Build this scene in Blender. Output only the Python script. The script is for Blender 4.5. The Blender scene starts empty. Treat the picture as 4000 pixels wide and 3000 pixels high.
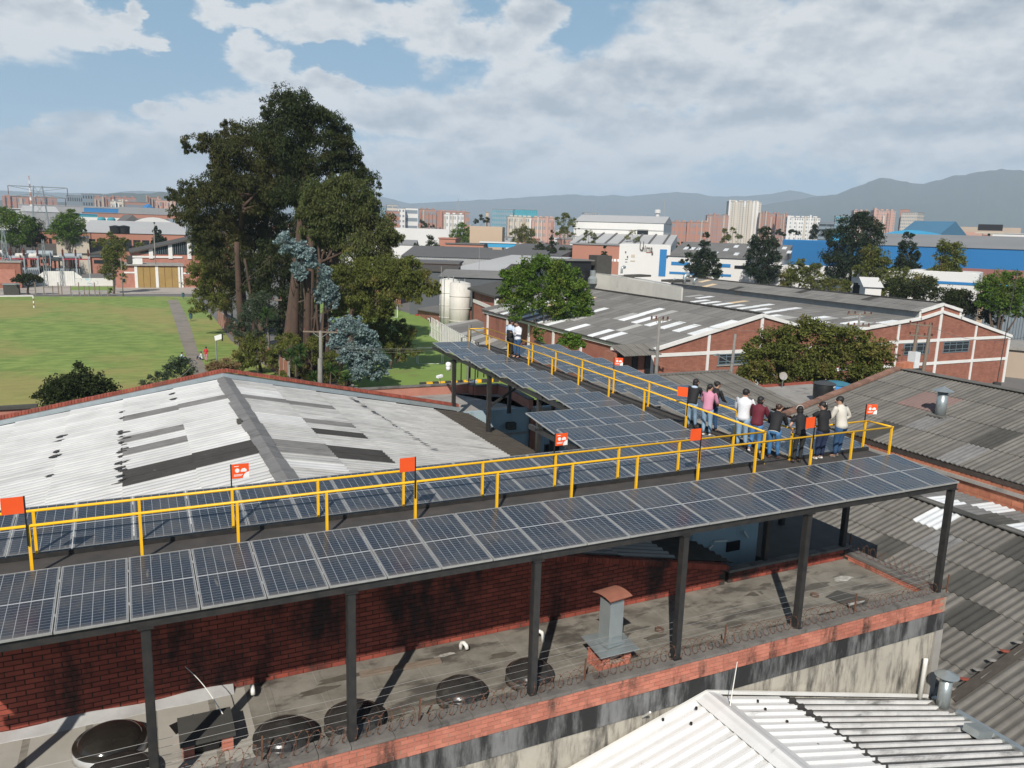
import bpy, math, random
import numpy as np
from mathutils import Vector, Matrix, Quaternion
rng = random.Random(7)
nrng = np.random.default_rng(11)
S = bpy.context.scene
C = S.collection
rad = math.radians

# ------------------------------------------------------------------ camera
FPX = 3081.6
YAW, PITCH, ROLL = 0.4541, 0.1910, 0.0305
CAM = Vector((1.292, -12.492, 5.993))
_fw = Vector((math.sin(YAW)*math.cos(PITCH), math.cos(YAW)*math.cos(PITCH), -math.sin(PITCH)))
_r0 = Vector((math.cos(YAW), -math.sin(YAW), 0)); _u0 = _r0.cross(_fw)
_r = _r0*math.cos(ROLL)+_u0*math.sin(ROLL); _u = -_r0*math.sin(ROLL)+_u0*math.cos(ROLL)
cd = bpy.data.cameras.new('camera'); cam = bpy.data.objects.new('camera', cd); C.objects.link(cam)
cd.sensor_width = 36; cd.lens = FPX/4000*36; cd.clip_start = 0.2; cd.clip_end = 60000
cam.matrix_world = Matrix(((_r.x,_u.x,-_fw.x,CAM.x),(_r.y,_u.y,-_fw.y,CAM.y),(_r.z,_u.z,-_fw.z,CAM.z),(0,0,0,1)))
S.camera = cam
# ------------------------------------------------------------------ sun
SUN_EL, SUN_AZ = rad(39.5), rad(36)      # light travels towards azimuth 36 deg from +Y to +X
ld = bpy.data.lights.new('sun', 'SUN'); sun = bpy.data.objects.new('sun', ld); C.objects.link(sun)
ld.energy = 5.0; ld.angle = rad(0.53); ld.color = (1.0, 0.94, 0.86)
_sd = Vector((math.sin(SUN_AZ)*math.cos(SUN_EL), math.cos(SUN_AZ)*math.cos(SUN_EL), -math.sin(SUN_EL)))
sun.rotation_euler = _sd.to_track_quat('-Z', 'Y').to_euler(); sun.location = (-30, -40, 60)
# ------------------------------------------------------------------ picture settings
S.view_settings.view_transform = 'Standard'; S.view_settings.look = 'None'
S.view_settings.exposure = 0.14; S.view_settings.gamma = 1; S.view_settings.use_curve_mapping = False
S.render.engine = 'CYCLES'
S.cycles.use_denoising = True
S.cycles.max_bounces = 5; S.cycles.diffuse_bounces = 3; S.cycles.glossy_bounces = 3
S.cycles.transmission_bounces = 4; S.cycles.transparent_max_bounces = 8; S.cycles.volume_bounces = 1
S.cycles.caustics_reflective = False; S.cycles.caustics_refractive = False
S.cycles.sample_clamp_indirect = 6

def ray(x, y):
    return _fw + _r*((x-2000)/FPX) - _u*((y-1500)/FPX)
GZ = -9.0
def G(x, y, z=GZ):                       # point of the level plane z seen at pixel x, y of the photograph
    d = ray(x, y); return CAM + d*((z-CAM.z)/d.z)
def AY(x, y, Y):
    d = ray(x, y); return CAM + d*((Y-CAM.y)/d.y)
def AX(x, y, X):
    d = ray(x, y); return CAM + d*((X-CAM.x)/d.x)
def AD(x, y, D):                         # point at horizontal distance D
    d = ray(x, y); return CAM + d*(D/math.hypot(d.x, d.y))

# ------------------------------------------------------------------ node helper
class NT:
    def __init__(s, tree): s.t = tree
    def n(s, typ, inp=None, **attr):
        nd = s.t.nodes.new(typ)
        for k, v in attr.items(): setattr(nd, k, v)
        for k, v in (inp or {}).items():
            if isinstance(v, bpy.types.NodeSocket): s.t.links.new(v, nd.inputs[k])
            else: nd.inputs[k].default_value = v
        return nd
    def m(s, op, a, b=0.0, c=0.0, clamp=False):
        nd = s.n('ShaderNodeMath', {0: a, 1: b, 2: c}, operation=op); nd.use_clamp = clamp; return nd.outputs[0]
    def vm(s, op, a, b=None):
        nd = s.n('ShaderNodeVectorMath', {0: a}, operation=op)
        if b is not None:
            if isinstance(b, bpy.types.NodeSocket): s.t.links.new(b, nd.inputs[1])
            else: nd.inputs[1].default_value = b
        return nd.outputs['Value'] if op in ('LENGTH', 'DOT_PRODUCT') else nd.outputs[0]
    def mix(s, fac, a, b, blend='MIX'):
        nd = s.n('ShaderNodeMix', data_type='RGBA', blend_type=blend)
        for i, v in ((0, fac), (6, a), (7, b)):
            if isinstance(v, bpy.types.NodeSocket): s.t.links.new(v, nd.inputs[i])
            else: nd.inputs[i].default_value = v if i == 0 else (tuple(v)+(1,))[:4]
        return nd.outputs[2]
    def noise(s, vec, scale, detail=4, rough=.55, out=0, dist=0):
        return s.n('ShaderNodeTexNoise', {'Vector': vec, 'Scale': scale, 'Detail': detail, 'Roughness': rough, 'Distortion': dist}).outputs[out]
    def step(s, v, lo, hi):
        return s.n('ShaderNodeMapRange', {0: v, 1: lo, 2: hi, 3: 0.0, 4: 1.0}, interpolation_type='SMOOTHSTEP').outputs[0]

# ------------------------------------------------------------------ world: sky with cumulus clouds
W_ = bpy.data.worlds.new('World'); S.world = W_; W_.use_nodes = True
wt = W_.node_tree; wt.nodes.clear(); w = NT(wt)
sky = w.n('ShaderNodeTexSky', sky_type='NISHITA'); sky.sun_disc = False
sky.sun_elevation = SUN_EL; sky.sun_rotation = math.pi + SUN_AZ
sky.altitude = 2500; sky.air_density = 1.0; sky.dust_density = 1.2; sky.ozone_density = 1.5
gen = w.n('ShaderNodeTexCoord').outputs['Generated']
sep = w.n('ShaderNodeSeparateXYZ', {0: gen})
az = w.m('ARCTAN2', sep.outputs[0], sep.outputs[1]); el = w.m('ARCSINE', sep.outputs[2])
comb = w.n('ShaderNodeCombineXYZ', {0: az, 1: el, 2: 0.0}).outputs[0]
# domain for the noise: stretched near the horizon, cloud layers lie flat there
nv = w.n('ShaderNodeCombineXYZ', {0: w.m('MULTIPLY', az, 1.0), 1: w.m('MULTIPLY', el, 1.9), 2: w.m('MULTIPLY', sep.outputs[1], 0.2)}).outputs[0]
warp = w.noise(nv, 9.0, 7, .6, 1)
off = w.vm('MULTIPLY', w.vm('SUBTRACT', warp, (0.5, 0.5, 0.5)), (0.11, 0.075, 0))
warp2 = w.noise(nv, 38.0, 6, .62, 1)
off = w.vm('ADD', off, w.vm('MULTIPLY', w.vm('SUBTRACT', warp2, (0.5, 0.5, 0.5)), (0.035, 0.028, 0)))
cp = w.vm('ADD', comb, off)
def skyp(px, py):
    d = ray(px, py).normalized(); return math.atan2(d.x, d.y), math.asin(d.z)
blobs = [  # pixel centre and half sizes of the cloud masses
 (-80,60,360,150),(150,70,230,110),(330,110,230,75),(250,30,120,70),(510,60,50,70),(520,140,110,50),(590,165,60,30),
 (1000,230,120,95),(950,150,60,60),(1110,250,95,75),(1060,310,150,60),(1180,320,60,50),
 (1050,50,280,65),(1250,110,230,60),(850,20,120,50),(1350,40,300,80),(1720,110,160,160),(1600,80,150,90),(1850,150,120,90),
 (100,530,120,60),(250,560,230,85),(480,560,330,110),(620,430,90,35),(800,480,240,95),(1000,440,200,85),(1180,430,150,80),(1350,400,180,75),(1560,450,330,120),(1270,320,90,50),(1330,340,60,40),
 (1900,470,380,170),(2050,230,180,170),(2120,120,120,110),(2250,380,330,170),(2450,330,150,150),(2100,40,140,70),(2800,90,360,170),(2650,280,330,190),
 (2950,380,420,210),(3300,200,520,260),(3700,250,480,330),(4050,300,450,420),(3500,560,620,170),(2500,560,520,150),(4500,300,500,600),
 (300,690,560,110),(1100,650,700,140),(2000,660,900,130),(-500,350,260,170),(-600,650,460,140)]
best = None
for bx, by, bw, bh in blobs:
    a0, e0 = skyp(bx, by); rx = bw/FPX*.98; ry = bh/FPX*.98
    v = w.vm('MULTIPLY', w.vm('SUBTRACT', cp, (a0, e0, 0)), (1/rx, 1/ry, 0))
    d = w.m('SUBTRACT', 1.0, w.vm('LENGTH', v))
    best = d if best is None else w.n('ShaderNodeMath', {0: best, 1: d, 2: 0.12}, operation='SMOOTH_MAX').outputs[0]
gn = w.noise(nv, 3.2, 8, .6)
elsewhere = w.m('MULTIPLY', w.step(w.vm('LENGTH', w.vm('SUBTRACT', comb, (YAW, 0.13, 0))), 0.72, 1.0), w.step(gn, .56, .66))
fine = w.noise(nv, 22.0, 7, .6)
dens = w.m('ADD', best, w.m('MULTIPLY', w.m('SUBTRACT', fine, 0.5), 0.8))
mask = w.m('MAXIMUM', w.step(dens, -0.02, 0.42), elsewhere)
# shading of the clouds themselves: bright tops, grey bases, soft mottling
n1 = w.noise(w.vm('ADD', nv, (0.0, 0.012, 0.0)), 6.5, 7, .58); n0 = w.noise(w.vm('ADD', nv, (0.004, -0.024, 0.0)), 6.5, 7, .58)
relief = w.m('MULTIPLY', w.m('SUBTRACT', n0, n1), 5.0)
lumi = w.m('ADD', w.m('ADD', 0.55, relief), w.m('MULTIPLY', w.m('SUBTRACT', w.noise(nv, 2.6, 5, .5), 0.5), 1.5))
edge = w.m('MULTIPLY', w.m('SUBTRACT', 1.0, w.step(dens, 0.2, 0.8)), 0.40)
lumi = w.m('ADD', lumi, edge, clamp=True)
ccol = w.mix(lumi, (4.7, 5.2, 5.7), (9.0, 9.0, 8.85))
# far clouds near the horizon sink into pale blue air
low = w.m('SUBTRACT', 1.0, w.step(el, -0.01, 0.13))
ccol = w.mix(w.m('MULTIPLY', low, 0.35), ccol, (6.6, 7.1, 7.5))
skyc = w.mix(1.0, sky.outputs[0], (1.0, 1.0, 1.0), 'MULTIPLY')
skyc = w.mix(w.m('SUBTRACT', 0.62, w.m('MULTIPLY', w.step(el, 0.22, 0.7), 0.60)), skyc, (2.5, 4.9, 6.6))
skyc = w.mix(w.m('MULTIPLY', low, 0.5), skyc, (5.2, 6.3, 7.2))
final = w.mix(w.m('MULTIPLY', mask, 0.93), skyc, ccol)
bg = w.n('ShaderNodeBackground', {'Color': final, 'Strength': 0.084})
wo = w.n('ShaderNodeOutputWorld', {'Surface': bg.outputs[0]})
W_.cycles.sampling_method = 'MANUAL'; W_.cycles.sample_map_resolution = 512

# ------------------------------------------------------------------ materials
def mat(name, c1, c2=None, scale=1.0, amt=.5, rough=.8, metal=0.0, bump=0.0, bscale=20.0, rnd=0.0, island=False,
        stretch=(1, 1, 1), c3=None, s3=.4, t3=(.55, .7), a3=.8, st3=(1, 1, 1), spec=.5, streak=None, detail=5, trans=0.0, groove=None):
    m = bpy.data.materials.new(name); m.use_nodes = True; t = NT(m.node_tree); m.node_tree.nodes.clear()
    pos = t.n('ShaderNodeNewGeometry'); P = pos.outputs['Position']
    col = None
    if c2 is not None:
        f = t.step(t.noise(t.vm('MULTIPLY', P, stretch), scale, detail, .6), .5-amt*.5, .5+amt*.5)
        col = t.mix(f, c1, c2)
    if c3 is not None:
        f = t.m('MULTIPLY', t.step(t.noise(t.vm('MULTIPLY', P, st3), s3, 6, .65), t3[0], t3[1]), a3)
        col = t.mix(f, col if col is not None else c1, c3)
    if streak is not None:                    # vertical dirt runs: colour, scale, threshold, amount
        sc, ss, th, sa = streak
        f = t.m('MULTIPLY', t.step(t.m('ADD', t.m('MULTIPLY', t.noise(t.vm('MULTIPLY', P, (1, 1, .12)), ss, 5, .65), .6), t.m('MULTIPLY', t.noise(t.vm('MULTIPLY', P, (1, 1, .22)), ss*3.7, 5, .7), .4)), th-.02, th+.16), sa)
        col = t.mix(f, col if col is not None else c1, sc)
    if groove is not None:                    # dirt plus painted-in shade in the valleys of a corrugated sheet: pitch, amount, colour
        ox = t.n('ShaderNodeSeparateXYZ', {0: t.n('ShaderNodeTexCoord').outputs['Object']}).outputs[0]
        cs = t.m('COSINE', t.m('MULTIPLY', t.m('SUBTRACT', ox, groove[3] if len(groove) > 3 else 0.0), 2*math.pi/groove[0]))
        g_ = t.m('MULTIPLY', t.step(t.m('MULTIPLY', cs, -1.0), -.1, .95), t.m('MULTIPLY', groove[1], t.m('ADD', .55, t.m('MULTIPLY', t.noise(t.vm('MULTIPLY', P, (.4, 1, 1)), 2.0, 4), .9))))
        g_ = t.m('MINIMUM', g_, 1.0)
        col = t.mix(g_, col if col is not None else c1, groove[2])
    if rnd:
        r = t.n('ShaderNodeObjectInfo').outputs['Random']
        if island: r = t.m('FRACT', t.m('ADD', r, pos.outputs['Random Per Island']))
        fac = t.m('ADD', 1-rnd, t.m('MULTIPLY', r, 2*rnd))
        cc = t.n('ShaderNodeCombineXYZ', {0: fac, 1: fac, 2: fac}).outputs[0]
        col = t.mix(1.0, col if col is not None else c1, cc, 'MULTIPLY')
    b = t.n('ShaderNodeBsdfPrincipled', {'Roughness': rough, 'Metallic': metal, 'Specular IOR Level': spec})
    if col is not None: m.node_tree.links.new(col, b.inputs['Base Color'])
    else: b.inputs['Base Color'].default_value = tuple(c1)+(1,)
    if bump:
        bn = t.n('ShaderNodeBump', {'Strength': 1.0, 'Distance': bump, 'Height': t.noise(P, bscale, 5, .6)})
        m.node_tree.links.new(bn.outputs[0], b.inputs['Normal'])
    out = b.outputs[0]
    if trans:
        tr = t.n('ShaderNodeBsdfTranslucent')
        if col is not None: m.node_tree.links.new(col, tr.inputs[0])
        else: tr.inputs[0].default_value = tuple(c1)+(1,)
        ms = t.n('ShaderNodeMixShader', {0: trans, 1: out, 2: tr.outputs[0]}); out = ms.outputs[0]
    t.n('ShaderNodeOutputMaterial', {'Surface': out})
    return m

M = {}
M['steel'] = mat('dark_steel', (.018,.019,.020), (.038,.035,.032), 6, .5, .45, bump=.001, c3=(.10,.065,.045), s3=3, t3=(.62,.75), a3=.5, st3=(1,1,.25))
M['deck'] = mat('deck_sheet', (.045,.041,.037), (.075,.066,.058), 2.5, .6, .8, bump=.002, c3=(.13,.10,.08), s3=1.2, t3=(.58,.72), a3=.35)
M['yellow'] = mat('yellow_paint', (.90,.50,.012), (.86,.45,.01), 3, .7, .42, c3=(.45,.2,.05), s3=9, t3=(.7,.78), a3=.35)
M['alu'] = mat('aluminium', (.50,.50,.48), (.38,.37,.34), 5, .6, .42, metal=.35)
M['orange'] = mat('orange_sign', (.86,.10,.015), (.80,.09,.015), 4, .5, .5)
M['black'] = mat('black_plastic', (.012,.012,.013), rough=.45)
M['white'] = mat('white_print', (.82,.82,.8), rough=.6)
M['mortar'] = mat('mortar', (.035,.022,.018), (.06,.045,.035), 8, .7, .95, bump=.003)
M['brick_dark'] = mat('red_brick', (.33,.072,.042), (.22,.042,.027), 2.0, .7, .85, bump=.003, bscale=60, rnd=.25, island=True, c3=(.02,.014,.012), s3=.75, t3=(.47,.64), a3=.92, st3=(1,1,.4))  # red brick darkened, canopy shade worked into its colour
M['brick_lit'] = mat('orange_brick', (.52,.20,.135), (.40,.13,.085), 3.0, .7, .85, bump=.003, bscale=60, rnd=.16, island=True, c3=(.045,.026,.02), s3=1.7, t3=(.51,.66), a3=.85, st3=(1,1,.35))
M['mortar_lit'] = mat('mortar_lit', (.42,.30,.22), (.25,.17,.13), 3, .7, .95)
M['brick_far'] = mat('far_brick', (.36,.15,.10), (.26,.10,.065), 1.6, .7, .9, rnd=.12, island=True, c3=(.10,.05,.04), s3=.35, t3=(.5,.75), a3=.5, st3=(1,1,.4))
M['mortar_far'] = mat('mortar_far', (.24,.14,.10), rough=.95)
M['hollow'] = mat('hollow_brick', (.50,.20,.11), (.36,.12,.07), 3.5, .7, .9, bump=.004, rnd=.2, island=True, c3=(.40,.36,.30), s3=1.4, t3=(.6,.72), a3=.6)
M['capbrick'] = mat('coping_brick', (.34,.085,.05), (.24,.055,.035), 4, .7, .85, bump=.004, rnd=.2, island=True, c3=(.10,.06,.045), s3=1.5, t3=(.55,.7), a3=.6)
M['concrete'] = mat('concrete', (.36,.34,.31), (.25,.235,.21), 1.2, .7, .9, bump=.003, c3=(.06,.055,.05), s3=.8, t3=(.55,.72), a3=.55)
M['slab'] = mat('roof_membrane', (.27,.25,.21), (.14,.128,.105), 1.6, .6, .8, bump=.006, bscale=9, c3=(.05,.043,.036), s3=1.5, t3=(.49,.64), a3=.8, st3=(.5,1.2,1), detail=8)
M['slab_silver'] = mat('aluminised_membrane', (.60,.60,.59), (.40,.40,.38), 1.5, .7, .35, metal=.3, bump=.006, bscale=8)
M['coping'] = mat('coping', (.20,.185,.165), (.11,.10,.09), 2.2, .7, .95, bump=.006, bscale=14, c3=(.035,.03,.027), s3=1.8, t3=(.5,.66), a3=.6)
M['plaster'] = mat('stained_plaster', (.50,.46,.38), (.36,.33,.275), 1.0, .7, .9, bump=.004, bscale=9, streak=((.045,.040,.034), 1.5, .47, .92), c3=(.07,.065,.06), s3=.7, t3=(.54,.70), a3=.7)
M['band'] = mat('concrete_band', (.24,.24,.235), (.14,.14,.14), 1.1, .8, .9, bump=.005, bscale=9, streak=((.012,.012,.012), 1.2, .42, .96), c3=(.40,.40,.39), s3=.9, t3=(.58,.70), a3=.6)
M['wroof'] = mat('white_painted_roof', (.66,.66,.64), (.47,.47,.455), .9, .8, .6, rnd=.05, c3=(.24,.235,.225), s3=1.6, t3=(.56,.76), a3=.55, st3=(.16,1.6,1), detail=7, groove=(.78*1.03/3, .72, (.17,.165,.155)))
M['wroof_r'] = mat('weathered_white_roof', (.56,.555,.53), (.37,.365,.345), 1.3, .8, .7, rnd=.06, c3=(.20,.19,.18), s3=2.6, t3=(.50,.72), a3=.55, st3=(.16,1.8,1), detail=7, groove=(.78*1.03/3, .85, (.13,.125,.118)))
M['rgrey'] = mat('bare_grey_sheet', (.22,.215,.205), (.15,.145,.14), 2, .7, .8, rnd=.08, c3=(.08,.075,.07), s3=3, t3=(.5,.7), a3=.6, st3=(.2,1.5,1))
M['rblack'] = mat('moss_black_sheet', (.055,.052,.048), (.035,.033,.03), 2, .7, .85, c3=(.20,.19,.18), s3=5, t3=(.62,.72), a3=.4)
M['dirtyroof'] = mat('dirty_brown_sheet', (.085,.072,.058), (.05,.043,.035), 2.4, .7, .9, c3=(.28,.25,.21), s3=5, t3=(.66,.74), a3=.5)
M['fc'] = mat('fibre_cement', (.200,.188,.165), (.125,.117,.102), 1.6, .8, .9, bump=.004, bscale=25, rnd=.12, c3=(.09,.085,.075), s3=1.1, t3=(.55,.78), a3=.55, st3=(.4,1.4,1), detail=8, groove=(1.045*1.03/4, .6, (.06,.056,.05)))
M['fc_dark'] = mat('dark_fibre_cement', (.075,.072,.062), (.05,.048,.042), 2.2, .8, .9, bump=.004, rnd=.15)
M['fc_red'] = mat('reddish_sheet', (.24,.16,.14), (.19,.13,.115), 2.2, .8, .9, rnd=.1)
M['fc_far'] = mat('far_fibre_cement', (.195,.190,.178), (.140,.136,.128), .35, .8, .9, rnd=.14, c3=(.09,.088,.083), s3=.25, t3=(.5,.75), a3=.5)
M['sky_w'] = mat('translucent_white_sheet', (.78,.80,.80), (.62,.64,.64), 1.2, .7, .4, rnd=.08)
M['sky_d'] = mat('dull_skylight_sheet', (.42,.42,.40), (.33,.33,.31), 1.2, .7, .5, rnd=.12)
M['sky_o'] = mat('yellowed_skylight_sheet', (.66,.52,.34), (.55,.42,.26), 1.2, .7, .5)
M['trim'] = mat('white_trim', (.78,.77,.73), (.66,.65,.61), 1.2, .7, .7, streak=((.40,.37,.32), 2.0, .6, .5))
M['glass_dark'] = mat('dark_glass', (.02,.025,.028), rough=.08, spec=.7)
M['glass_blue'] = mat('blue_glass', (.06,.13,.17), (.03,.08,.11), .15, .6, .12, spec=.8)
M['glass_teal'] = mat('teal_glass', (.05,.30,.36), (.03,.20,.27), .1, .7, .15, spec=.8)
M['bluish_white'] = mat('shade_tinted_white', (.36,.46,.50), (.30,.39,.43), 1.2, .7, .85, streak=((.17,.22,.24), 2.6, .52, .5))  # white walls with the blue of their shade mixed into the colour
M['salmon'] = mat('salmon_paint', (.47,.21,.155), (.36,.15,.105), 1.5, .7, .8, c3=(.12,.09,.08), s3=.9, t3=(.58,.72), a3=.6)
M['galv'] = mat('galvanised', (.42,.46,.46), (.33,.37,.37), 3, .7, .35, metal=.55, c3=(.32,.25,.17), s3=2.5, t3=(.66,.75), a3=.4)
M['rust'] = mat('rust', (.17,.075,.04), (.10,.045,.028), 6, .7, .9)
M['rustcap'] = mat('rusted_cap', (.34,.14,.09), (.27,.10,.065), 4, .7, .75, c3=(.45,.3,.22), s3=6, t3=(.66,.75), a3=.4)
M['wire'] = mat('galvanised_wire', (.34,.33,.31), rough=.5, metal=.4)
M['dome'] = mat('smoked_acrylic', (.022,.021,.020), (.045,.042,.038), 2, .7, .26, spec=.5, c3=(.10,.095,.085), s3=2.5, t3=(.48,.75), a3=.5)
M['dome_clean'] = mat('clean_smoked_acrylic', (.016,.014,.012), (.03,.027,.022), 2, .7, .12, spec=.5)
M['domerim'] = mat('dome_rim', (.05,.047,.043), (.10,.09,.08), 4, .7, .6)
M['pvc'] = mat('white_pvc', (.72,.70,.64), rough=.5)
M['wood'] = mat('weathered_wood', (.24,.19,.145), (.15,.115,.085), 4, .7, .9, stretch=(1, 6, 6))
M['polegrey'] = mat('concrete_pole', (.24,.23,.21), (.17,.16,.145), 3, .7, .9)
M['bark_red'] = mat('red_bark', (.105,.058,.038), (.045,.035,.028), 2.2, .8, .95, bump=.02, bscale=8, stretch=(1, 1, .2))
M['bark'] = mat('brown_bark', (.13,.095,.07), (.07,.052,.04), 2.5, .8, .95, bump=.02, bscale=8, stretch=(1, 1, .2))
def leafm(name, a, b, c=None, trans=.30, rnd=.45):
    return mat(name, a, b, .5, .8, .55, rnd=rnd, island=True, c3=c, s3=.35, t3=(.5,.65), a3=.6, trans=trans, spec=.12)
M['leaf_euc'] = leafm('eucalyptus_leaves', (.075,.082,.026), (.050,.058,.020), (.105,.085,.032))
M['leaf_euc_y'] = leafm('bright_eucalyptus_leaves', (.105,.125,.040), (.070,.088,.028), (.15,.14,.055))
M['leaf_dark'] = leafm('dark_leaves', (.046,.060,.020), (.030,.044,.015), (.066,.066,.024))
M['leaf_silver'] = leafm('silver_leaves', (.26,.34,.34), (.19,.27,.27), (.14,.19,.16))
M['leaf_grey'] = leafm('grey_green_leaves', (.075,.10,.06), (.055,.08,.045), (.10,.12,.08))
M['leaf_green'] = leafm('fresh_green_leaves', (.110,.19,.026), (.075,.135,.020), (.17,.19,.04))
M['leaf_olive'] = leafm('olive_leaves', (.145,.160,.036), (.095,.115,.028), (.22,.17,.055))
M['leaf_con'] = leafm('conifer_needles', (.026,.042,.022), (.018,.030,.016), (.042,.052,.022), trans=.1)
M['leaf_yucca'] = leafm('yucca_leaves', (.07,.13,.035), (.05,.10,.03))
M['leaf_dry'] = leafm('dry_leaves', (.28,.19,.10), (.18,.12,.06))

# ------------------------------------------------------------------ object helpers
WL = {}                                   # world location of every placed object
def top(o, label, cat, group=None, kind=None):
    if label: o['label'] = label
    if cat: o['category'] = cat
    if group: o['group'] = group
    if kind: o['kind'] = kind
    return o
def thing(name, label, cat, loc, group=None):
    o = bpy.data.objects.new(name, None); C.objects.link(o); o.location = loc; o.empty_display_size = .2
    WL[o] = Vector(loc); return top(o, label, cat, group)
class MB:
    def __init__(s): s.v = []; s.f = []; s.m = []
    def face(s, pts, m=0):
        i = len(s.v); s.v.extend([tuple(p) for p in pts]); s.f.append(tuple(range(i, i+len(pts)))); s.m.append(m); return s
    def hexa(s, p, m=0):                  # 8 points: bottom ring then top ring
        i = len(s.v); s.v.extend([tuple(q) for q in p])
        for f in ((0,3,2,1),(4,5,6,7),(0,1,5,4),(1,2,6,5),(2,3,7,6),(3,0,4,7)):
            s.f.append(tuple(i+k for k in f)); s.m.append(m)
        return s
    def box(s, x0, x1, y0, y1, z0, z1, m=0):
        return s.hexa([(x0,y0,z0),(x1,y0,z0),(x1,y1,z0),(x0,y1,z0),(x0,y0,z1),(x1,y0,z1),(x1,y1,z1),(x0,y1,z1)], m)
    def obox(s, c, a, b, h, m=0):         # centre, half vectors
        c, a, b, h = map(Vector, (c, a, b, h))
        return s.hexa([c-a-b-h, c+a-b-h, c+a+b-h, c-a+b-h, c-a-b+h, c+a-b+h, c+a+b+h, c-a+b+h], m)
    def bar(s, p, q, wd, ht, up=(0, 0, 1), m=0):
        p, q = Vector(p), Vector(q); d = (q-p).normalized(); up = Vector(up)
        if abs(d.dot(up)) > .98: up = Vector((0, 1, 0))
        sd = d.cross(up).normalized(); u2 = sd.cross(d)
        return s.obox((p+q)/2, sd*wd/2, (q-p)/2, u2*ht/2, m)
    def tube(s, pts, r, n=8, m=0, closed=False):
        pts = [Vector(p) for p in pts]; rs = r if isinstance(r, (list, tuple)) else [r]*len(pts)
        base = len(s.v); prev = None; k = len(pts)
        for i, p in enumerate(pts):
            d = (pts[(i+1) % k]-pts[i-1]) if closed else (pts[min(i+1, k-1)]-pts[max(i-1, 0)])
            d.normalize()
            if prev is None: a = d.cross(Vector((0, 0, 1)) if abs(d.z) < .9 else Vector((1, 0, 0))).normalized()
            else:
                a = prev - d*prev.dot(d)
                a = a.normalized() if a.length > 1e-6 else d.cross(Vector((0, 0, 1))).normalized()
            prev = a; b = d.cross(a)
            for j in range(n):
                t = 2*math.pi*j/n; s.v.append(tuple(p+(a*math.cos(t)+b*math.sin(t))*rs[i]))
        for i in range(k if closed else k-1):
            i2 = (i+1) % k
            for j in range(n):
                s.f.append((base+i*n+j, base+i*n+(j+1) % n, base+i2*n+(j+1) % n, base+i2*n+j)); s.m.append(m)
        if not closed:
            s.f.append(tuple(base+j for j in reversed(range(n)))); s.m.append(m)
            s.f.append(tuple(base+(k-1)*n+j for j in range(n))); s.m.append(m)
        return s
    def lathe(s, c, prof, n=16, m=0, sc=(1, 1)):
        c = Vector(c); base = len(s.v)
        for r, z in prof:
            for j in range(n):
                t = 2*math.pi*j/n; s.v.append((c.x+r*math.cos(t)*sc[0], c.y+r*math.sin(t)*sc[1], c.z+z))
        for i in range(len(prof)-1):
            for j in range(n):
                s.f.append((base+i*n+j, base+i*n+(j+1) % n, base+(i+1)*n+(j+1) % n, base+(i+1)*n+j)); s.m.append(m)
        s.f.append(tuple(base+(len(prof)-1)*n+j for j in range(n))); s.m.append(m)
        s.f.append(tuple(base+j for j in reversed(range(n)))); s.m.append(m)
        return s
    def prism(s, poly, dirv, m=0):        # planar polygon extruded along dirv
        dv = Vector(dirv); n = len(poly); i = len(s.v)
        s.v.extend([tuple(p) for p in poly]); s.v.extend([tuple(Vector(p)+dv) for p in poly])
        s.f.append(tuple(i+k for k in reversed(range(n)))); s.m.append(m)
        s.f.append(tuple(i+n+k for k in range(n))); s.m.append(m)
        for k in range(n):
            s.f.append((i+k, i+(k+1) % n, i+n+(k+1) % n, i+n+k)); s.m.append(m)
        return s
    def mesh(s, name, mats, off=None, smooth=False, angle=None):
        me = bpy.data.meshes.new(name); v = s.v
        if off is not None: v = [(a-off[0], b-off[1], c-off[2]) for a, b, c in v]
        me.from_pydata(v, [], s.f)
        if not isinstance(mats, (list, tuple)): mats = [mats]
        for m_ in mats: me.materials.append(M[m_] if isinstance(m_, str) else m_)
        if len(mats) > 1: me.polygons.foreach_set('material_index', s.m)
        if smooth: me.polygons.foreach_set('use_smooth', [True]*len(s.f))
        me.update(); return me
    def build(s, name, mats, parent=None, loc=None, smooth=False, **kw):
        if parent is not None: off = WL[parent]; loc = (0, 0, 0)
        else:
            if loc is None: loc = s.v[0] if s.v else (0, 0, 0)
            off = Vector(loc)
        o = bpy.data.objects.new(name, s.mesh(name, mats, off, smooth)); C.objects.link(o)
        o.location = loc; o.parent = parent; WL[o] = Vector(off)
        top(o, kw.get('label'), kw.get('cat'), kw.get('group'), kw.get('kind')); return o
def inst(name, me, mw, parent=None, **kw):   # an object sharing a mesh, world matrix mw
    o = bpy.data.objects.new(name, me); C.objects.link(o)
    if parent is not None:
        o.parent = parent; mw = mw.copy(); mw.translation = mw.translation - WL[parent]
    o.matrix_local = mw
    WL[o] = (WL[parent] if parent is not None else Vector((0,0,0))) + mw.translation
    top(o, kw.get('label'), kw.get('cat'), kw.get('group'), kw.get('kind')); return o
def frame(o, x, y, z):                    # matrix from origin and three axes
    return Matrix(((x[0],y[0],z[0],o[0]),(x[1],y[1],z[1],o[1]),(x[2],y[2],z[2],o[2]),(0,0,0,1)))
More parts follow.
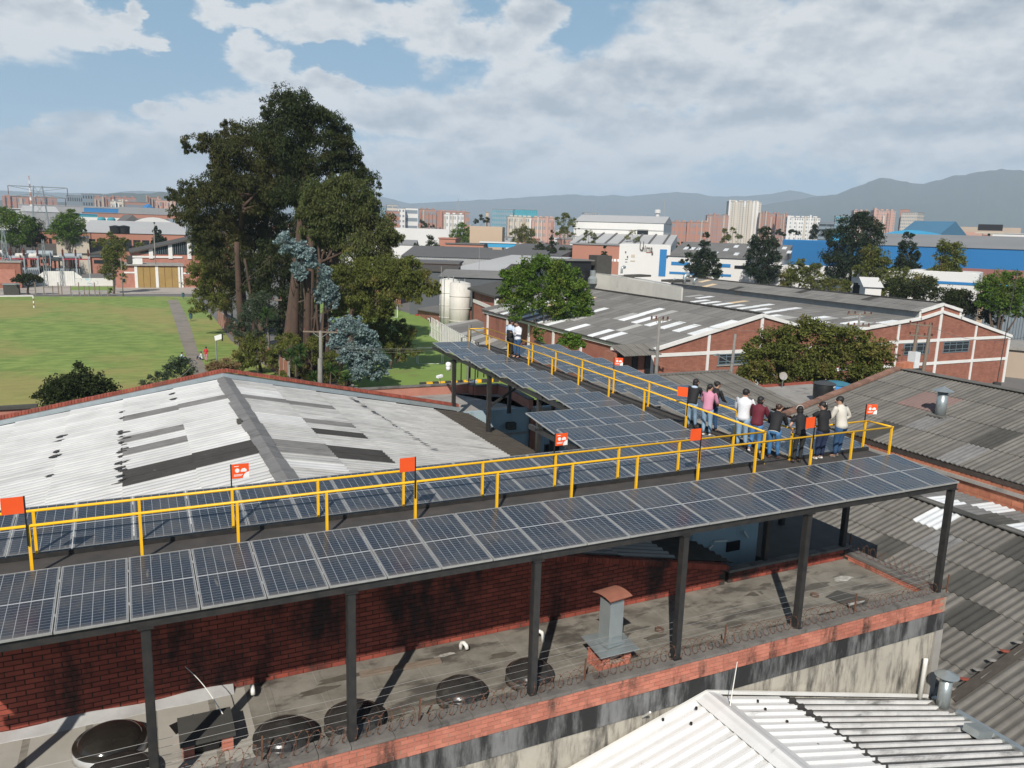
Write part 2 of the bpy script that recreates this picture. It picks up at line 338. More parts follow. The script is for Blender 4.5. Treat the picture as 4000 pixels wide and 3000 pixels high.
# ------------------------------------------------------------------ generic builders
def brick_field(parent, O, U, N, L, Hf, bw=.24, bh=.075, gap=.012, mb='brick_dark', mm='mortar', back=.18, nmax=300, dep=.035, focus=None, skip=None):
    """running bond of separate bricks on a recessed mortar wall; the nmax bricks nearest the focus are single objects"""
    O, U, N = Vector(O), Vector(U), Vector(N); Z = Vector((0, 0, 1))
    k = max(2, int(L/1.0)); poly = [O, O+U*L] + [O+U*(L*i/k)+Z*Hf(L*i/k) for i in range(k, -1, -1)]
    MB().prism([p-N*.004 for p in poly], -N*back).build('wall_core', mm, parent)
    mbk = MB(); mbk.box(-(bw-gap)/2, (bw-gap)/2, -dep, .010, -(bh-gap)/2, (bh-gap)/2)
    me = mbk.mesh('brick', mb); spots = []
    row = 0; z = bh/2
    while z < max(Hf(L*i/20) for i in range(21)):
        s = bw/2 + (bw/2 if row % 2 else 0) - bw/2
        while s < L:
            if s > bw*.45 and s < L-bw*.45 and z+bh*.5 <= Hf(s)+.002 and not (skip and skip(s, z)): spots.append((s, z))
            s += bw
        z += bh; row += 1
    f = Vector(focus) if focus is not None else O+U*L/2
    spots.sort(key=lambda q: (O+U*q[0]+Z*q[1]-f).length)
    rest = MB()
    for i, (s_, z_) in enumerate(spots):
        p = O+U*(s_+rng.uniform(-.003, .003))+Z*z_+N*rng.uniform(-.003, .003)
        if i < nmax: inst('brick', me, frame(p, U, -N if U.cross(-N).z > 0 else N, Z) if False else frame(p, U, N, Z), parent)
        else: rest.obox(p-N*.0125, U*(bw-gap)/2, N*(dep+.010)/2, Z*(bh-gap)/2)
    if rest.v: rest.build('brickwork', mb, parent, kind='stuff')

_sheet = {}
def sheet_mesh(su, sv, rip, amp, mt, segs=4, prof='sin'):
    key = (round(su, 3), round(sv, 3), rip, amp, mt, prof)
    if key in _sheet: return _sheet[key]
    b = MB(); wv, lv = su*1.03, sv*1.05
    xs = []
    if prof == 'sin':
        n = rip*segs
        xs = [(wv*i/n, amp*math.cos(2*math.pi*i/segs)) for i in range(n+1)]
    else:                                 # trapezoid ribs
        for i in range(rip):
            x0 = wv*i/rip; q = wv/rip
            xs += [(x0, -amp), (x0+q*.62, -amp), (x0+q*.70, amp), (x0+q*.92, amp)]
        xs.append((wv, -amp))
    for x, z in xs: b.v.append((x, 0, z+.004)); b.v.append((x, lv, z+.036))
    for x, z in xs: b.v.append((x, lv, z+.004))
    for x, z in xs: b.v.append((x, lv+.0004, z+.036))
    k = len(xs)
    for i in range(k-1):
        b.f.append((2*i, 2*i+2, 2*i+3, 2*i+1)); b.m.append(0)
        b.f.append((3*k+i, 3*k+i+1, 2*k+i+1, 2*k+i)); b.m.append(0)
    me = b.mesh('roof_sheet', mt, smooth=(prof == 'sin')); _sheet[key] = me; return me
def sheet_roof(parent, P0, U, V, nu, nv, su, sv, pick, rip=5, amp=.026, nmax=300, prof='sin', name='roof_sheet', flat=.0):
    """sheets in courses: U along the ridge, V down the slope, P0 the upper corner"""
    P0, U, V = Vector(P0), Vector(U).normalized(), Vector(V).normalized()
    N = U.cross(V)
    if N.z < 0: U2 = -U; P0 = P0+U*nu*su; N = -N
    else: U2 = U
    cells = [(i, j) for j in range(nv-1, -1, -1) for i in range(nu)]
    cells.sort(key=lambda c_: (P0+U2*(c_[0]+.5)*su+V*(c_[1]+.5)*sv-CAM).length)
    rest = {}
    for k, (i, j) in enumerate(cells):
        ii = i if U2 is U else nu-1-i
        mt = pick(ii, j)
        if mt is None: continue
        me = sheet_mesh(su, sv, rip, amp, mt, prof=prof)
        o = P0+U2*i*su+V*j*sv+N*rng.uniform(0, .006)
        a = rng.uniform(-.004, .004)
        u2 = (U2+V*a).normalized()
        mw = frame(o, u2, V, N)
        if k < nmax: inst(name, me, mw, parent)
        else:
            b = rest.setdefault(mt, MB()); base = len(b.v)
            b.v.extend([tuple(mw @ v.co) for v in me.vertices])
            for p in me.polygons: b.f.append(tuple(base+q for q in p.vertices)); b.m.append(0)
    for mt, b in rest.items(): b.build('sheeting', mt, parent, kind='stuff', smooth=(prof == 'sin'))

def leaves(name, lobes, n, size, mt, parent, droop=.5, twig=26, spread=.9, fill=.25, asp=.32, seed=0, kind=None, bot=.45, sub=0, core=.66):
    """crown of separate leaf-sized faces gathered in twigs spread over the lobes (cx, cy, cz, rx, ry, rz)"""
    r = np.random.default_rng(seed+5)
    L = np.array(lobes, float)
    if sub > 0:                           # break every lobe into smaller puffs round its own surface
        out = []
        for l in L:
            out.append([l[0], l[1], l[2], l[3]*core, l[4]*core, l[5]*core])
            for _ in range(sub):
                d = r.normal(size=3); d /= np.linalg.norm(d); d[2] = max(d[2], -.6); k = r.uniform(.26, .50); q = r.uniform(.62, 1.0)
                out.append([l[0]+d[0]*l[3]*q, l[1]+d[1]*l[4]*q, l[2]+d[2]*l[5]*q, l[3]*k, l[4]*k, l[5]*k*.9])
        L = np.array(out)
    wgt = (L[:, 3]*L[:, 4]*L[:, 5])**(2/3); wgt /= wgt.sum()
    nt = max(6, n//twig); li = r.choice(len(L), nt, p=wgt)
    d = r.normal(size=(nt, 3)); d /= np.linalg.norm(d, axis=1)[:, None]
    d[:, 2] = np.where(d[:, 2] < -bot, -d[:, 2]*.6, d[:, 2]); d /= np.linalg.norm(d, axis=1)[:, None]
    rr = np.where(r.random(nt) < fill, r.random(nt)**.5*.75, .80+.2*(r.random(nt)-.5))
    tc = L[li, :3] + d*rr[:, None]*L[li, 3:]
    tr = np.minimum(size*r.uniform(1.6, 3.6, nt)*spread, .62*L[li, 3])
    ti = r.integers(0, nt, n)
    u = r.normal(size=(n, 3)); u /= np.linalg.norm(u, axis=1)[:, None]; u[:, 2] = np.where(u[:, 2] < 0, u[:, 2]*.8, u[:, 2])
    p = tc[ti] + u*(r.random(n)**.42)[:, None]*tr[ti][:, None]*np.array([1, 1, .85])
    # leaf axis: outwards and hanging
    ax = d[ti]*.55 + r.normal(size=(n, 3))*.55; ax[:, 2] -= droop*1.1
    ax /= np.linalg.norm(ax, axis=1)[:, None]
    sd = np.cross(ax, r.normal(size=(n, 3))); sd /= np.linalg.norm(sd, axis=1)[:, None]
    ln = size*r.uniform(.6, 1.35, n)[:, None]; wd = ln*asp
    a = p-ax*ln*.5; b_ = p+sd*wd*.5; c = p+ax*ln*.5; e = p-sd*wd*.5
    V = np.stack([a, b_, c, e], 1).reshape(-1, 3) - np.array(WL[parent])
    me = bpy.data.meshes.new(name); me.vertices.add(4*n); me.vertices.foreach_set('co', V.ravel())
    me.loops.add(4*n); me.loops.foreach_set('vertex_index', np.arange(4*n, dtype=np.int32))
    me.polygons.add(n); me.polygons.foreach_set('loop_start', np.arange(0, 4*n, 4, dtype=np.int32))
    me.update(calc_edges=True); me.materials.append(M[mt])
    o = bpy.data.objects.new(name, me); C.objects.link(o); o.parent = parent; WL[o] = Vector(WL[parent])
    if kind: o['kind'] = kind
    return o
def px_lobes(lst, D, flat=.9, jit=.0):
    out = []
    for q in lst:
        x, y, rp = q[:3]; dd = D+(q[3] if len(q) > 3 else 0); p = AD(x, y, dd); r_ = rp/FPX*dd*1.02
        out.append((p.x, p.y, p.z, r_, r_, r_*flat))
    return out
def limb(mb, a, b, r0, r1, n=7, bend=.06, seg=5):
    a, b = Vector(a), Vector(b); L_ = (b-a).length; o1 = Vector((rng.uniform(-1, 1), rng.uniform(-1, 1), 0))*L_*bend
    pts = [a.lerp(b, i/seg)+o1*math.sin(math.pi*i/seg) for i in range(seg+1)]
    return mb.tube(pts, [r0+(r1-r0)*i/seg for i in range(seg+1)], n)
def tree(name, label, cat, lobes, base, tr, leaf, n, size, bark='bark', group=None, droop=.4, fork=None, fill=.25, twig=26, asp=.32, seed=0, spread=.9, trunks=None):
    base = Vector(base); t = thing(name, label, cat, base, group)
    cen = Vector((sum(l[0] for l in lobes), sum(l[1] for l in lobes), sum(l[2] for l in lobes)))/len(lobes)
    b = MB(); f = fork if fork is not None else .35
    fk = base.lerp(cen, f) if (cen-base).length > .1 else base+Vector((0, 0, 1))
    limb(b, base-Vector((0, 0, .2)), fk, tr, tr*.75, 9)
    b.build('trunk', bark, t, smooth=True)
    for l in sorted(lobes, key=lambda q: -q[3])[:7]:
        bb = MB(); limb(bb, fk-Vector((0, 0, tr)), Vector(l[:3])-Vector((0, 0, l[5]*.2)), tr*.5, tr*.12, 6, .1); bb.build('branch', bark, t, smooth=True)
    leaves('crown', lobes, n, size, leaf, t, droop, 34, 1.0, .12, asp*1.2, seed, bot=.8, sub=7, core=.9)
    return t

# ------------------------------------------------------------------ setting: ground, field, roads, hills, haze
def sheet(name, pts, z, m, kind='structure', thick=.0, sub=None):
    b = MB(); P = [(p[0], p[1], z) for p in pts]; b.face(P)
    o = b.build(name, m, None, kind=kind); return o
def gmat(name, c1, c2, c3, s1, s2, rough=.95, stretch=(1, 1, 1)):
    return mat(name, c1, c2, s1, .7, rough, c3=c3, s3=s2, t3=(.47, .68), a3=.8, stretch=stretch, detail=8)
M['urban'] = gmat('urban_ground', (.13,.125,.12), (.17,.165,.155), (.06,.075,.035), .02, .006)
M['grass'] = mat('mown_grass', (.12,.195,.034), (.235,.305,.070), .8, .35, .95, c3=(.31,.245,.085), s3=.035, t3=(.45,.60), a3=.7, detail=12, stretch=(.6, 1.0, 1), st3=(1, .8, 1), bump=.04, bscale=2)
M['lawn'] = mat('lawn_grass', (.14,.23,.04), (.20,.29,.06), .5, .8, .95, c3=(.19,.17,.06), s3=.2, t3=(.58,.7), a3=.5, detail=8)
M['path'] = gmat('gravel_path', (.20,.175,.145), (.26,.23,.19), (.15,.14,.11), .8, .3)
M['street'] = gmat('concrete_street', (.34,.30,.26), (.42,.38,.33), (.22,.20,.17), .25, .12)
M['asphalt'] = gmat('dark_asphalt', (.035,.035,.038), (.05,.05,.052), (.07,.068,.065), .6, .2)
bg_ = MB(); R0 = 16000
bg_.face([(-R0,-2000,GZ),(R0,-2000,GZ),(R0,R0,GZ),(-R0,R0,GZ)]); bg_.build('ground', 'urban', None, kind='structure', loc=(0,0,GZ))
def lift(pts, z): return [(p[0], p[1], z) for p in pts]
fa, fb = G(-900,1158), G(650,1160)
sheet('football_field', [G(-900,2100),(-60,40),fa][1:] + [fb, G(735,1250), G(905,1480), G(1000,1600), (4,40)] if False else [(-70,38), (9,38), G(790,1440), G(738,1300), G(668,1172), G(650,1158), (-70, G(0,1152).y)], GZ+.02, 'grass')
sheet('path_verge', [(5,38),(22,38), G(1130,1500), G(900,1330), G(850,1258), G(760,1160), G(640,1158), G(668,1172), G(738,1300), G(790,1440)], GZ+.024, 'grass')
pth = [(x0, x1, y) for x0, x1, y in ((655,695,1172),(668,718,1215),(688,742,1270),(702,757,1320),(720,772,1370),(735,790,1410),(752,812,1450),(790,860,1520))]
bb = MB()
for (a0, a1, ya), (b0, b1, yb) in zip(pth, pth[1:]):
    bb.face(lift([G(a0,ya), G(b0,yb), G(b1,yb), G(a1,ya)], GZ+.03))
bb.build('footpath', 'path', None, kind='structure', loc=lift([G(700,1300)], GZ+.03)[0])
yA, yB = G(300,1151).y, G(300,1118).y
sheet('street', [(-90,yA),(24,yA),(24,yB+3),(-90,yB+3)], GZ+.034, 'street')
sheet('roadside_grass', [G(280,1120)+Vector((0,0,0)), G(445,1120), G(445,1134), G(275,1134)], GZ+.045, 'lawn')
sheet('east_lawn', [(17.5,40),(62,40),(62,78),(47,112),(45,150),(33,150),(29,100),(20,68)], GZ+.02, 'lawn')
sheet('alley', [(14.4,40),(20,40),(20,66),(26,100),(33,150),(29,150),(22,104),(14.2,66)], GZ+.028, 'asphalt')
b = MB(); b.bar((20.1,45,GZ+.06),(20.1,66,GZ+.06),.15,.14); b.bar((20.1,66,GZ+.06),(26.1,100,GZ+.06),.15,.14); b.build('kerb', 'concrete', None, kind='structure')

def ridge(name, prof, D, back, mt, seed, foot=.75, zfoot=GZ-4):
    """hill range whose crest passes the given directions at distance D"""
    r = random.Random(seed); xs = [p[0] for p in prof]; n = 260; b = MB(); rows = 15
    from mathutils import noise as mn
    for i in range(n+1):
        x = xs[0]+(xs[-1]-xs[0])*i/n
        y = np.interp(x, xs, [p[1] for p in prof]); c = AD(x, y, D)
        dirv = Vector((c.x-CAM.x, c.y-CAM.y, 0)).normalized(); hz = c.z-zfoot
        hz *= 1+.018*mn.fractal(Vector((x*.02, seed, 0)), .9, 2.0, 5)
        for j in range(rows+1):
            t = j/rows
            if t <= .8:
                s_ = t/.8; d_ = D*(foot+(1-foot)*s_); prf = s_**1.25
            else:
                s_ = (t-.8)/.2; d_ = D+back*s_; prf = 1-s_*.9
            nn = mn.fractal(Vector((c.x*.0012+dirv.x*d_*.0006, c.y*.0012+d_*.0008, seed)), .8, 2.1, 6)
            amp = .16*math.sin(math.pi*min(t/.8, 1)) if t < .8 else 0
            p = Vector((CAM.x, CAM.y, 0))+dirv*d_
            b.v.append((p.x, p.y, zfoot+hz*max(0, prf+amp*nn)))
    for i in range(n):
        for j in range(rows):
            a = i*(rows+1)+j; b.f.append((a, a+rows+1, a+rows+2, a+1)); b.m.append(0)
    return b.build(name, mt, None, kind='structure', loc=tuple(AD(prof[0][0], 950, D)), smooth=True)
M['hill'] = mat('wooded_hillside', (.030,.045,.022), (.05,.06,.03), .004, .6, 1, c3=(.22,.19,.15), s3=.0018, t3=(.64,.70), a3=.6, detail=9)
ridge('far_hills', [(-400,745),(-60,742),(200,752),(420,756),(520,744),(650,750),(900,762),(1200,752),(1430,757),(1520,775),(1600,795),(1800,785),(1950,777),(2060,770),(2130,765),(2250,759),(2340,767),(2390,760),(2450,768),(2560,757),(2640,749),(2720,756),(2790,767),(2900,767),(3000,759),(3086,743),(3199,765),(3271,762),(3400,775),(3700,800)], 7600, 900, 'hill', 3, .78)
ridge('mountain', [(2500,935),(2700,880),(2850,826),(3000,797),(3120,778),(3200,768),(3271,757),(3339,732),(3407,705),(3445,694),(3480,700),(3542,711),(3609,719),(3650,706),(3718,690),(3808,674),(3908,661),(4000,668),(4200,650),(4500,690)], 5600, 1500, 'hill', 8, .72)
ridge('city_edge_hill', [(-500,800),(-200,775),(0,782),(250,790),(380,762),(470,752),(560,757),(640,750),(760,770),(900,800),(1100,830)], 3300, 500, 'hill', 12, .85)
# the air: one closed box of thin haze round everything
hz = MB(); hz.box(-9800, 13000, -900, 10400, GZ-6, 640)
ho = hz.build('haze', [], None, kind='stuff', loc=(0,0,0)); mh = bpy.data.materials.new('haze_air'); mh.use_nodes = True
th = NT(mh.node_tree); mh.node_tree.nodes.clear()
pv = th.n('ShaderNodeVolumePrincipled', {'Color': (.71,.85,1.0,1), 'Density': 1.55e-4, 'Anisotropy': 0.0})
th.n('ShaderNodeOutputMaterial', {'Volume': pv.outputs[0]}); ho.data.materials.clear(); ho.data.materials.append(mh)
mh.volume_intersection_method = 'FAST' if hasattr(mh, 'volume_intersection_method') else None
# ------------------------------------------------------------------ the solar canopy
PW, PL, PG = 1.0, 2.0, 1.0163; TILT = rad(6.1)
def cell_material():
    m = bpy.data.materials.new('solar_cells'); m.use_nodes = True; m.node_tree.nodes.clear(); t = NT(m.node_tree)
    tc = t.n('ShaderNodeTexCoord'); o = tc.outputs['Object']; s = t.n('ShaderNodeSeparateXYZ', {0: o})
    P = t.n('ShaderNodeNewGeometry').outputs['Position']
    def lines(v, period, wd):             # 1 on a line
        f = t.m('FRACT', t.m('ADD', t.m('DIVIDE', v, period), 100.0))
        e = t.m('MINIMUM', f, t.m('SUBTRACT', 1.0, f)); return t.m('LESS_THAN', e, wd/period/2)
    colw = .94/6; rowh = .951/12
    lx = lines(t.m('SUBTRACT', s.outputs[0], .03), colw, .010)
    yy = t.m('SUBTRACT', t.m('ABSOLUTE', t.m('SUBTRACT', s.outputs[1], 1.0)), .012)
    ly = lines(yy, rowh, .006)
    mid = t.m('LESS_THAN', t.m('ABSOLUTE', t.m('SUBTRACT', s.outputs[1], 1.0)), .012)
    bus = lines(t.m('SUBTRACT', s.outputs[0], .03+colw/8), colw/4, .0032)
    rnd = t.n('ShaderNodeObjectInfo').outputs['Random']
    base = t.mix(t.noise(P, 1.1, 3), (.010,.019,.031), (.014,.028,.050))
    # each half cell a little different
    cx = t.m('FLOOR', t.m('DIVIDE', s.outputs[0], colw)); cy = t.m('FLOOR', t.m('DIVIDE', s.outputs[1], rowh))
    wn = t.n('ShaderNodeTexWhiteNoise', {'Vector': t.n('ShaderNodeCombineXYZ', {0: cx, 1: cy, 2: t.m('MULTIPLY', rnd, 50.0)}).outputs[0]}).outputs[0]
    base = t.mix(t.m('MULTIPLY', wn, .35), base, (.018,.028,.050))
    warm = t.m('MULTIPLY', t.step(t.noise(P, 1.7, 4), .52, .72), .45)  # brownish patches painted in as reflections on the glass
    base = t.mix(warm, base, (.032,.026,.022))
    col = t.mix(t.m('MULTIPLY', bus, .0), base, (.34,.37,.40))
    col = t.mix(t.m('MULTIPLY', ly, .80), col, (.30,.33,.345))
    col = t.mix(t.m('MULTIPLY', lx, .62), col, (.46,.49,.50))
    col = t.mix(mid, col, (.50,.52,.53))
    dust = t.m('ADD', t.m('MULTIPLY', t.step(t.noise(P, .9, 8, .65), .38, .75), .30), .07)
    edge = t.m('MULTIPLY', t.step(t.m('SUBTRACT', .16, s.outputs[1]), 0.0, .16), .45)
    col = t.mix(t.m('ADD', dust, edge), col, (.20,.18,.155))
    drip = t.m('MULTIPLY', t.step(t.noise(t.vm('MULTIPLY', P, (1, .12, 1)), 9, 4), .66, .74), .35)
    col = t.mix(drip, col, (.30,.27,.22))
    b = t.n('ShaderNodeBsdfPrincipled', {'Base Color': col, 'Roughness': t.m('ADD', .17, t.m('MULTIPLY', dust, .7)), 'IOR': 1.5, 'Specular IOR Level': .5})
    t.n('ShaderNodeOutputMaterial', {'Surface': b.outputs[0]}); return m
M['cells'] = cell_material()
pb = MB(); fw_ = .018                     # frame with a raised rim and closed back, local: x 0..1, y 0..2 upwards
pb.box(0, PW, 0, fw_, -.035, 0); pb.box(0, PW, PL-fw_, PL, -.035, 0)
pb.box(0, fw_, fw_, PL-fw_, -.035, 0); pb.box(PW-fw_, PW, fw_, PL-fw_, -.035, 0)
pb.box(fw_, PW-fw_, fw_, PL-fw_, -.030, -.026)
ME_PANEL = pb.mesh('solar_panel', 'alu')
gb = MB(); gb.box(fw_+.0005, PW-fw_-.0005, fw_+.0005, PL-fw_-.0005, -.012, -.004); ME_GLASS = gb.mesh('cell_glass', 'cells')
canopy = thing('solar_canopy', 'long dark steel canopy carrying rows of dark blue solar panels above the roofs', 'solar canopy', (0, .1, -.2))
BR = -.035                                # the northern wing leaves at this angle
bz = Vector((math.sin(-BR), math.cos(BR), 0)); bx = Vector((bz.y, -bz.x, 0)); B0 = Vector((16.40, 3.0, 0))
def BP(x, y, z=0):                        # point of the wing: x from its west rail, y along it
    return B0+bx*x+bz*y+Vector((0, 0, z))
def panel(o, x=Vector((1, 0, 0)), yh=Vector((0, 1, 0)), tilt=TILT):
    v = yh*math.cos(tilt)+Vector((0, 0, math.sin(tilt))); tj = rng.uniform(-.002, .002)
    p = inst('solar_panel', ME_PANEL, frame(Vector(o)+Vector((0, 0, tj)), x, v, x.cross(v)), canopy)
    g = bpy.data.objects.new('cell_glass', ME_GLASS); C.objects.link(g); g.parent = p
panels_ = []
for i in range(-3, 20): panel((i*PG+.008+(rng.uniform(-.004, .004) if i > 3 else 0), 0, 0))
for i in range(-4, 16): panel((.11+i*PG, 2.96, .15))
wy = []                                   # echelon west of the wing: rows of panels, tilted alike
YR = [5.06, 7.22, 9.45, 11.68, 13.92, 16.15, 18.35, 20.6, 22.85]
for k, y in enumerate(YR):
    off = (y-3)*math.sin(-BR)
    x1 = 16.33+off-.02
    for j in range(4 if k < 2 else 2): panel((x1-(j+1)*PG, y, .15))
XE = 1.02
YE = [2.96, 5.12, 7.35, 9.6, 11.85, 14.1, 16.3, 18.55, 20.8]
for k, y in enumerate(YE):
    off = (y-3)*math.sin(-BR)
    for j in range(3): panel((16.42+XE+off+j*PG, y, .15))
# steel: main beams, purlins, edge channels
def steel(name, mb): return mb.build(name, 'steel', canopy)
for y, z in ((.12, -.13), (1.9, .02)):
    steel('beam', MB().bar((-3.2, y, z), (20.34, y, z), .09, .16))
for y in (2.1,): steel('beam', MB().bar((-4.2, y, -.04), (20.4, y, -.04), .06, .15))
steel('edge_channel', MB().bar((-4.2, 2.93, .055), (16.42, 2.93, .055), .05, .17))
steel('beam', MB().bar((-4.2, 4.7, .18), (16.3, 4.7, .18), .09, .14))
steel('beam', MB().bar((12.3, 7.1, .06), (12.3, 5.0, .06), .08, .14))
steel('end_beam', MB().bar((20.36, .1, -.12), (20.36, 3.1, -.02), .07, .17))
steel('edge_channel', MB().bar((17.42, 2.93, .055), (20.4, 2.93, .055), .05, .17))
steel('edge_channel', MB().bar((20.42, 2.93, .055), (21.4, 26, .055), .05, .12))
for xo, y1 in ((-2.0, 22.3), (-.06, 23.2), (1.04, 22.3), (3.9, 22.0)):
    steel('edge_channel', MB().bar(BP(xo, .1, .02), BP(xo, y1, .02), .07, .17))
for y in [4.0+2.235*i for i in range(9)]:
    steel('purlin', MB().bar(BP(-2.1, y-1.4, .08), BP(0, y-1.4, .08), .05, .08))
    steel('purlin', MB().bar(BP(1.0, y-1.4, .08), BP(4.1, y-1.4, .08), .05, .08))
for y in (5.6, 8.2):
    steel('purlin', MB().bar((12.2, y, .07), (16.3, y, .07), .05, .08))
steel('beam', MB().bar((12.5, 5.2, -.05), (12.5, 9.1, -.05), .09, .15))
# walkway decks
MB().box(-4.2, 20.34, 2.14, 2.9, .03, .05).build('walkway_deck', 'deck', canopy)
MB().hexa([BP(0, -.03, .028), BP(1.02, -.03, .028), BP(1.02, 22.6, .028), BP(0, 22.6, .028), BP(0, -.03, .054), BP(1.02, -.03, .054), BP(1.02, 22.6, .054), BP(0, 22.6, .054)]).build('walkway_deck', 'deck', canopy)
for xo in (.30, .72): steel('deck_rib', MB().bar(BP(xo, .2, .066), BP(xo, 22.5, .066), .03, .024))
# posts
def post(x, y, z0, z1, w_=.145):
    b = MB().box(x-w_/2, x+w_/2, y-w_/2, y+w_/2, z0, z1); b.box(x-w_*.42, x+w_*.42, y-w_/2-.006, y-w_/2, z0+.02, z1-.04)
    b.box(x-w_*.8, x+w_*.8, y-w_*.8, y+w_*.8, z1-.02, z1-.002); b.box(x-w_*.75, x+w_*.75, y-w_*.75, y+w_*.75, z0-.0, z0+.014)
    return steel('post', b)
for x in (-2.1, 1.23, 4.46, 8.1, 11.65, 15.2, 20.22): post(x, .13, -3.1, -.20)
post(20.0, 3.1, -3.05, -.05); post(17.05, 3.2, -3.3, -.05)
wp = [(15.12, 22.2, -2.48), (14.95, 17.7, -2.62), (14.85, 12.9, -2.9), (14.7, 8.6, -4.4), (12.6, 6.6, -4.4), (18.2, 22.4, -3.0), (18.0, 17.5, -5), (21.3, 22.4, -5), (21.1, 14, -5), (21.0, 6.5, -4.4)]
for x, y, z in wp: post(x, y, z, -.06, .16)
steel('brace', MB().bar((14.95, 17.7, -1.45), BP(.3, 14.75, -.12), .09, .09))
for y in (2.55+i*2.235 for i in range(8)):
    for dx in (-1.96,):
        MB().obox(BP(dx, y+.7, .12), bx*.05, bz*.06, (0, 0, .02)).build('clamp', 'alu', canopy)
for i in range(-3, 21):
    if i < 6:
        for y in (.45, 1.5): MB().box(i*PG-.012, i*PG+.012, y, y+.06, y*.107-.025, y*.107+.004).build('clamp', 'alu', canopy)
# ------------------------------------------------------------------ yellow railings
def railing(pts, posts, label, z0=.05, h=.93, group='yellow railings along the walkways'):
    pts = [Vector(p) for p in pts]; t = thing('safety_railing', label, 'railing', (pts[0].x, pts[0].y, z0), group)
    for a, b_ in zip(pts, pts[1:]):
        e = (b_-a).normalized()*.025
        MB().tube([a-e+Vector((0, 0, h)), b_+e+Vector((0, 0, h))], .026, 10).build('top_rail', 'yellow', t, smooth=True)
    for p in posts:
        b = MB().box(p[0]-.024, p[0]+.024, p[1]-.024, p[1]+.024, z0-.06, h-.01)
        b.box(p[0]-.05, p[0]+.05, p[1]-.05, p[1]+.05, z0-.002, z0+.01); b.build('post', 'yellow', t)
XP = [-2.1, -.44, 1.24, 2.87, 4.52, 6.33, 8.17, 10.02, 11.77, 13.58]
railing([(-4.2, 2.17, 0), (20.36, 2.17, 0)], [(x, 2.17) for x in XP+[15.39, 17.32, 18.81, 20.33]], 'front yellow pipe railing between the walkway and the front row of panels')
railing([(-4.2, 2.955, 0), (16.42, 2.955, 0)], [(x, 2.955) for x in XP+[15.33, 16.40]], 'yellow pipe railing along the far edge of the front walkway')
wl = [BP(.02, y) for y in (3.45, 5.8, 8.1, 10.4, 12.7, 15.0, 17.3, 19.6, 22.4)]
railing([BP(.02, 0), BP(.02, 22.4)], [(p.x, p.y) for p in wl], 'west railing of the far walkway, running back from the orange corner sign')
wr = [BP(1.0, y) for y in (0, 2.3, 4.6, 7.0, 9.4, 11.9, 14.3, 16.7, 19.2, 22.4)]
railing([BP(1.0, 0), BP(1.0, 22.4), BP(.02, 22.4)], [(p.x, p.y) for p in wr], 'east railing of the far walkway, closed round its far end')
railing([BP(1.0, 0), (20.3, 2.965, 0), (20.36, 2.17, 0)], [(20.22, 2.965), (17.42, 2.965)], 'short yellow railing behind the man in the cream sweater')
# ------------------------------------------------------------------ orange signs on black poles
def text_obj(name, s_, size, mt, parent, loc, rx, rz, ext=.0008, off=(0, 0)):
    cu = bpy.data.curves.new(name, 'FONT'); cu.body = s_; cu.size = size; cu.extrude = ext; cu.align_x = 'LEFT'
    cu.materials.append(M[mt]); o = bpy.data.objects.new(name, cu); C.objects.link(o)
    o.parent = parent; o.location = Vector(loc)-WL[parent]; o.rotation_euler = (rx, 0, rz); return o
def sign(x, y, label, ang=0, front=False, side=1, zt=1.47, cat='sign'):
    """plate 0.33 x 0.30 m on a short black pole clamped to a railing post; front: printed side towards the camera"""
    t = thing('orange_sign', label, cat, (x, y, .55), 'orange signs on black poles along the railings')
    MB().box(x-.012, x+.012, y-.012, y+.012, .60, zt).build('pole', 'black', t)
    U = Vector((math.cos(ang), math.sin(ang), 0))*side; N = Vector((math.sin(ang), -math.cos(ang), 0))
    wd, ht = .32, .29; o = Vector((x, y, zt-ht))+U*.012+N*.006
    MB().prism([o, o+U*wd, o+U*wd+Vector((0, 0, ht)), o+Vector((0, 0, ht))], N*.006).build('plate', 'orange', t)
    if front:
        f = o+N*.0075; Z = Vector((0, 0, 1)); uu = U if side > 0 else -U; f0 = f if side > 0 else f+U*wd
        def P(a, b): return f0+uu*a*wd+Z*b*ht
        k = 10; cor = [P(1, 0)]+[P(1-.36*math.cos(i*math.pi/2/k), .42*math.sin(i*math.pi/2/k)) for i in range(k+1)]
        MB().prism(cor, N*.001).build('corner_print', 'white', t)
        circ = MB()
        circ.prism([P(.32+.13*math.cos(i*math.pi/8), .55+.15*math.sin(i*math.pi/8)) for i in range(16)], N*.001)
        circ.prism([P(.52, .44), P(.86, .44), P(.86, .60), P(.74, .69), P(.60, .66), P(.52, .56)], N*.001)
        circ.prism([P(.12, .16), P(.56, .16), P(.56, .20), P(.12, .20)], N*.001); circ.prism([P(.12, .24), P(.64, .24), P(.64, .28), P(.12, .28)], N*.001)
        circ.prism([P(.14, .82), P(.42, .82), P(.42, .86), P(.14, .86)], N*.001)
        circ.build('pictogram', 'white', t)
sign(-.46, 2.13, 'plain orange sign at the left end of the front railing', side=-1)
sign(6.31, 2.13, 'plain orange sign on the middle of the front railing, before the white roof', side=-1)
sign(13.56, 2.13, 'plain orange sign on the front railing below the woman in pink', side=-1)
sign(17.30, 2.13, 'plain orange sign in front of the woman with the ponytail', side=-1)
p = BP(.0, 3.45); sign(p.x, p.y-.04, 'plain orange sign on the corner post beside the black hooded jacket', side=-1, ang=-.9)
sign(2.87, 2.99, 'printed orange sign with two white figures against the white corrugated roof', front=True, zt=1.42)
sign(10.0, 2.99, 'printed orange sign beside the dark opening between the panel rows', front=True, zt=1.42)
p = BP(1.0, 9.4); sign(p.x, p.y+.04, 'small printed orange sign on the far railing before the brick warehouse', front=True, zt=1.42, ang=-.7)
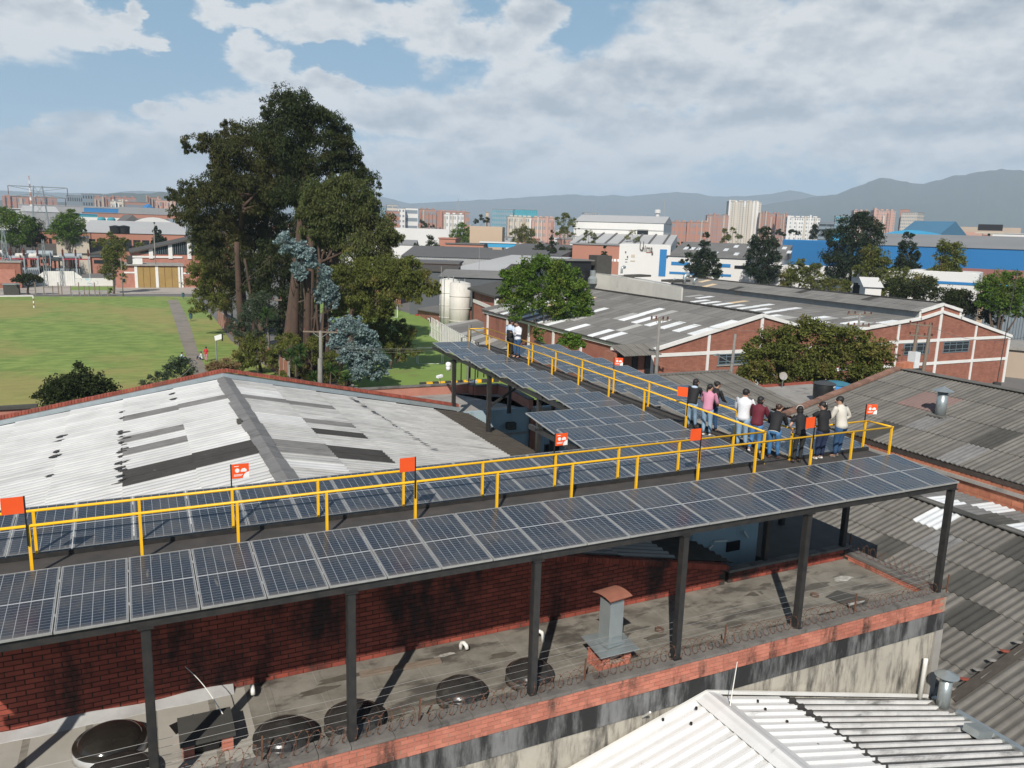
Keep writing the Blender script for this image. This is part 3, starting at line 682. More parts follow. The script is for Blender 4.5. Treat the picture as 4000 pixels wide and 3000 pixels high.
sign(20.22, 3.0, 'printed orange sign on the railing corner above the grey roof', front=True, zt=1.42, ang=-.35)
# ------------------------------------------------------------------ the flat roofed brick block below the canopy
ZS, ZC = -3.27, -3.08
blk = thing('flat_roof_block', 'plastered block with a flat membrane roof and an orange brick parapet below the canopy', 'building', (8, 0, GZ))
MB().box(-9, 20.36, .30, 3.1, ZS-.2, ZS).build('roof', 'slab', blk)
b = MB().box(-9, 20.36, -.02, .29, GZ, ZS-.01); b.box(20.05, 20.37, .29, 3.0, GZ, ZS-.01); b.build('wall', 'plaster', blk)
MB().box(-9, 20.38, -.075, -.021, -4.10, -3.60).build('concrete_band', 'band', blk)
MB().box(20.12, 20.40, -.08, -.022, -6.3, -4.10).build('corner_pilaster', 'concrete', blk)
brick_field(blk, (-9, -.05, -3.60), (1, 0, 0), (0, -1, 0), 29.4, lambda s: .455, bw=.27, bh=.0908, gap=.016, mb='brick_lit', mm='mortar_lit', back=.34, nmax=300, focus=(12, 0, -3.4))
cp_ = MB(); x = -9.0
while x < 20.3:
    ln = rng.uniform(.55, .95); x1 = min(x+ln, 20.42)
    c_ = MB().box(x+.006, x1-.006, -.085+rng.uniform(-.008, .008), .33+rng.uniform(-.01, .01), -3.15, ZC+rng.uniform(-.012, .008)).build('coping_stone', 'coping', blk); x = x1
# east and north parapets, inner side of brick
brick_field(blk, (20.03, 3.0, ZS), (0, -1, 0), (-1, 0, 0), 2.72, lambda s: .16, bw=.27, bh=.08, gap=.015, mb='brick_lit', mm='mortar', back=.30, nmax=60)
MB().box(20.0, 20.44, .34, 3.12, -3.11, -3.03).build('coping_stone', 'coping', blk)
brick_field(blk, (15.6, 2.98, ZS), (1, 0, 0), (0, -1, 0), 4.42, lambda s: .30, bw=.30, bh=.1, gap=.02, nmax=90)
MB().box(15.6, 20.3, 2.96, 3.2, -2.97, -2.90).build('coping_stone', 'coping', blk)
# silver flashing on the left, patches, seams
MB().box(-8.9, 2.95, .31, 2.9, ZS+.0005, ZS+.0045).build('pale_membrane', mat('pale_membrane', (.40,.38,.335), (.30,.285,.245), 1.1, .7, .75, c3=(.12,.105,.085), s3=1.3, t3=(.56,.72), a3=.6), blk)
fl = MB()
for i in range(22):
    x0 = -6.5+i*.42; 
    if x0 > 3.0: break
    fl.hexa([(x0, 2.70+.02*math.sin(i*2.1), ZS+.006), (x0+.425, 2.70+.02*math.sin(i*2.1+2.1), ZS+.006), (x0+.425, 2.93, ZS+.006), (x0, 2.93, ZS+.006), (x0, 2.71+.02*math.sin(i*2.1), ZS+.014), (x0+.425, 2.71+.02*math.sin(i*2.1+2.1), ZS+.014), (x0+.425, 2.93, ZS+.12+.03*math.sin(i*1.3+1.3)), (x0, 2.93, ZS+.12+.03*math.sin(i*1.3))])
fl.build('silver_flashing', 'slab_silver', blk)
for x in [-4+1.05*i for i in range(23)]:
    a = rng.uniform(-.04, .04); MB().hexa([(x-.07, .32, ZS), (x+.07, .32, ZS), (x+.07+a, 2.9, ZS), (x-.07+a, 2.9, ZS), (x-.06, .32, ZS+.007), (x+.06, .32, ZS+.005), (x+.06+a, 2.9, ZS+.005), (x-.06+a, 2.9, ZS+.007)]).build('membrane_lap', 'slab', blk)
MB().box(16.5, 17.0, .45, .65, ZS+.008, ZS+.02).build('patch', 'fc_dark', blk)
MB().hexa([G(3225,2330,ZS+.01),G(3375,2395,ZS+.01),G(3395,2340,ZS+.01),G(3270,2305,ZS+.01),G(3225,2330,ZS+.03),G(3375,2395,ZS+.03),G(3395,2340,ZS+.03),G(3270,2305,ZS+.03)][::1]).build('tar_patch', 'fc_dark', blk)
M['lime'] = mat('lime_deposit', (.55,.54,.50), (.22,.20,.17), 6, .5, .95)
def blot(px, py, rx_, ry_, mt, nm_, seed, dz=.0065):
    r = random.Random(seed); c = G(px, py, ZS); k0, k1 = r.uniform(0, 6), r.uniform(0, 6)
    MB().prism([(c.x+rx_*math.cos(a)*(1+.22*math.sin(3*a+k0)+.12*math.sin(7*a+k1)), c.y+ry_*math.sin(a)*(1+.2*math.sin(2*a+k1)+.1*math.sin(5*a+k0)), ZS+dz-.002) for a in [6.283*i/22 for i in range(22)]], (0, 0, .002)).build(nm_, mt, blk)
M['wet'] = mat('dark_damp_patch', (.075,.066,.053), (.13,.118,.095), 4, .7, .6)
for i, (px, py, a_, b__) in enumerate(((2950,2320,.28,.1),(2990,2285,.2,.07),(3190,2290,.5,.14),(2420,2480,.25,.2),(2555,2490,.3,.10),(2870,2440,.3,.12),(1520,2800,.35,.12),(1330,2650,.5,.12),(1240,2700,.4,.1),(1960,2560,.3,.12),(3420,2290,.4,.1),(1690,2740,.3,.1))): blot(px, py, a_, b__, 'wet', 'damp_patch', i, .0055+.0006*i)
for i, (px, py, a_, b__) in enumerate(((3290,2262,.34,.13),(3340,2360,.28,.07),(1740,2560,.25,.06))): blot(px, py, a_, b__, 'lime', 'lime_patch', 40+i, .014+.001*i if i != 1 else .034)
# domed rooflights
def dome(px, py, label, rr=.50, tiltd=0, silver=False):
    c = G(px, py, -3.05); t = thing('domed_rooflight', label, 'rooflight', (c.x, c.y, ZS), 'round smoked rooflights on the flat roof')
    MB().lathe((c.x, c.y, ZS), [(rr*1.13, 0), (rr*1.10, .12), (rr*1.03, .17), (rr*.96, .17), (rr*.96, .02)], 36).build('curb', 'slab_silver' if silver else 'domerim', t, smooth=True)
    prof = [(rr*1.10, .165), (rr*1.12, .185), (rr*1.10, .205), (rr*.98, .215)]+[(rr*.96*math.cos(a), .215+.17*math.sin(a)) for a in [i*math.pi/2/9 for i in range(10)][1:-1]]+[(.01, .385)]
    o = MB().lathe((c.x, c.y, ZS), prof, 40).build('dome', 'dome_clean' if silver else 'dome', t, smooth=True); return t
dome(430, 2885, 'large black rooflight dome with silver flashing beside the left post', .54, silver=True)
dome(470, 3010, 'black rooflight dome cut off by the bottom edge, before the silver one', .50)
dome(1112, 2860, 'black rooflight dome between the hatch and the second post', .50)
dome(1384, 2793, 'black rooflight dome crossed by the second post and its shadow', .50)
dome(1804, 2688, 'black rooflight dome standing alone between the second and third posts', .46)
dome(2070, 2618, 'black rooflight dome behind the third post', .46)
# hatch: old cover slab on short brick legs
c = G(810, 2900, ZS); h = thing('roof_hatch', 'dark cover slab on short orange brick legs with a thin rod', 'roof hatch', (c.x, c.y, ZS))
hx0, hx1 = c.x-.45, c.x+.42; hy0, hy1 = c.y-.42, c.y+.36
for x in (hx0+.02, hx1-.20):
    for y in (hy0+.03, hy1-.2):
        for k in range(4): MB().box(x, x+.19, y, y+.12, ZS+.012+k*.072, ZS+.078+k*.072).build('brick', 'brick_lit', h)
MB().box(hx0-.02, hx1+.03, hy0-.03, hy1+.03, ZS+.30, ZS+.37).build('cover_slab', 'fc_dark', h)
MB().box(hx0+.22, hx1-.24, hy0+.15, hy1-.1, ZS, ZS+.29).build('shaft', 'black', h)
r_ = MB(); q0 = Vector((c.x+.3, c.y+.2, ZS+.37)); q1 = AY(723, 2604, c.y+1.1)
r_.tube([q0.lerp(q1, t)+Vector((0, .0, .10*math.sin(math.pi*t))) for t in [i/8 for i in range(9)]], [.011-.006*i/8 for i in range(9)], 6)
o = r_.build('antenna_rod', 'pvc', None, loc=tuple(q0)); top(o, 'thin pale rod leaning from the dark hatch across the brick wall', 'rod')
# chimney duct
c = Vector((10.29, .70, ZS)); ch = thing('chimney_duct', 'square galvanised chimney duct with a rusty curved cap on a brick curb', 'chimney', c)
for sx in (-1, 1):
    for sy in (-1, 1):
        for k in range(8): MB().box(c.x+sx*.27-.09, c.x+sx*.27+.09, c.y+sy*.24-.06, c.y+sy*.24+.06, ZS+.005+k*.066, ZS+.066+k*.066).build('brick', 'brick_lit', ch)
brick_field(ch, (c.x-.30, c.y-.27, ZS), (1, 0, 0), (0, -1, 0), .6, lambda s: .24, bw=.2, bh=.066, mb='brick_lit', mm='mortar_lit', back=.08)
brick_field(ch, (c.x-.33, c.y+.27, ZS), (0, -1, 0), (-1, 0, 0), .54, lambda s: .34, bw=.2, bh=.066, mb='brick_lit', mm='mortar_lit', back=.08)
rz = Matrix.Rotation(rad(8), 3, 'Z')
def ob(cx, cy, z0, z1, hx, hy): return MB().obox((c.x+cx, c.y+cy, (z0+z1)/2), rz @ Vector((hx, 0, 0)), rz @ Vector((0, hy, 0)), (0, 0, (z1-z0)/2))
MB().hexa([(c.x-.5, c.y-.44, ZS+.50), (c.x+.46, c.y-.46, ZS+.52), (c.x+.50, c.y+.42, ZS+.56), (c.x-.46, c.y+.44, ZS+.55), (c.x-.5, c.y-.44, ZS+.52), (c.x+.46, c.y-.46, ZS+.54), (c.x+.50, c.y+.42, ZS+.58), (c.x-.46, c.y+.44, ZS+.57)]).build('flashing_plate', 'galv', ch)
ob(0, 0, ZS+.56, ZS+1.58, .19, .17).build('duct', 'galv', ch)
ob(0, 0, ZS+.10, ZS+.50, .2, .17).build('inner_duct', 'galv', ch)
ob(0, 0, ZS+.56, ZS+.63, .23, .21).build('collar', 'galv', ch)
ob(0, 0, ZS+1.58, ZS+1.68, .13, .12).build('outlet', 'black', ch)
cb = MB(); n = 8
for i in range(n+1):
    a = -1+2*i/n; z = ZS+1.74-.05*a*a
    for s_ in (-1, 1):
        p = rz @ Vector((s_*.31, a*.29, 0)); cb.v.append((c.x+p.x, c.y+p.y, z)); cb.v.append((c.x+p.x, c.y+p.y, z-.012))
for i in range(n):
    a = i*4; cb.f += [(a, a+2, a+6, a+4), (a+1, a+5, a+7, a+3), (a, a+4, a+5, a+1), (a+2, a+3, a+7, a+6)]; cb.m += [0]*4
cb.build('cap', 'rustcap', ch)
# small things on the slab
def bentpipe(px, py, label, h=.22, ang=0, big=.045):
    c = G(px, py, ZS); a = Vector((math.cos(ang), math.sin(ang), 0))
    o = MB().tube([c, c+Vector((0, 0, h)), c+Vector((0, 0, h+.06))+a*.03, c+Vector((0, 0, h+.09))+a*.10, c+Vector((0, 0, h+.05))+a*.18, c+Vector((0, 0, h-.02))+a*.20], big, 10).build('vent_pipe', 'pvc', None, loc=tuple(c), smooth=True)
    return top(o, label, 'vent pipe', 'white bent vent pipes on the flat roof')
bentpipe(1800, 2535, 'white bent pipe at the wall foot above the plank end', .1, -1.2)
bentpipe(2120, 2505, 'white pipe elbow right of the third post', .16, 2.6)
bentpipe(985, 2710, 'white pipe end at the foot of the brick wall near the silver flashing', .12, -1.6)
p0, p1 = G(1405, 2640, ZS), G(1722, 2585, ZS)
o = MB().bar(p0+Vector((0, 0, .03)), p1+Vector((0, 0, .03)), .17, .045).build('plank', 'wood', None, loc=tuple(p0)); top(o, 'grey weathered plank lying along the foot of the brick wall', 'plank')
def coil(px, py, label):
    c = G(px, py, ZS); pts = []
    for i in range(60):
        a = i*.6; r_ = .10+.012*math.sin(i*1.7); pts.append(c+Vector((r_*math.cos(a)+.01*math.sin(i), r_*math.sin(a), .015+.0012*i)))
    o = MB().tube(pts, .004, 4).build('wire_coil', 'rust', None, loc=tuple(c)); top(o, label, 'wire coil', 'loose coils of wire on the flat roof')
coil(2575, 2465, 'small loose wire coil on the slab left of the fourth post'); coil(3182, 2330, 'small loose wire coil beside the black patch')
o = MB().obox(G(700, 2835, ZS)+Vector((.1, 0, .01)), (.22, .1, 0), (-.05, .16, 0), (0, 0, .006)).build('metal_sheet', 'black', None); top(o, 'thin black offcut lying beside the roof hatch', 'sheet')

# razor wire: rusty coils along the parapet, each span with its stake
def razor(p0, p1, label, R_=.17, pitch=.215, z=.0, tilt=.0):
    p0, p1 = Vector(p0), Vector(p1); L_ = (p1-p0).length; U = (p1-p0).normalized(); V = Vector((-U.y, U.x, 0)); t = thing('razor_wire', label, 'razor wire', p0, 'rusty razor wire coils on the parapets')
    n = int(L_/pitch*16); pts = []; ph = rng.uniform(0, 6); k1 = rng.uniform(.5, .9)
    for i in range(n+1):
        a = 2*math.pi*i/16+ph; s_ = L_*i/n; rr = R_*(1+.13*math.sin(s_*k1*5)+.07*math.sin(s_*11.3+ph))
        pts.append(p0+U*(s_+.07*math.sin(a))+V*rr*math.cos(a)*.92+Vector((0, 0, rr*.96+rr*math.sin(a)*.95+.02)))
    b = MB().tube(pts, .0042, 4); b.build('coil', 'rust', t)
    bb = MB()
    for i in range(0, n, 3):
        p = pts[i]; bb.obox(p, (.018, 0, 0), (0, .003, .003), (0, 0, .006))
    bb.build('barbs', 'rust', t, kind='stuff')
    return t
stakes = [(-1.6, 0), (2.9, 0), (5.75, 0), (9.35, 0), (13.05, 0), (17.2, 0)]
edges = [-3.4, -1.6, 2.9, 5.75, 9.35, 13.05, 17.2, 20.3]
nm = ['left of the first stake', 'before the roof hatch', 'before the two left domes', 'before the lone dome and third post', 'before the chimney duct', 'before the fourth and fifth posts', 'before the black roof patch']
for i, (a, b_) in enumerate(zip(edges, edges[1:])):
    razor((a+.05, .12, ZC), (b_-.05, .12, ZC), 'rusty razor wire coil on the front parapet '+nm[i], R_=.145+.012*(i % 3))
razor((20.22, .35, -3.03), (20.22, 3.0, -3.03), 'rusty razor wire coil on the east parapet under the corner of the canopy', R_=.18)
def stake(x, y, label, h=.46, z=ZC):
    o = MB().bar((x, y, z-.05), (x+.02, y, z+h), .028, .028).build('stake', 'rust', None, loc=(x, y, z)); top(o, label, 'stake', 'rusty stakes on the parapet')
for (x, y), l_ in zip(stakes[1:], ['beside the second dome pair', 'just right of the second post', 'left of the chimney duct', 'right of the chimney, short of the fourth post', 'between the fifth post and the end of the block']):
    stake(x, y+.18, 'rusty stake on the parapet '+l_)
stake(20.25, 3.05, 'black stake at the far corner of the east parapet', .5, -3.03); stake(20.42, .0, 'rusty stake at the outer corner beside the last post', .5)
for k, z in enumerate((.16, .30, .44, .58, .72)):
    b = MB()
    xs = [-3.4]+[s_[0] for s_ in stakes]+[20.25]
    pts = []
    for a, b2 in zip(xs, xs[1:]):
        for q in range(6): pts.append((a+(b2-a)*q/6, .30+.02*k, ZC+z-.02*math.sin(math.pi*q/6)))
    pts.append((20.25, .32, ZC+z)); b.tube(pts, .0035, 4)
    o = b.build('fence_wire', 'wire', None, loc=pts[0]); top(o, '%s straight thin wire stretched along the front parapet' % ('lowest', 'second lowest', 'middle', 'second highest', 'highest')[k], 'wire', 'thin wires stretched along the parapet')

# ------------------------------------------------------------------ white roofed workshop: gable walls, ridge along Y
ws = thing('workshop', 'brick workshop with a white painted corrugated gable roof behind the front panels', 'building', (5, 12, GZ))
RX, YN, YF = 4.66, 3.05, 22.25
def wz(x): return -.38-(x-RX)*.212 if x > RX else -.42-(RX-x)*.176
def wall_h(x): return (wz(x)-.10)-ZS
brick_field(ws, (-6.5, 2.95, ZS), (1, 0, 0), (0, -1, 0), 21.95, lambda s: min(wall_h(-6.5+s), 3.2), bw=.30, bh=.104, gap=.021, nmax=300, focus=(3.0, 2.95, -2.4), back=.12)
caps = MB(); x = -6.5
while x < 15.4:                           # soldier course on the near gable
    z = wz(x+.05); MB().obox((x+.05, 2.93, z-.08), (.044, 0, -.009), (0, .11, 0), (0, 0, .075)).build('coping_brick', 'brick_dark', ws) if -1 < x < 4.5 and False else caps.obox((x+.05, 2.95, z-.08), (.044, 0, -.009), (0, .10, 0), (0, 0, .075)); x += .1
caps.build('coping_course', 'brick_dark', ws, kind='stuff')
MB().box(-9, -8.8, 3, 22, GZ, -2.9).build('wall', 'brick_far', ws)
MB().prism([(-9, 22.45, GZ), (15.4, 22.45, GZ), (15.4, 22.45, wz(15.4)-.05), (RX, 22.45, wz(RX)-.05), (-9, 22.45, wz(-9)-.05)], (0, .2, 0)).build('wall', 'salmon', ws)
MB().box(15.15, 15.35, 3.2, 22.3, GZ, wz(15.3)-.10).build('wall', 'bluish_white', ws)
dl = {}
def pickL(i, j):
    return 'wroof'
Vr = Vector((1, 0, -.212)).normalized(); Vl = Vector((-1, 0, -.176)).normalized()
STR = (18.55, 15.3, 13.65, 10.85)
def strip(y):
    for k, v in enumerate(STR):
        if abs(y-v) < .39: return k
    return -1
def pick_right(i, j):                     # i from the near gable, j down the slope
    k = strip(YN+(i+.5)*SU)
    if k == 0 and j in (0, 1): return 'rgrey'
    if k in (1, 2) and j == 1: return 'rgrey' if k == 1 else 'rblack'
    if k == 3 and j in (0, 1): return 'rgrey' if j == 0 else 'rblack'
    if j >= 5: return 'dirtyroof'
    if j == 4 and rng.random() < .06: return 'rgrey'
    return 'wroof_r' if j > 0 or rng.random() < .5 else 'wroof'
def pick_left(i, j):
    k = strip(YN+(i+.5)*SU)
    if k == 0 and j in (0, 1): return 'rgrey'
    if k in (1, 2) and j == 1: return 'rgrey'
    if k == 3 and j in (0, 1): return 'rblack'
    return 'wroof'
SU = .78; nuY = int((YF-YN)/SU)
sheet_roof(ws, (RX+.02, YN, wz(RX)), (0, 1, 0), Vr, nuY, 6, SU, 1.87, pick_right, rip=3, amp=.034, nmax=150)
sheet_roof(ws, (RX-.02, YN, wz(RX)), (0, 1, 0), Vl, nuY, 7, SU, 1.88, pick_left, rip=3, amp=.034, nmax=170)
M['moss'] = mat('black_moss', (.035,.033,.03), (.06,.055,.05), 8, .7, .95)
rm_ = random.Random(4); b = MB()
for k in range(34):                       # ragged black growth along the sheet laps
    xx = .80+rm_.uniform(-.05, .10); yy = rm_.uniform(10.6, 17.2) if k < 24 else rm_.uniform(8.6, 21); xx = xx if k < 24 else rm_.choice((.8, 2.6, -1.1))
    w_, l_ = rm_.uniform(.08, .26), rm_.uniform(.05, .14); n_ = 7; zz = lambda x_: wz(x_)+.062
    b.face([(xx+w_*math.cos(a_*6.283/n_)*rm_.uniform(.6, 1.1), yy+l_*math.sin(a_*6.283/n_), zz(xx)+.176*w_*math.cos(a_*6.283/n_)) for a_ in range(n_)])
b.build('moss_growth', 'moss', ws, kind='stuff')
b = MB()
for k in range(26):
    yy = 21.3-k*.34; xx = 9.85+.03*k+rm_.uniform(-.05, .05); w_, l_ = rm_.uniform(.08, .2), rm_.uniform(.04, .09)
    b.face([(xx+w_*math.cos(a_*6.283/7)*rm_.uniform(.6, 1.1), yy+l_*math.sin(a_*6.283/7), wz(xx)+.062-.212*w_*math.cos(a_*6.283/7)) for a_ in range(7)])
b.build('moss_growth', 'moss', ws, kind='stuff')
for k in range(22):                       # wrinkled ridge flashing pieces
    y0 = YN+k*.88; w1 = .28+rng.uniform(-.03, .05); w2 = .30+rng.uniform(-.03, .04); zz = wz(RX)+.055; dz = rng.uniform(0, .02)
    MB().hexa([(RX-w1, y0, zz-w1*.176-.02), (RX, y0, zz+.0+dz), (RX, y0+.91, zz+.0), (RX-w1-.02, y0+.91, zz-w1*.176-.02), (RX-w1, y0, zz-w1*.176-.005), (RX, y0, zz+.02+dz), (RX, y0+.91, zz+.02), (RX-w1-.02, y0+.91, zz-w1*.176)]).build('ridge_piece', 'rgrey', ws)
    MB().hexa([(RX, y0, zz+.0+dz), (RX+w2, y0, zz-w2*.212-.02), (RX+w2+rng.uniform(-.03, .03), y0+.91, zz-w2*.212-.02), (RX, y0+.91, zz), (RX, y0, zz+.02+dz), (RX+w2, y0, zz-w2*.212), (RX+w2, y0+.91, zz-w2*.212), (RX, y0+.91, zz+.02)]).build('ridge_piece', 'rgrey', ws)
# far gable: cement fillet and brick on edge coping, brick by brick
for sgn, xe in ((-1, -8.9), (1, 15.4)):
    x = RX; s_ = .212 if sgn > 0 else .176
    b = MB().hexa([(RX, 22.02, wz(RX)+.03), (xe, 22.02, wz(xe)+.03), (xe, 22.3, wz(xe)+.03), (RX, 22.3, wz(RX)+.03), (RX, 22.06, wz(RX)+.20), (xe, 22.06, wz(xe)+.20), (xe, 22.3, wz(xe)+.22), (RX, 22.3, wz(RX)+.22)]); b.build('parapet_fillet', 'galv', ws)
    while abs(x-RX) < abs(xe-RX)-.05:
        z = wz(x)+.27+rng.uniform(-.006, .006)
        MB().obox((x+sgn*.055, 22.30, z), (sgn*.050, 0, -.050*s_), (0, .13, 0), (0, 0, .06)).build('coping_brick', 'capbrick', ws); x += sgn*.113
for px, py, w_ in ((925, 1667, .12), (1505, 1745, .25), (1435, 1783, .3), (330, 1930, .2), (480, 1648, .3)):
    p = G(px, py, -1.0); z = wz(p.x)
o = MB().box(RX-.42, RX-.28, 13.9, 14.15, wz(RX-.4)+.03, wz(RX-.4)+.16).build('vent_box', 'fc_dark', ws)
o = MB().box(15.42, 15.58, 3.3, 22.3, wz(15.3)-.22, wz(15.3)-.05).build('gutter', 'fc_dark', ws)

lf = thing('low_brick_wall', 'low orange brick wall with a dark coping beyond the left end of the white roof', 'wall', AY(60, 1640, 30))
p, q_ = AY(-200, 1606, 30), AY(118, 1594, 30); MB().prism([(p.x, 30, p.z-2), (q_.x, 30, p.z-2), (q_.x, 30, q_.z), (p.x, 30, q_.z)], (0, .2, 0)).build('wall_panel', 'salmon', lf)
MB().box(p.x, q_.x+.3, 29.9, 30.3, q_.z, q_.z+.14).build('coping', 'fc_dark', lf); MB().box(q_.x-.3, q_.x+1.8, 29.6, 29.9, q_.z-.25, q_.z-.05).build('coping', 'coping', lf)
# ------------------------------------------------------------------ courtyard buildings between the workshop and the wing
cb_ = thing('courtyard_block', 'low block with a flat concrete roof and salmon painted parapet beyond the white workshop roof', 'building', (18, 29, GZ))
ZF = -3.0
pp = [G(x_, y_, ZF+.5) for x_, y_ in ((1380,1523),(1764,1502),(1835,1499),(1853,1509),(1948,1503),(2000,1520),(2075,1562))]
poly = [(p.x, p.y, ZF-.2) for p in pp]+[(23.0, 23.2, ZF-.2), (9, 23.2, ZF-.2)]
MB().prism(poly[::-1], (0, 0, .2)).build('roof', 'concrete', cb_)
MB().box(15.6, 22.6, 22.95, 23.19, -8.2, ZF+.06).build('wall', 'bluish_white', cb_)
for p, q_ in zip(pp, pp[1:]):
    MB().bar((p.x, p.y, ZF+.24), (q_.x, q_.y, ZF+.24), .22, .50).build('parapet', 'salmon', cb_); MB().bar((p.x, p.y, ZF+.53), (q_.x, q_.y, ZF+.53), .34, .07).build('coping', 'coping', cb_)
MB().prism([(x_, y_, GZ) for x_, y_, z_ in poly[:7]]+[(23, 23.6, GZ), (9, 23.6, GZ)], (0, 0, 5.7)).build('base', 'brick_far', cb_)
for a, b_ in ((16.0, -5.2), (20.6, -5.0)):
    f = MB().box(a, a+.9, 22.90, 22.949, b_-.95, b_); f.build('window_frame', 'fc_dark', cb_)
    MB().box(a+.06, a+.84, 22.88, 22.90, b_-.89, b_-.06).build('pane', 'glass_dark', cb_)
MB().box(15.6, 22.6, 22.90, 22.95, -4.3, -4.18).build('ledge', 'concrete', cb_)
MB().box(18.3, 18.75, 22.6, 22.95, -3.95, -3.6).build('air_unit', 'fc_dark', cb_)
MB().box(15.4, 30, 3.5, 22.9, -8.4, -8.2).build('yard_floor', 'concrete', cb_)
MB().box(22.8, 23.0, 6.6, 22.9, -8.2, -4.4).build('wall', 'bluish_white', cb_)
ur = thing('utility_room', 'white walled utility room in shade under the canopy', 'building', (18, 5, GZ))
MB().box(15.62, 18.1, 4.6, 8.4, -8.2, -1.9).build('wall', 'bluish_white', ur)
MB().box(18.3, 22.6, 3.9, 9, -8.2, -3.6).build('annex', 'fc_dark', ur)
MB().box(16.9, 17.4, 4.56, 4.6, -3.2, -2.9).build('vent_grille', 'black', ur)
for a, b_ in (((2790, 2115), (2840, 2112)), ((2905, 2075), (2922, 2100)), ((2720, 2185), (2785, 2130))):
    p, q = AY(*a, 4.5), AY(*b_, 4.5); o = MB().tube([p, q], .03, 8).build('drain_pipe', 'pvc', ur)

# ------------------------------------------------------------------ east side: two grey roofs
M['oldbrick'] = mat('old_coping_brick', (.26,.135,.09), (.17,.10,.075), 5, .7, .9, bump=.005, rnd=.3, c3=(.30,.26,.22), s3=3, t3=(.58,.7), a3=.6)
e1 = thing('grey_roofed_house', 'house with a large grey corrugated roof and hollow brick wall right of the canopy', 'building', (30, 2, GZ))
t1 = .245; E1x, E1z = 31.37, -2.80; V1 = Vector((-1, 0, -t1)).normalized(); R1x = 39.44; R1z = E1z+(R1x-E1x)*t1
c1 = (R1x-E1x)/math.cos(math.atan(t1))/4
def pk1(i, j):
    y = 0
    if (j, i) in ((1, 19), (1, 20)): return 'fc_red'
    if (j, i) in ((2, 18), (3, 15), (2, 15), (3, 19), (2, 9), (3, 8)): return 'fc_dark' if rng.random() < .4 else 'rgrey'
    return 'fc'
sheet_roof(e1, (R1x, -8.4, R1z), (0, 1, 0), V1, 24, 4, 1.045, c1, pk1, rip=5, amp=.028)
V1b = Vector((1, 0, -t1)).normalized()
sheet_roof(e1, (R1x, -8.4, R1z), (0, 1, 0), V1b, 24, 3, 1.045, c1, lambda i, j: 'fc', rip=5, amp=.028, nmax=0)
for k in range(24):
    MB().obox((R1x, -8.4+1.045*k+.52, R1z+.06), (.28, 0, 0), (0, .51, 0), (0, 0, .018)).build('ridge_piece', 'fc', e1)
brick_field(e1, (E1x+.15, 16.6, -4.55), (0, -1, 0), (-1, 0, 0), 26, lambda s: 1.62, bw=.44, bh=.24, gap=.02, mb='hollow', mm='mortar_lit', back=.15, nmax=140, focus=(27, 4, -2))
MB().box(E1x+.02, E1x+.2, -9, 16.6, -3.40, -3.27).build('ledge', 'concrete', e1)
for y in (-3.0, 3.3, 9.2): MB().box(E1x+.08, E1x+.15, y, y+.33, -4.5, -3.41).build('wall_column', 'concrete', e1)
cr = MB()
x = E1x-.1
while x < R1x:                            # stepped brick coping on the far gable
    z = E1z+(x-E1x)*t1
    MB().obox((x, 16.8, z+.12+rng.uniform(-.01, .02)), (.14, 0, .033), (0, .19, 0), (0, 0, .065)).build('coping_brick', 'oldbrick', e1); x += .29
MB().prism([(E1x, 16.7, GZ), (R1x+6, 16.7, GZ), (R1x+6, 16.7, E1z), (R1x, 16.7, R1z), (E1x, 16.7, E1z)], (0, .2, 0)).build('wall', 'brick_far', e1)
MB().hexa([(R1x-.2, 16.5, R1z-.1), (R1x+.6, 16.5, R1z-.1), (R1x+.6, 17.0, R1z-.1), (R1x-.2, 17.0, R1z-.1), (R1x-.2, 16.5, R1z+.35), (R1x+.6, 16.5, R1z+.4), (R1x+.6, 17.0, R1z+.4), (R1x-.2, 17.0, R1z+.35)]).build('brick_stub', 'hollow', e1)
def flue(c, h, r_, label, mt='galv', cone=True, group='round metal flues on the right roofs'):
    t = thing('roof_flue', label, 'flue', c, group); c = Vector(c)
    MB().lathe(c-Vector((0, 0, .1)), [(r_*1.02, 0), (r_, h+.1)], 20).build('pipe', mt, t, smooth=True)
    MB().lathe(c+Vector((0, 0, h)), [(r_*.8, 0), (r_*.8, .08)], 12).build('neck', 'black', t)
    MB().lathe(c+Vector((0, 0, h+.06)), [(r_*1.9, 0), (r_*1.95, .01), (.02, r_*.95)], 24).build('cap', mt, t)
    MB().obox(c+Vector((0, 0, .0)), (r_*1.7, 0, .1*r_), (0, r_*1.7, 0), (0, 0, .03)).build('flashing', 'fc', t)
def onroof(px, py, X0, z0, t):
    d = ray(px, py); o = CAM; s_ = (z0-(X0-o.x)*t-o.z)/(d.z-d.x*t); return o+d*s_
p = onroof(3672, 1622, R1x, R1z, t1); flue((p.x, p.y, p.z), 1.1, .23, 'pale grey flue with a flat conical cap on the upper grey roof')
p = onroof(3998, 1560, R1x, R1z, t1); flue((p.x+.9, p.y, p.z+.3), 1.0, .2, 'grey flue cut by the right edge of the picture')

e2 = thing('lower_grey_house', 'lower house with a ridged grey corrugated roof at the right foot of the canopy', 'building', (23, 0, GZ))
t2 = .285; R2x, R2z = 28.45, -3.71; V2 = Vector((-1, 0, -t2)).normalized(); c2 = 1.40
def pk2(i, j):
    y = -2.1+(i+.5)*.9
    if i < 0: return None
    if (j == 0 and i in (5,)): return 'sky_w'
    if (j, i) in ((2, 9), (2, 5), (2, 2), (1, 1), (0, 2), (3, 1), (3, 4)): return 'fc_dark'
    if (j, i) in ((1, 4), (1, 9)): return 'rgrey'
    return 'fc'
sheet_roof(e2, (R2x, -.33, R2z), (0, 1, 0), V2, 16, 6, 1.045, c2, pk2, rip=4, amp=.036)
sheet_roof(e2, (R2x, -9.95, R2z), (0, 1, 0), V2, 9, 6, 1.045, c2, lambda i, j: 'fc', rip=4, amp=.036)
V2b = Vector((1, 0, -.07)).normalized()
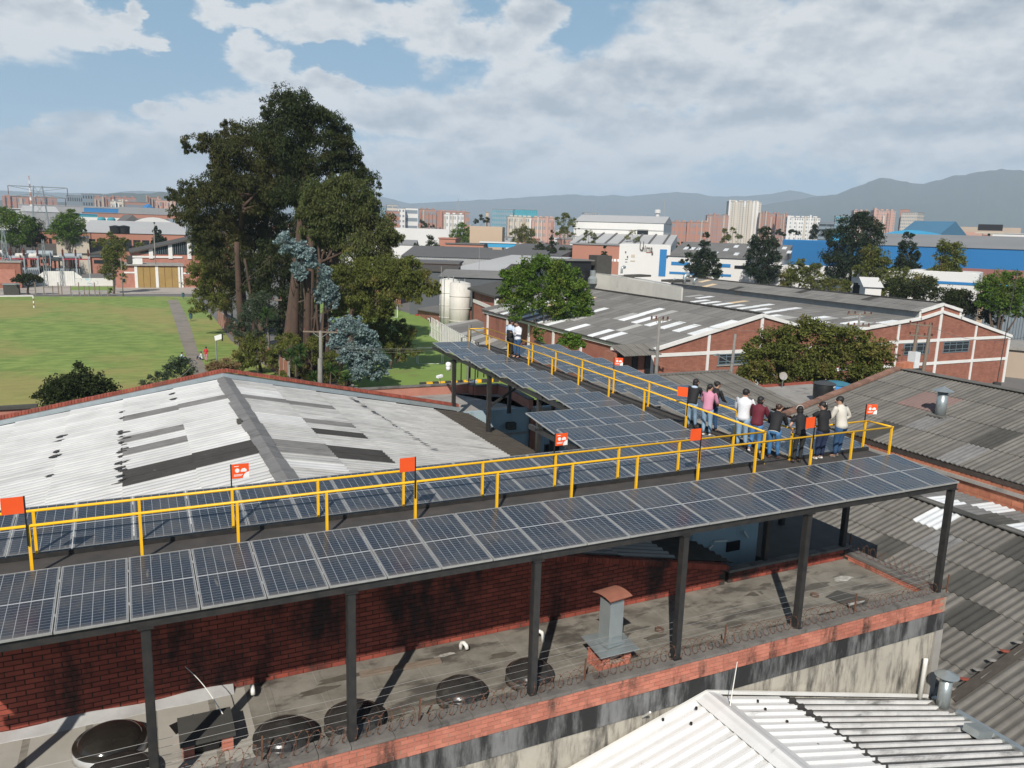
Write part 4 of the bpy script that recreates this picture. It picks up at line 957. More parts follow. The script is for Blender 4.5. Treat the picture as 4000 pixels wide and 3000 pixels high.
sheet_roof(e2, (R2x, -9.9, R2z), (0, 1, 0), V2b, 25, 2, 1.045, 1.40, lambda i, j: 'sky_w' if (i, j) in ((15, 0), (14, 1), (12, 0)) else ('fc_dark' if (i, j) in ((13, 0), (11, 1)) else 'rgrey'), rip=4, amp=.03)
for k in range(25):
    MB().obox((R2x, -9.9+1.045*k+.52, R2z+.06), (.2, 0, 0), (0, .51, 0), (0, 0, .02)).build('ridge_piece', 'fc_dark' if k % 3 else 'fc', e2)
b = MB().bar((R2x, -.50, R2z+.03), (20.5, -.50, R2z-(R2x-20.5)*t2+.03), .28, .07); b.build('valley_flashing', 'dirtyroof', e2)
for k in range(14):
    xx = R2x-.5-k*.55; MB().obox((xx, -.31, R2z-(R2x-xx)*t2+.07), (.24, 0, -.068), (0, .05, 0), (0, 0, .025)).build('mortar_lump', 'capbrick' if k % 3 == 0 else 'concrete', e2)
MB().box(20.6, 31.3, -9.9, 16.3, GZ, -6.3).build('wall', 'brick_far', e2)
MB().prism([(20.6, 16.2, -6.3), (31.3, 16.2, -6.3), (31.3, 16.2, -4.0), (R2x, 16.2, R2z-.05), (20.6, 16.2, R2z-.05-(R2x-20.6)*t2)], (0, .15, 0)).build('gable', 'brick_far', e2)

# ------------------------------------------------------------------ white metal roof in the bottom right corner
wm = thing('white_metal_shed', 'shed with a white trapezoid metal roof in the bottom right corner', 'building', (13, -3, GZ))
KX, KZ = 12.41, -4.05; sR, sL = .262, .262
Vm = Vector((1, 0, -sR)).normalized(); Vn = Vector((-1, 0, -sL)).normalized()
M['metal_white'] = mat('white_metal_roof', (.80,.80,.78), (.70,.70,.68), 1.2, .7, .35, rnd=.03, streak=None, c3=(.16,.155,.15), s3=1.5, t3=(.62,.74), a3=.6, st3=(.25,2.2,1), detail=7, groove=(1.01*1.03/4, .22, (.35,.34,.33), .77*1.01*1.03/4))
M['metal_dirty'] = mat('dirty_white_metal_roof', (.74,.735,.71), (.52,.51,.49), 2.0, .7, .5, rnd=.04, c3=(.075,.07,.064), s3=1.6, t3=(.50,.72), a3=.8, st3=(.3,1.6,1), detail=8, groove=(1.01*1.03/4, 1.35, (.055,.052,.047), .77*1.01*1.03/4))
sheet_roof(wm, (KX+.03, -9.2, KZ), (0, 1, 0), Vm, 9, 1, 1.01, 2.35, lambda i, j: 'metal_white', rip=4, amp=.03, prof='trap')
sheet_roof(wm, (KX+.03+2.3*.967, -9.2, KZ-2.3*.967*sR-.01), (0, 1, 0), Vm, 9, 1, 1.01, 5.6, lambda i, j: 'metal_dirty', rip=4, amp=.03, prof='trap')
sheet_roof(wm, (KX-.03, -9.2, KZ), (0, 1, 0), Vn, 9, 1, 1.01, 6.5, lambda i, j: 'metal_white', rip=4, amp=.03, prof='trap')
sheet_roof(wm, (KX+.03+2.3*.967-.28, -9.2, KZ-(2.3*.967-.28)*sR+.012), (0, 1, 0), Vm, 9, 1, 1.01, .52, lambda i, j: 'rblack', rip=4, amp=.03, prof='trap', name='lap_sheet')
for k in range(16):
    y0 = -.14-k*.6; w1, w2 = .33, .33
    MB().prism([(KX-w1, y0, KZ+.07-w1*sL), (KX, y0, KZ+.10), (KX+w2, y0, KZ+.07-w2*sR), (KX+w2, y0, KZ+.085-w2*sR), (KX, y0, KZ+.118), (KX-w1, y0, KZ+.085-w1*sL)][::-1], (0, -.615, -.002*(k % 2)+.001)).build('ridge_piece', 'metal_white', wm)
MB().prism([(12.4-7, -9.3, GZ), (20.2, -9.3, GZ), (20.2, -9.3, KZ-.08-7.8*sR), (KX, -9.3, KZ-.08), (5.4, -9.3, KZ-.08-7*sL)], (0, 9.1, 0)).build('wall', 'plaster', wm)
b = MB().bar((20.22, -.2, -6.02), (20.22, -9.3, -6.02), .16, .12); b.build('edge_flashing', 'galv', wm)
b = MB().bar((KX, -.11, KZ+.09), (20.1, -.11, KZ+.09-7.7*sR), .05, .08); b.bar((KX, -.11, KZ+.09), (6, -.11, KZ+.09-6.4*sL), .05, .08); b.build('wall_flashing', 'trim', wm)
for px, py in ((2450, 2880), (2590, 2810), (2700, 2825), (2720, 2765), (2510, 2990), (2990, 2770), (3075, 2818), (3195, 2910), (2960, 2738)):
    p = G(px, py, -4.4); dx = p.x-KX; z = KZ-abs(dx)*(sR if dx > 0 else sL)
    p = G(px, py, z+.05); MB().lathe((p.x, p.y, z+.02), [(.03, 0), (.03, .05), (.012, .06)], 8).build('roof_screw', 'black', wm)
p = G(3680, 2765, -6.0); flue((20.0, -.62, -5.98), .85, .155, 'dark grey flue with a conical cap beside the corner of the block', 'galv')
o = MB().tube([(19.65, -.2, -5.9), (19.72, -.17, -4.95), (19.72, -.17, -4.75)], .055, 10).build('downpipe', 'pvc', None, loc=(19.65, -.2, -5.9), smooth=True); top(o, 'short white plastic pipe standing at the right end of the stained wall', 'pipe')
p = AY(3790, 2870, -1.9); MB().obox((19.5, -1.9, -5.72), (.28, 0, -.07), (0, .2, 0), (.02, 0, .09)).build('roof_vent', 'galv', wm)
p = AY(2500, 2793, -.18); q = AY(2540, 2766, -.35)
o = MB().tube([AY(2510, 2800, -.08), AY(2540, 2782, -.55)], .022, 8).build('conduit_stub', 'pvc', None); top(o, 'short pale conduit sticking out of the stained wall', 'conduit')
o = MB().tube([Vector((KX+.1, -.75, KZ+.1)), AY(2880, 2585, -.5)], [.014, .008], 6).build('aerial', 'pvc', None); top(o, 'thin pale aerial rising from the ridge of the white metal roof', 'aerial')
# ------------------------------------------------------------------ small roofs between the canopy and the warehouses
s1 = thing('low_grey_shed', 'low shed with a pale ribbed grey roof behind the railing group, beside the water tanks', 'building', (29, 22, GZ))
Vs = Vector((0, -6.15, -.88)).normalized()
sheet_roof(s1, (23.0, 25.45, -2.22), (1, 0, 0), Vs, 13, 3, .91, 2.08, lambda i, j: 'fc', rip=5, amp=.026)
MB().box(23, 34.7, 19.5, 25.6, GZ, -3.2).build('wall', 'concrete', s1); MB().bar((23, 25.5, -2.16), (34.9, 25.5, -2.16), .35, .07).build('ridge_cap', 'fc', s1)
MB().prism([(34.7, 19.5, -3.2), (34.7, 25.5, -3.2), (34.7, 25.5, -2.3)], (-.15, 0, 0)).build('gable', 'concrete', s1)
s2 = thing('tank_slab_house', 'house with a flat grey concrete slab carrying the two water tanks', 'building', (38, 20, GZ))
MB().prism([(33.4, 15.6, -3.7), (27.4, 12.9, -3.7), (34.9, 12.9, -3.7), (42.5, 20.0, -3.7), (42.5, 25.9, -3.7), (35.2, 25.9, -3.7), (35.0, 19.2, -3.7)][::1], (0, 0, .2)).build('roof', 'concrete', s2)
MB().box(35.2, 42.3, 20, 25.7, GZ, -3.71).build('wall', 'hollow', s2)
MB().box(35.1, 42.6, 25.75, 25.95, -3.5, -3.36).build('kerb', 'capbrick', s2); MB().box(42.4, 42.6, 20, 25.75, -3.5, -3.36).build('kerb', 'capbrick', s2)
MB().box(42.8, 46, 21, 25, GZ, -3.6).build('annex', 'salmon', s2)
def tank(c, r_, h, body, lid, label, txt=None):
    t = thing('water_tank', label, 'water tank', c, None)
    MB().lathe(c, [(r_*.93, 0), (r_*.95, h*.1), (r_*.99, h*.5), (r_, h*.86), (r_*.97, h*.9)], 36).build('tank_body', body, t, smooth=True)
    MB().lathe(Vector(c)+Vector((0, 0, h*.885)), [(r_*1.06, 0), (r_*1.07, .03), (r_*1.0, .05), (r_*.62, .13), (r_*.3, .17), (.02, .18)], 28).build('lid', lid, t)
    return t
M['tank_black'] = mat('black_tank', (.012,.013,.014), (.02,.02,.021), 2, .6, .42); M['tank_lid'] = mat('grey_lid', (.06,.065,.068), (.045,.048,.05), 2, .6, .6)
M['tank_blue'] = mat('blue_tank', (.02,.22,.52), (.015,.17,.42), 2, .6, .45); M['tank_blid'] = mat('faded_blue_lid', (.05,.20,.27), (.04,.16,.22), 2, .6, .6)
tk = tank((38.35, 20.95, -3.5), .62, 1.28, 'tank_black', 'tank_lid', 'black round water tank with a grey domed lid on the concrete slab')
a = rad(-72)
for i, (dx, dz, w_, h_) in enumerate(((-.11, .98, .34, .12), (.02, .90, .12, .035))):
    b = MB()
    for q in range(6):
        a0 = rad(-78)+ (q/6)*w_/.62+dx; a1 = a0+w_/.62/6*.82
        b.face([(38.35+.628*math.cos(x_), 20.95+.628*math.sin(x_), -3.5+z_) for x_, z_ in ((a0, dz), (a1, dz), (a1, dz+h_*(.7+.3*((q*3) % 2))), (a0, dz+h_*(.7+.3*((q*3) % 2))))])
    b.build('lettering', 'white', tk)
tank((41.0, 22.4, -3.6), .80, .92, 'tank_blue', 'tank_blid', 'blue water tank with a faded lid just right of the black tank')
o = MB().tube([(39.0, 20.6, -2.75), (40.9, 20.9, -2.95)], .02, 6).build('water_pipe', 'pvc', None); top(o, 'thin white pipe running from the black tank across the blue one', 'pipe')
d = thing('satellite_dish', 'small grey satellite dish on the corner of the concrete slab', 'satellite dish', G(3055, 1512, -3.45)); c = WL[d]
MB().tube([c, c+Vector((0, 0, .45))], .02, 6).build('mast', 'galv', d)
bb = MB(); n = Vector((-.35, -.8, .35)).normalized(); u_ = n.cross(Vector((0, 0, 1))).normalized(); v_ = u_.cross(n); cc = c+Vector((0, 0, .72))
for k in range(20):
    a0, a1 = 2*math.pi*k/20, 2*math.pi*(k+1)/20
    P = lambda a, r_, dd: cc+(u_*math.cos(a)+v_*math.sin(a))*r_+n*dd
    bb.face([P(a0, .27, .06), P(a1, .27, .06), P(a1, .14, .015), P(a0, .14, .015)]); bb.face([P(a0, .14, .015), P(a1, .14, .015), cc])
bb.build('dish', 'concrete', d); MB().tube([cc-v_*.3, cc+n*.35-v_*.05], .012, 5).build('feed_arm', 'bluish_white', d)

# ------------------------------------------------------------------ the brick warehouse with two gables
wh = thing('brick_warehouse', 'long double gabled brick warehouse with white bands and white skylights in its grey roof', 'building', (64, 42, GZ))
FY = 42.0
def prof_top(x):
    pts = [(40.84, -3.65), (52.98, -.86), (61.62, -2.85), (74.1, -1.60), (77.45, -.20), (80.5, -1.60), (89.45, -3.85)]
    return float(np.interp(x, [p[0] for p in pts], [p[1] for p in pts]))
brick_field(wh, (40.84, FY, GZ), (1, 0, 0), (0, -1, 0), 48.6, lambda s: prof_top(40.84+s)-GZ, bw=.46, bh=.13, gap=.018, mb='brick_far', mm='mortar_far', back=.3, nmax=0)
def trim(a, b_, w_=.30): MB().bar(a, b_, .10, w_, up=(0, 0, 1) if abs(b_[2]-a[2]) < abs(b_[0]-a[0]) else (1, 0, 0)).build('concrete_band', 'trim', wh)
yf = FY-.03
for x, zt, w_ in ((41.0, -3.7, .42), (47.03, -2.4, .26), (52.98, -.95, .3), (61.62, -2.95, .3), (71.2, -2.05, .26), (77.4, -.4, .34), (83.35, -2.45, .26), (89.3, -3.95, .34)):
    MB().box(x-w_/2, x+w_/2, FY-.09, FY+.02, GZ, zt).build('concrete_column', 'trim', wh)
for z, x0, x1 in ((-4.02, 41, 61.5), (-3.86, 70, 89.3), (-6.3, 41, 89.3), (-4.0, 61.6, 70)):
    MB().box(x0, x1, FY-.075, FY+.02, z-.15, z+.16).build('concrete_band', 'trim', wh)
for a, b_ in (((40.7, -3.62), (52.98, -.80)), ((52.98, -.80), (61.62, -2.80)), ((61.62, -2.80), (74.2, -1.52)), ((80.4, -1.52), (89.6, -3.80)), ((74.1, -.80), (77.45, -.10)), ((77.45, -.10), (80.5, -.80)), ((74.1, -1.55), (77.4, -.86)), ((77.4, -.86), (80.5, -1.55))):
    p, q = Vector((a[0], FY-.06, a[1])), Vector((b_[0], FY-.06, b_[1])); MB().bar(p, q, .26, .30).build('verge_band', 'trim', wh)
MB().prism([(74.1, FY, -1.75), (80.5, FY, -1.75), (80.5, FY, -.85), (77.45, FY, -.15), (74.1, FY, -.85)], (0, .3, 0)).build('monitor_gable', 'brick_far', wh)
for x in (74.1, 80.4): MB().box(x-.12, x+.12, FY-.09, FY+.02, -1.7, -.75).build('concrete_column', 'trim', wh)
def win(parent, x0, x1, z0, z1, y, nx=4, nz=3, fm='glass_blue', bar_=.05, gm='glass_dark', frame_m=None):
    w0 = MB(); fmn = frame_m or 'winframe'
    w0.box(x0, x1, y-.06, y, z0, z0+bar_*1.4).box(x0, x1, y-.06, y, z1-bar_*1.4, z1).box(x0, x0+bar_*1.4, y-.06, y, z0+bar_*1.4, z1-bar_*1.4).box(x1-bar_*1.4, x1, y-.06, y, z0+bar_*1.4, z1-bar_*1.4)
    for i in range(1, nx): xx = x0+(x1-x0)*i/nx; w0.box(xx-bar_/2, xx+bar_/2, y-.05, y, z0+bar_*1.4, z1-bar_*1.4)
    for i in range(1, nz): zz = z0+(z1-z0)*(.28 if (nz == 3 and i == 1) else .72 if nz == 3 else i/nz); w0.box(x0+bar_*1.4, x1-bar_*1.4, y-.045, y-.002, zz-bar_/2, zz+bar_/2)
    f = w0.build('window', fmn, parent); MB().box(x0+.02, x1-.02, y-.02, y-.004, z0+.02, z1-.02).build('pane', gm, f); return f
M['winframe'] = mat('blue_grey_window_frame', (.16,.22,.25), (.12,.17,.20), 2, .6, .6)
for x0, x1, z0, z1 in ((48.25, 51.85, -5.15, -4.18), (72.3, 76.2, -5.25, -4.05), (78.35, 82.5, -5.25, -4.08)): win(wh, x0, x1, z0, z1, FY-.012, 4, 3)
MB().box(48.1, 52.0, FY-.12, FY, -5.27, -5.17).build('sill', 'concrete', wh)
rp = random.Random(5)
def sk(ridx):
    def f(i, j):
        if j == 0: return 'fc_far'
        q = rp.random()
        if (i+j*2+ridx) % 2 == 0 and q < .46: return 'sky_w' if q < .36 else 'sky_d'
        if q < .05: return 'sky_d'
        if q > .985: return 'sky_o'
        return 'fc_far'
    return f
def slope(p, q): v = Vector(q)-Vector(p); return v.normalized(), v.length
v, L_ = slope((52.98, 0, -.70), (40.7, 0, -3.55)); sheet_roof(wh, (52.98, FY-.1, -.70), (0, 1, 0), v, 32, 5, 1.1, L_/5+.01, sk(0), rip=6, amp=.03, nmax=150)
v, L_ = slope((52.98, 0, -.70), (61.62, 0, -2.72)); sheet_roof(wh, (52.98, FY-.1, -.70), (0, 1, 0), v, 32, 3, 1.1, L_/3+.01, sk(1), rip=6, amp=.03, nmax=30)
v, L_ = slope((74.2, 0, -1.48), (61.62, 0, -2.74)); sheet_roof(wh, (74.2, FY-.1, -1.48), (0, 1, 0), v, 38, 5, 1.1, L_/5+.01, sk(2), rip=6, amp=.03, nmax=100)
v, L_ = slope((77.45, 0, 0.0), (73.7, 0, -.78)); sheet_roof(wh, (77.45, FY-.2, 0.0), (0, 1, 0), v, 38, 2, 1.1, L_/2+.01, lambda i, j: 'rblack' if (i, j) in ((7, 0), (16, 0), (25, 1)) else ('sky_o' if (i, j) in ((33, 0), (30, 1)) else 'fc_far'), rip=6, amp=.03, nmax=40)
v, L_ = slope((77.45, 0, 0.0), (80.9, 0, -.72)); sheet_roof(wh, (77.45, FY-.2, 0.0), (0, 1, 0), v, 38, 2, 1.1, L_/2+.01, lambda i, j: 'fc_far', rip=6, amp=.03, nmax=0)
v, L_ = slope((80.5, 0, -1.5), (89.7, 0, -3.72)); sheet_roof(wh, (80.5, FY-.1, -1.5), (0, 1, 0), v, 38, 3, 1.1, L_/3+.01, lambda i, j: 'fc_far', rip=6, amp=.03, nmax=0)
M['mon_side'] = mat('pale_ribbed_side', (.36,.37,.37), (.28,.29,.29), .8, .7, .7, c3=(.42,.30,.16), s3=.5, t3=(.6,.7), a3=.5)
b = MB()
for k in range(150):
    y0 = FY+k*.28
    if y0 > 83.6: break
    b.box(74.05, 74.14 if k % 2 else 74.10, y0, y0+.27, -1.62, -.80)
b.build('monitor_side', 'mon_side', wh, kind='stuff')
MB().box(80.4, 80.5, FY, 83.6, -1.62, -.80).build('monitor_side', 'mon_side', wh)
rc = MB()
for k in range(32): rc.obox((52.98, FY+.5+k*1.1, -.62), (.25, 0, 0), (0, .48, 0), (0, 0, .04))
for k in range(38): rc.obox((77.45, FY+.5+k*1.1, .07), (.25, 0, 0), (0, .48, 0), (0, 0, .04))
rc.build('ridge_tiles', 'rblack', wh, kind='stuff')
MB().box(40.84, 41.1, FY+.3, 77, GZ, -3.95).build('wall', 'brick_far', wh)
MB().box(40.62, 40.80, FY, 77, -4.0, -3.70).build('gutter_band', 'trim', wh); MB().bar((40.5, FY, -3.66), (40.5, 77, -3.66), .12, .09).build('gutter', 'rblack', wh)
for k in range(7): MB().box(40.72, 40.84, FY+k*5.6, FY+k*5.6+.35, GZ, -4.0).build('concrete_column', 'trim', wh)
# translucent white clerestory of the hall behind
cl = thing('clerestory_hall', 'hall with a long white translucent side wall behind the skylight roof', 'building', (60, 80, GZ))
a_, b__ = Vector((53.6, 78.2, 0)), Vector((63.4, 62.0, 0))
P1 = AX(2262, 1110, 54.0); 
for (xa, ya), (xb, yb) in (((2225, 1092), (2385, 1112)), ((2389, 1113), (2552, 1142)), ((2556, 1143), (2700, 1142))):
    pass
cxs = [54.6, 57.6, 60.6, 63.3]; cys = [79.5, 73.5, 67.5, 62.2]
def CW(px, py, k): return AX(px, py, 54.0)
M['poly_wall'] = mat('cream_ribbed_wall', (.60,.58,.52), (.52,.50,.45), .8, .7, .6, c3=(.35,.33,.30), s3=.6, t3=(.6,.7), a3=.4)
q = [AD(2205, 1085, 104), AD(2385, 1113, 97), AD(2552, 1145, 90.5), AD(2665, 1158, 86)]
for k in range(3):
    p, r_ = q[k], q[k+1]; L_ = (r_-p); nseg = 22
    for j in range(nseg):
        a0, a1 = p+L_*(j/nseg), p+L_*((j+.92)/nseg)
    zt0 = [AD(2205, 1050, 104).z, AD(2385, 1077, 97).z, AD(2552, 1104, 90.5).z, AD(2700, 1125, 86).z]
    nrm = Vector((-L_.y, L_.x, 0)).normalized()
    b = MB().prism([(p.x, p.y, p.z-1.5), (r_.x, r_.y, r_.z-1.5), (r_.x, r_.y, zt0[k+1]), (p.x, p.y, zt0[k])], -nrm*.15)
    for j in range(nseg):
        c0 = p.lerp(r_, (j+.5)/nseg); b.box(c0.x-.05, c0.x+.05, c0.y-.12, c0.y+.02, c0.z-1.3, zt0[k]+(zt0[k+1]-zt0[k])*(j+.5)/nseg-.02)
    b.build('wall_panel', 'poly_wall', cl)
    MB().prism([(p.x, p.y, zt0[k]+.02), (r_.x, r_.y, zt0[k+1]+.02), (r_.x+6, r_.y+12, zt0[k+1]-.3), (p.x+6, p.y+12, zt0[k]-.3)], (0, 0, .06)).build('roof', 'sky_d' if k != 1 else 'poly_wall', cl)
for px, py, dd, l_ in ((2425, 1085, 100, 0), (2490, 1080, 99, 1), (2640, 1100, 92, 2)):
    p = AD(px, py, dd); MB().obox(p+Vector((0, 0, .1)), (1.6, .6, 0), (-.3, .8, 0), (0, 0, .12)).build('roof_patch', 'fc_dark', cl)
def cowl(px, py, dd, s_, label):
    p = AD(px, py, dd); t = thing('roof_cowl', label, 'roof vent', p, 'bent roof cowls above the clerestory hall'); s_ *= .55; pts = [p, p+Vector((0, 0, s_*.8)), p+Vector((.1*s_, 0, s_*1.3)), p+Vector((.5*s_, 0, s_*1.55)), p+Vector((.9*s_, 0, s_*1.4))]
    MB().tube(pts, [s_*.28, s_*.28, s_*.32, s_*.34, s_*.36], 10).build('duct', 'galv', t, smooth=True)
cowl(2628, 1112, 92, .7, 'small bent cowl on the left of the roof vents'); cowl(2672, 1108, 92, 1.2, 'largest bent cowl among the roof vents'); cowl(2710, 1112, 92, .8, 'bent cowl furthest right above the skylight roof'); cowl(2428, 1068, 105, 1.0, 'grey cowl below the white sign building')
def simple(name, label, cat, mt, *boxes, group=None, loc=None):
    bx_ = boxes[0]; t = thing(name, label, cat, loc or (bx_[0], bx_[2], bx_[4]), group)
    for q_ in boxes: MB().box(*q_[:6]).build(q_[6] if len(q_) > 6 else 'block', q_[7] if len(q_) > 7 else mt, t)
    return t
p = AD(2330, 1058, 100); t = thing('rooftop_plant', 'black rooftop plant room and fan housings right of the green tree', 'plant room', p)
MB().box(p.x-4.2, p.x-.8, p.y, p.y+3, p.z-1.3, p.z+1.2).build('cabin', 'black', t); MB().box(p.x-4.5, p.x-.5, p.y-.3, p.y+3.2, p.z+1.2, p.z+1.35).build('cabin_roof', 'fc_far', t)
MB().box(p.x+.0, p.x+2.2, p.y, p.y+2, p.z-1.2, p.z+1.9).build('filter_housing', 'fc_dark', t); MB().lathe((p.x-1.0, p.y-.8, p.z-1.5), [(.6, 0), (.6, .6), (.35, .9), (.35, 1.6)], 12).build('fan', 'galv', t)
MB().box(p.x+2.3, p.x+4.0, p.y-.5, p.y+1, p.z-1.7, p.z-.9).build('air_box', 'galv', t)

# red roofed lean-to beside the canopy
M['redroof'] = mat('faded_red_roof', (.33,.12,.12), (.27,.09,.09), .8, .7, .7, c3=(.38,.25,.22), s3=.6, t3=(.58,.7), a3=.5)
rr_ = thing('red_roofed_shed', 'low brick shed with a faded red roof between the canopy and the warehouse', 'building', (33, 48, GZ))
A0, A1, A2, A3 = G(2190, 1300, -5.2), G(2395, 1392, -5.4), G(2290, 1450, -6.2), G(2080, 1340, -6.0)
MB().prism([A0, A1, A2, A3], (0, 0, .08)).build('roof', 'redroof', rr_)
for k in range(9):
    a0 = A0.lerp(A1, (k+.5)/9); a1 = A3.lerp(A2, (k+.5)/9); MB().bar(a0+Vector((0, 0, .1)), a1+Vector((0, 0, .1)), .08, .05).build('roof_rib', 'redroof', rr_)
MB().prism([(A3.x+.3, A3.y+.3, GZ), (A2.x+.3, A2.y+.3, GZ), (A1.x-.3, A1.y-.3, GZ), (A0.x-.3, A0.y, GZ)], (0, 0, 2.6)).build('wall', 'brick_far', rr_)
po = thing('porch', 'small corrugated porch over a dark doorway at the warehouse corner', 'porch', (40, 40, GZ))
a0, a1 = AY(2400, 1370, 41.0), AY(2530, 1382, 41.0); zt = a0.z
sheet_roof(po, (a0.x, 41.8, zt+.35), (1, 0, 0), Vector((0, -1, -.28)).normalized(), 4, 1, .92, 2.2, lambda i, j: 'fc', rip=5, amp=.03)
MB().box(a0.x, a1.x+.3, 41.0, 42.5, GZ, zt-.2).build('wall', 'brick_far', po)
for px in (2410, 2470, 2520): xx = AY(px, 1400, 40.96).x; MB().box(xx, xx+.55, 40.9, 40.99, -7.5, zt-.4).build('doorway', 'black', po)

# ------------------------------------------------------------------ silos and the buildings behind the lawn
def silo(px, d, r_, ytop, ybot, label):
    p = AD(px, ybot, d); zt = AD(px, ytop, d).z; t = thing('silo', label, 'silo', (p.x, p.y, GZ), 'white silos behind the lawn'); h = zt-GZ
    M.setdefault('silo', mat('dirty_white_silo', (.66,.64,.58), (.56,.54,.49), .6, .7, .6, streak=((.30,.27,.20), 1.2, .54, .6)))
    MB().lathe((p.x, p.y, GZ), [(r_, 0), (r_, h)], 40).build('shell', 'silo', t, smooth=True)
    for k in range(1, 4): MB().lathe((p.x, p.y, GZ+h*k/4), [(r_+.002, -.05), (r_+.06, -.03), (r_+.06, .03), (r_+.002, .05)], 40).build('hoop', 'silo', t)
    MB().lathe((p.x, p.y, GZ+h), [(r_*1.01, 0), (r_*.95, .12), (r_*.3, .35), (r_*.05, .4)], 32).build('top_cone', 'silo', t)
    for a in (.5, 2.4, 4.2): MB().tube([(p.x+r_*.7*math.cos(a), p.y+r_*.7*math.sin(a), GZ+h+.1), (p.x+r_*.7*math.cos(a), p.y+r_*.7*math.sin(a), GZ+h+.7)], .07, 6).build('vent', 'galv', t)
silo(1795, 117, 40/FPX*117*1.01, 1108, 1262, 'nearer white cylindrical silo with rust streaks')
silo(1752, 121, 36/FPX*121, 1095, 1262, 'white silo standing half behind the nearer one')
bw_ = thing('brick_hall', 'brick hall with a white band right of the silos', 'building', AD(1840, 1265, 112))
p0 = AD(1845, 1135, 112); p1 = AD(1935, 1265, 108)
cA = AD(1848, 1262, 114); cB = AD(1938, 1275, 104); zt = AD(1848, 1133, 114).z; cC = cB+Vector((40, 8, 0))
U = (cB-cA); U.z = 0; 
MB().prism([(cA.x, cA.y, GZ), (cB.x, cB.y, GZ), (cB.x, cB.y, zt-.3), (cA.x, cA.y, zt)], (14, 12, 0)).build('wall', 'brick_far', bw_)
Nn = Vector((U.y, -U.x, 0)).normalized(); Nn = -Nn if Nn.dot(CAM-cA) < 0 else Nn
def onw(s_, z, o_=.06): q_ = cA+U*s_+Nn*o_; return (q_.x, q_.y, z)
zb = AD(1848, 1173, 114).z
MB().bar(onw(0, zb), onw(1, zb-.35), .12, .5).build('concrete_band', 'trim', bw_); MB().bar(onw(1.0, GZ), onw(1.0, zt-.3), .3, .5, up=Nn).build('concrete_column', 'trim', bw_); MB().bar(onw(.0, GZ), onw(.0, zt), .2, .3, up=Nn).build('downpipe', 'rblack', bw_)
MB().prism([(cA.x-1, cA.y, zt+.1), (cB.x-.5, cB.y-.5, zt-.2), (cB.x+15, cB.y+12, zt+.5), (cA.x+13, cA.y+13, zt+.8)], (0, 0, .25)).build('roof', 'fc_dark', bw_)
bh = thing('brick_hut', 'low brick hut with a corrugated roof left of the silos', 'building', AD(1640, 1270, 128))
cA = AD(1632, 1268, 140); cB = AD(1722, 1302, 122); U = cB-cA; U.z = 0; zt = AD(1632, 1208, 140).z; ztb = AD(1722, 1225, 122).z
MB().prism([(cA.x, cA.y, GZ), (cB.x, cB.y, GZ), (cB.x, cB.y, ztb), (cA.x, cA.y, zt)], (10, 5, 0)).build('wall', 'brick_far', bh)
MB().prism([(cA.x-.6, cA.y-.6, zt), (cB.x-.3, cB.y-.6, ztb), (cB.x+10, cB.y+5, ztb+1.0), (cA.x+10, cA.y+6, zt+1.0)], (0, 0, .15)).build('roof', 'fc_far', bh)
Nn = Vector((U.y, -U.x, 0)).normalized(); Nn = -Nn if Nn.dot(CAM-cA) < 0 else Nn
for s_ in (.12, .52, .86):
    c0 = cA+U*s_+Nn*.06; z = zt-1.6+(ztb-zt)*s_; f = MB().obox((c0.x, c0.y, z), U.normalized()*.75, Nn*.05, (0, 0, .45)).build('window', 'trim', bh); MB().obox((c0.x+Nn.x*.04, c0.y+Nn.y*.04, z), U.normalized()*.5, Nn*.03, (0, 0, .25)).build('pane', 'glass_dark', f)
c0 = AD(1628, 1243, 139); o = MB().obox(c0, (.3, .1, 0), (-.03, .1, 0), (0, 0, .65)).build('fire_cabinet', mat('red_paint', (.55,.02,.03), rough=.5), None); top(o, 'small red cabinet on the end wall of the brick hut', 'cabinet')
sh = thing('lean_to_shed', 'shed with a grey and white striped lean-to roof in front of the silos', 'building', G(1800, 1400))
a0, a1, a2, a3 = AD(1735, 1268, 108), AD(1860, 1248, 112), AD(2060, 1330, 92), AD(1945, 1395, 84)
for k in range(12):
    q0, q1 = a0.lerp(a3, k/12), a0.lerp(a3, (k+.96)/12); r0, r1 = a1.lerp(a2, k/12), a1.lerp(a2, (k+.96)/12)
    MB().prism([q0, q1, r1, r0], (0, 0, .06)).build('roof_sheet', 'sky_d' if k in (0, 4, 6, 8, 11) else 'fc_far', sh)
MB().prism([a0-Vector((0, 0, .1)), a3-Vector((0, 0, .1)), Vector((a3.x, a3.y, GZ)), Vector((a0.x, a0.y, GZ))], (.15, .1, 0)).build('wall', 'trim', sh)
for k in range(5):
    q0 = a0.lerp(a3, .25+k*.13); MB().box(q0.x-.25, q0.x+.6, q0.y-.3, q0.y-.1, GZ, q0.z-.5).build('opening', 'black', sh)
wf = thing('white_fence', 'white metal fence with panels along the lawn in front of the silos', 'fence', G(1690, 1300))
f0, f1 = AD(1680, 1310, 112), AD(1850, 1395, 88)
for k in range(26):
    q0 = f0.lerp(f1, k/25); z1 = GZ+2.8
    MB().box(q0.x-.05, q0.x+.05, q0.y-.05, q0.y+.05, GZ, z1).build('post', 'trim', wf)
for k in range(12):
    q0 = f0.lerp(f1, .33+k*.055); q1 = f0.lerp(f1, .33+k*.055+.05); MB().prism([(q0.x, q0.y, GZ+.1), (q1.x, q1.y, GZ+.1), (q1.x, q1.y, GZ+2.5), (q0.x, q0.y, GZ+2.5)], (.04, .02, 0)).build('panel', 'trim', wf)
for z in (GZ+.2, GZ+1.4, GZ+2.7): MB().bar((f0.x, f0.y, z), (f1.x, f1.y, z), .05, .06).build('rail', 'trim', wf)
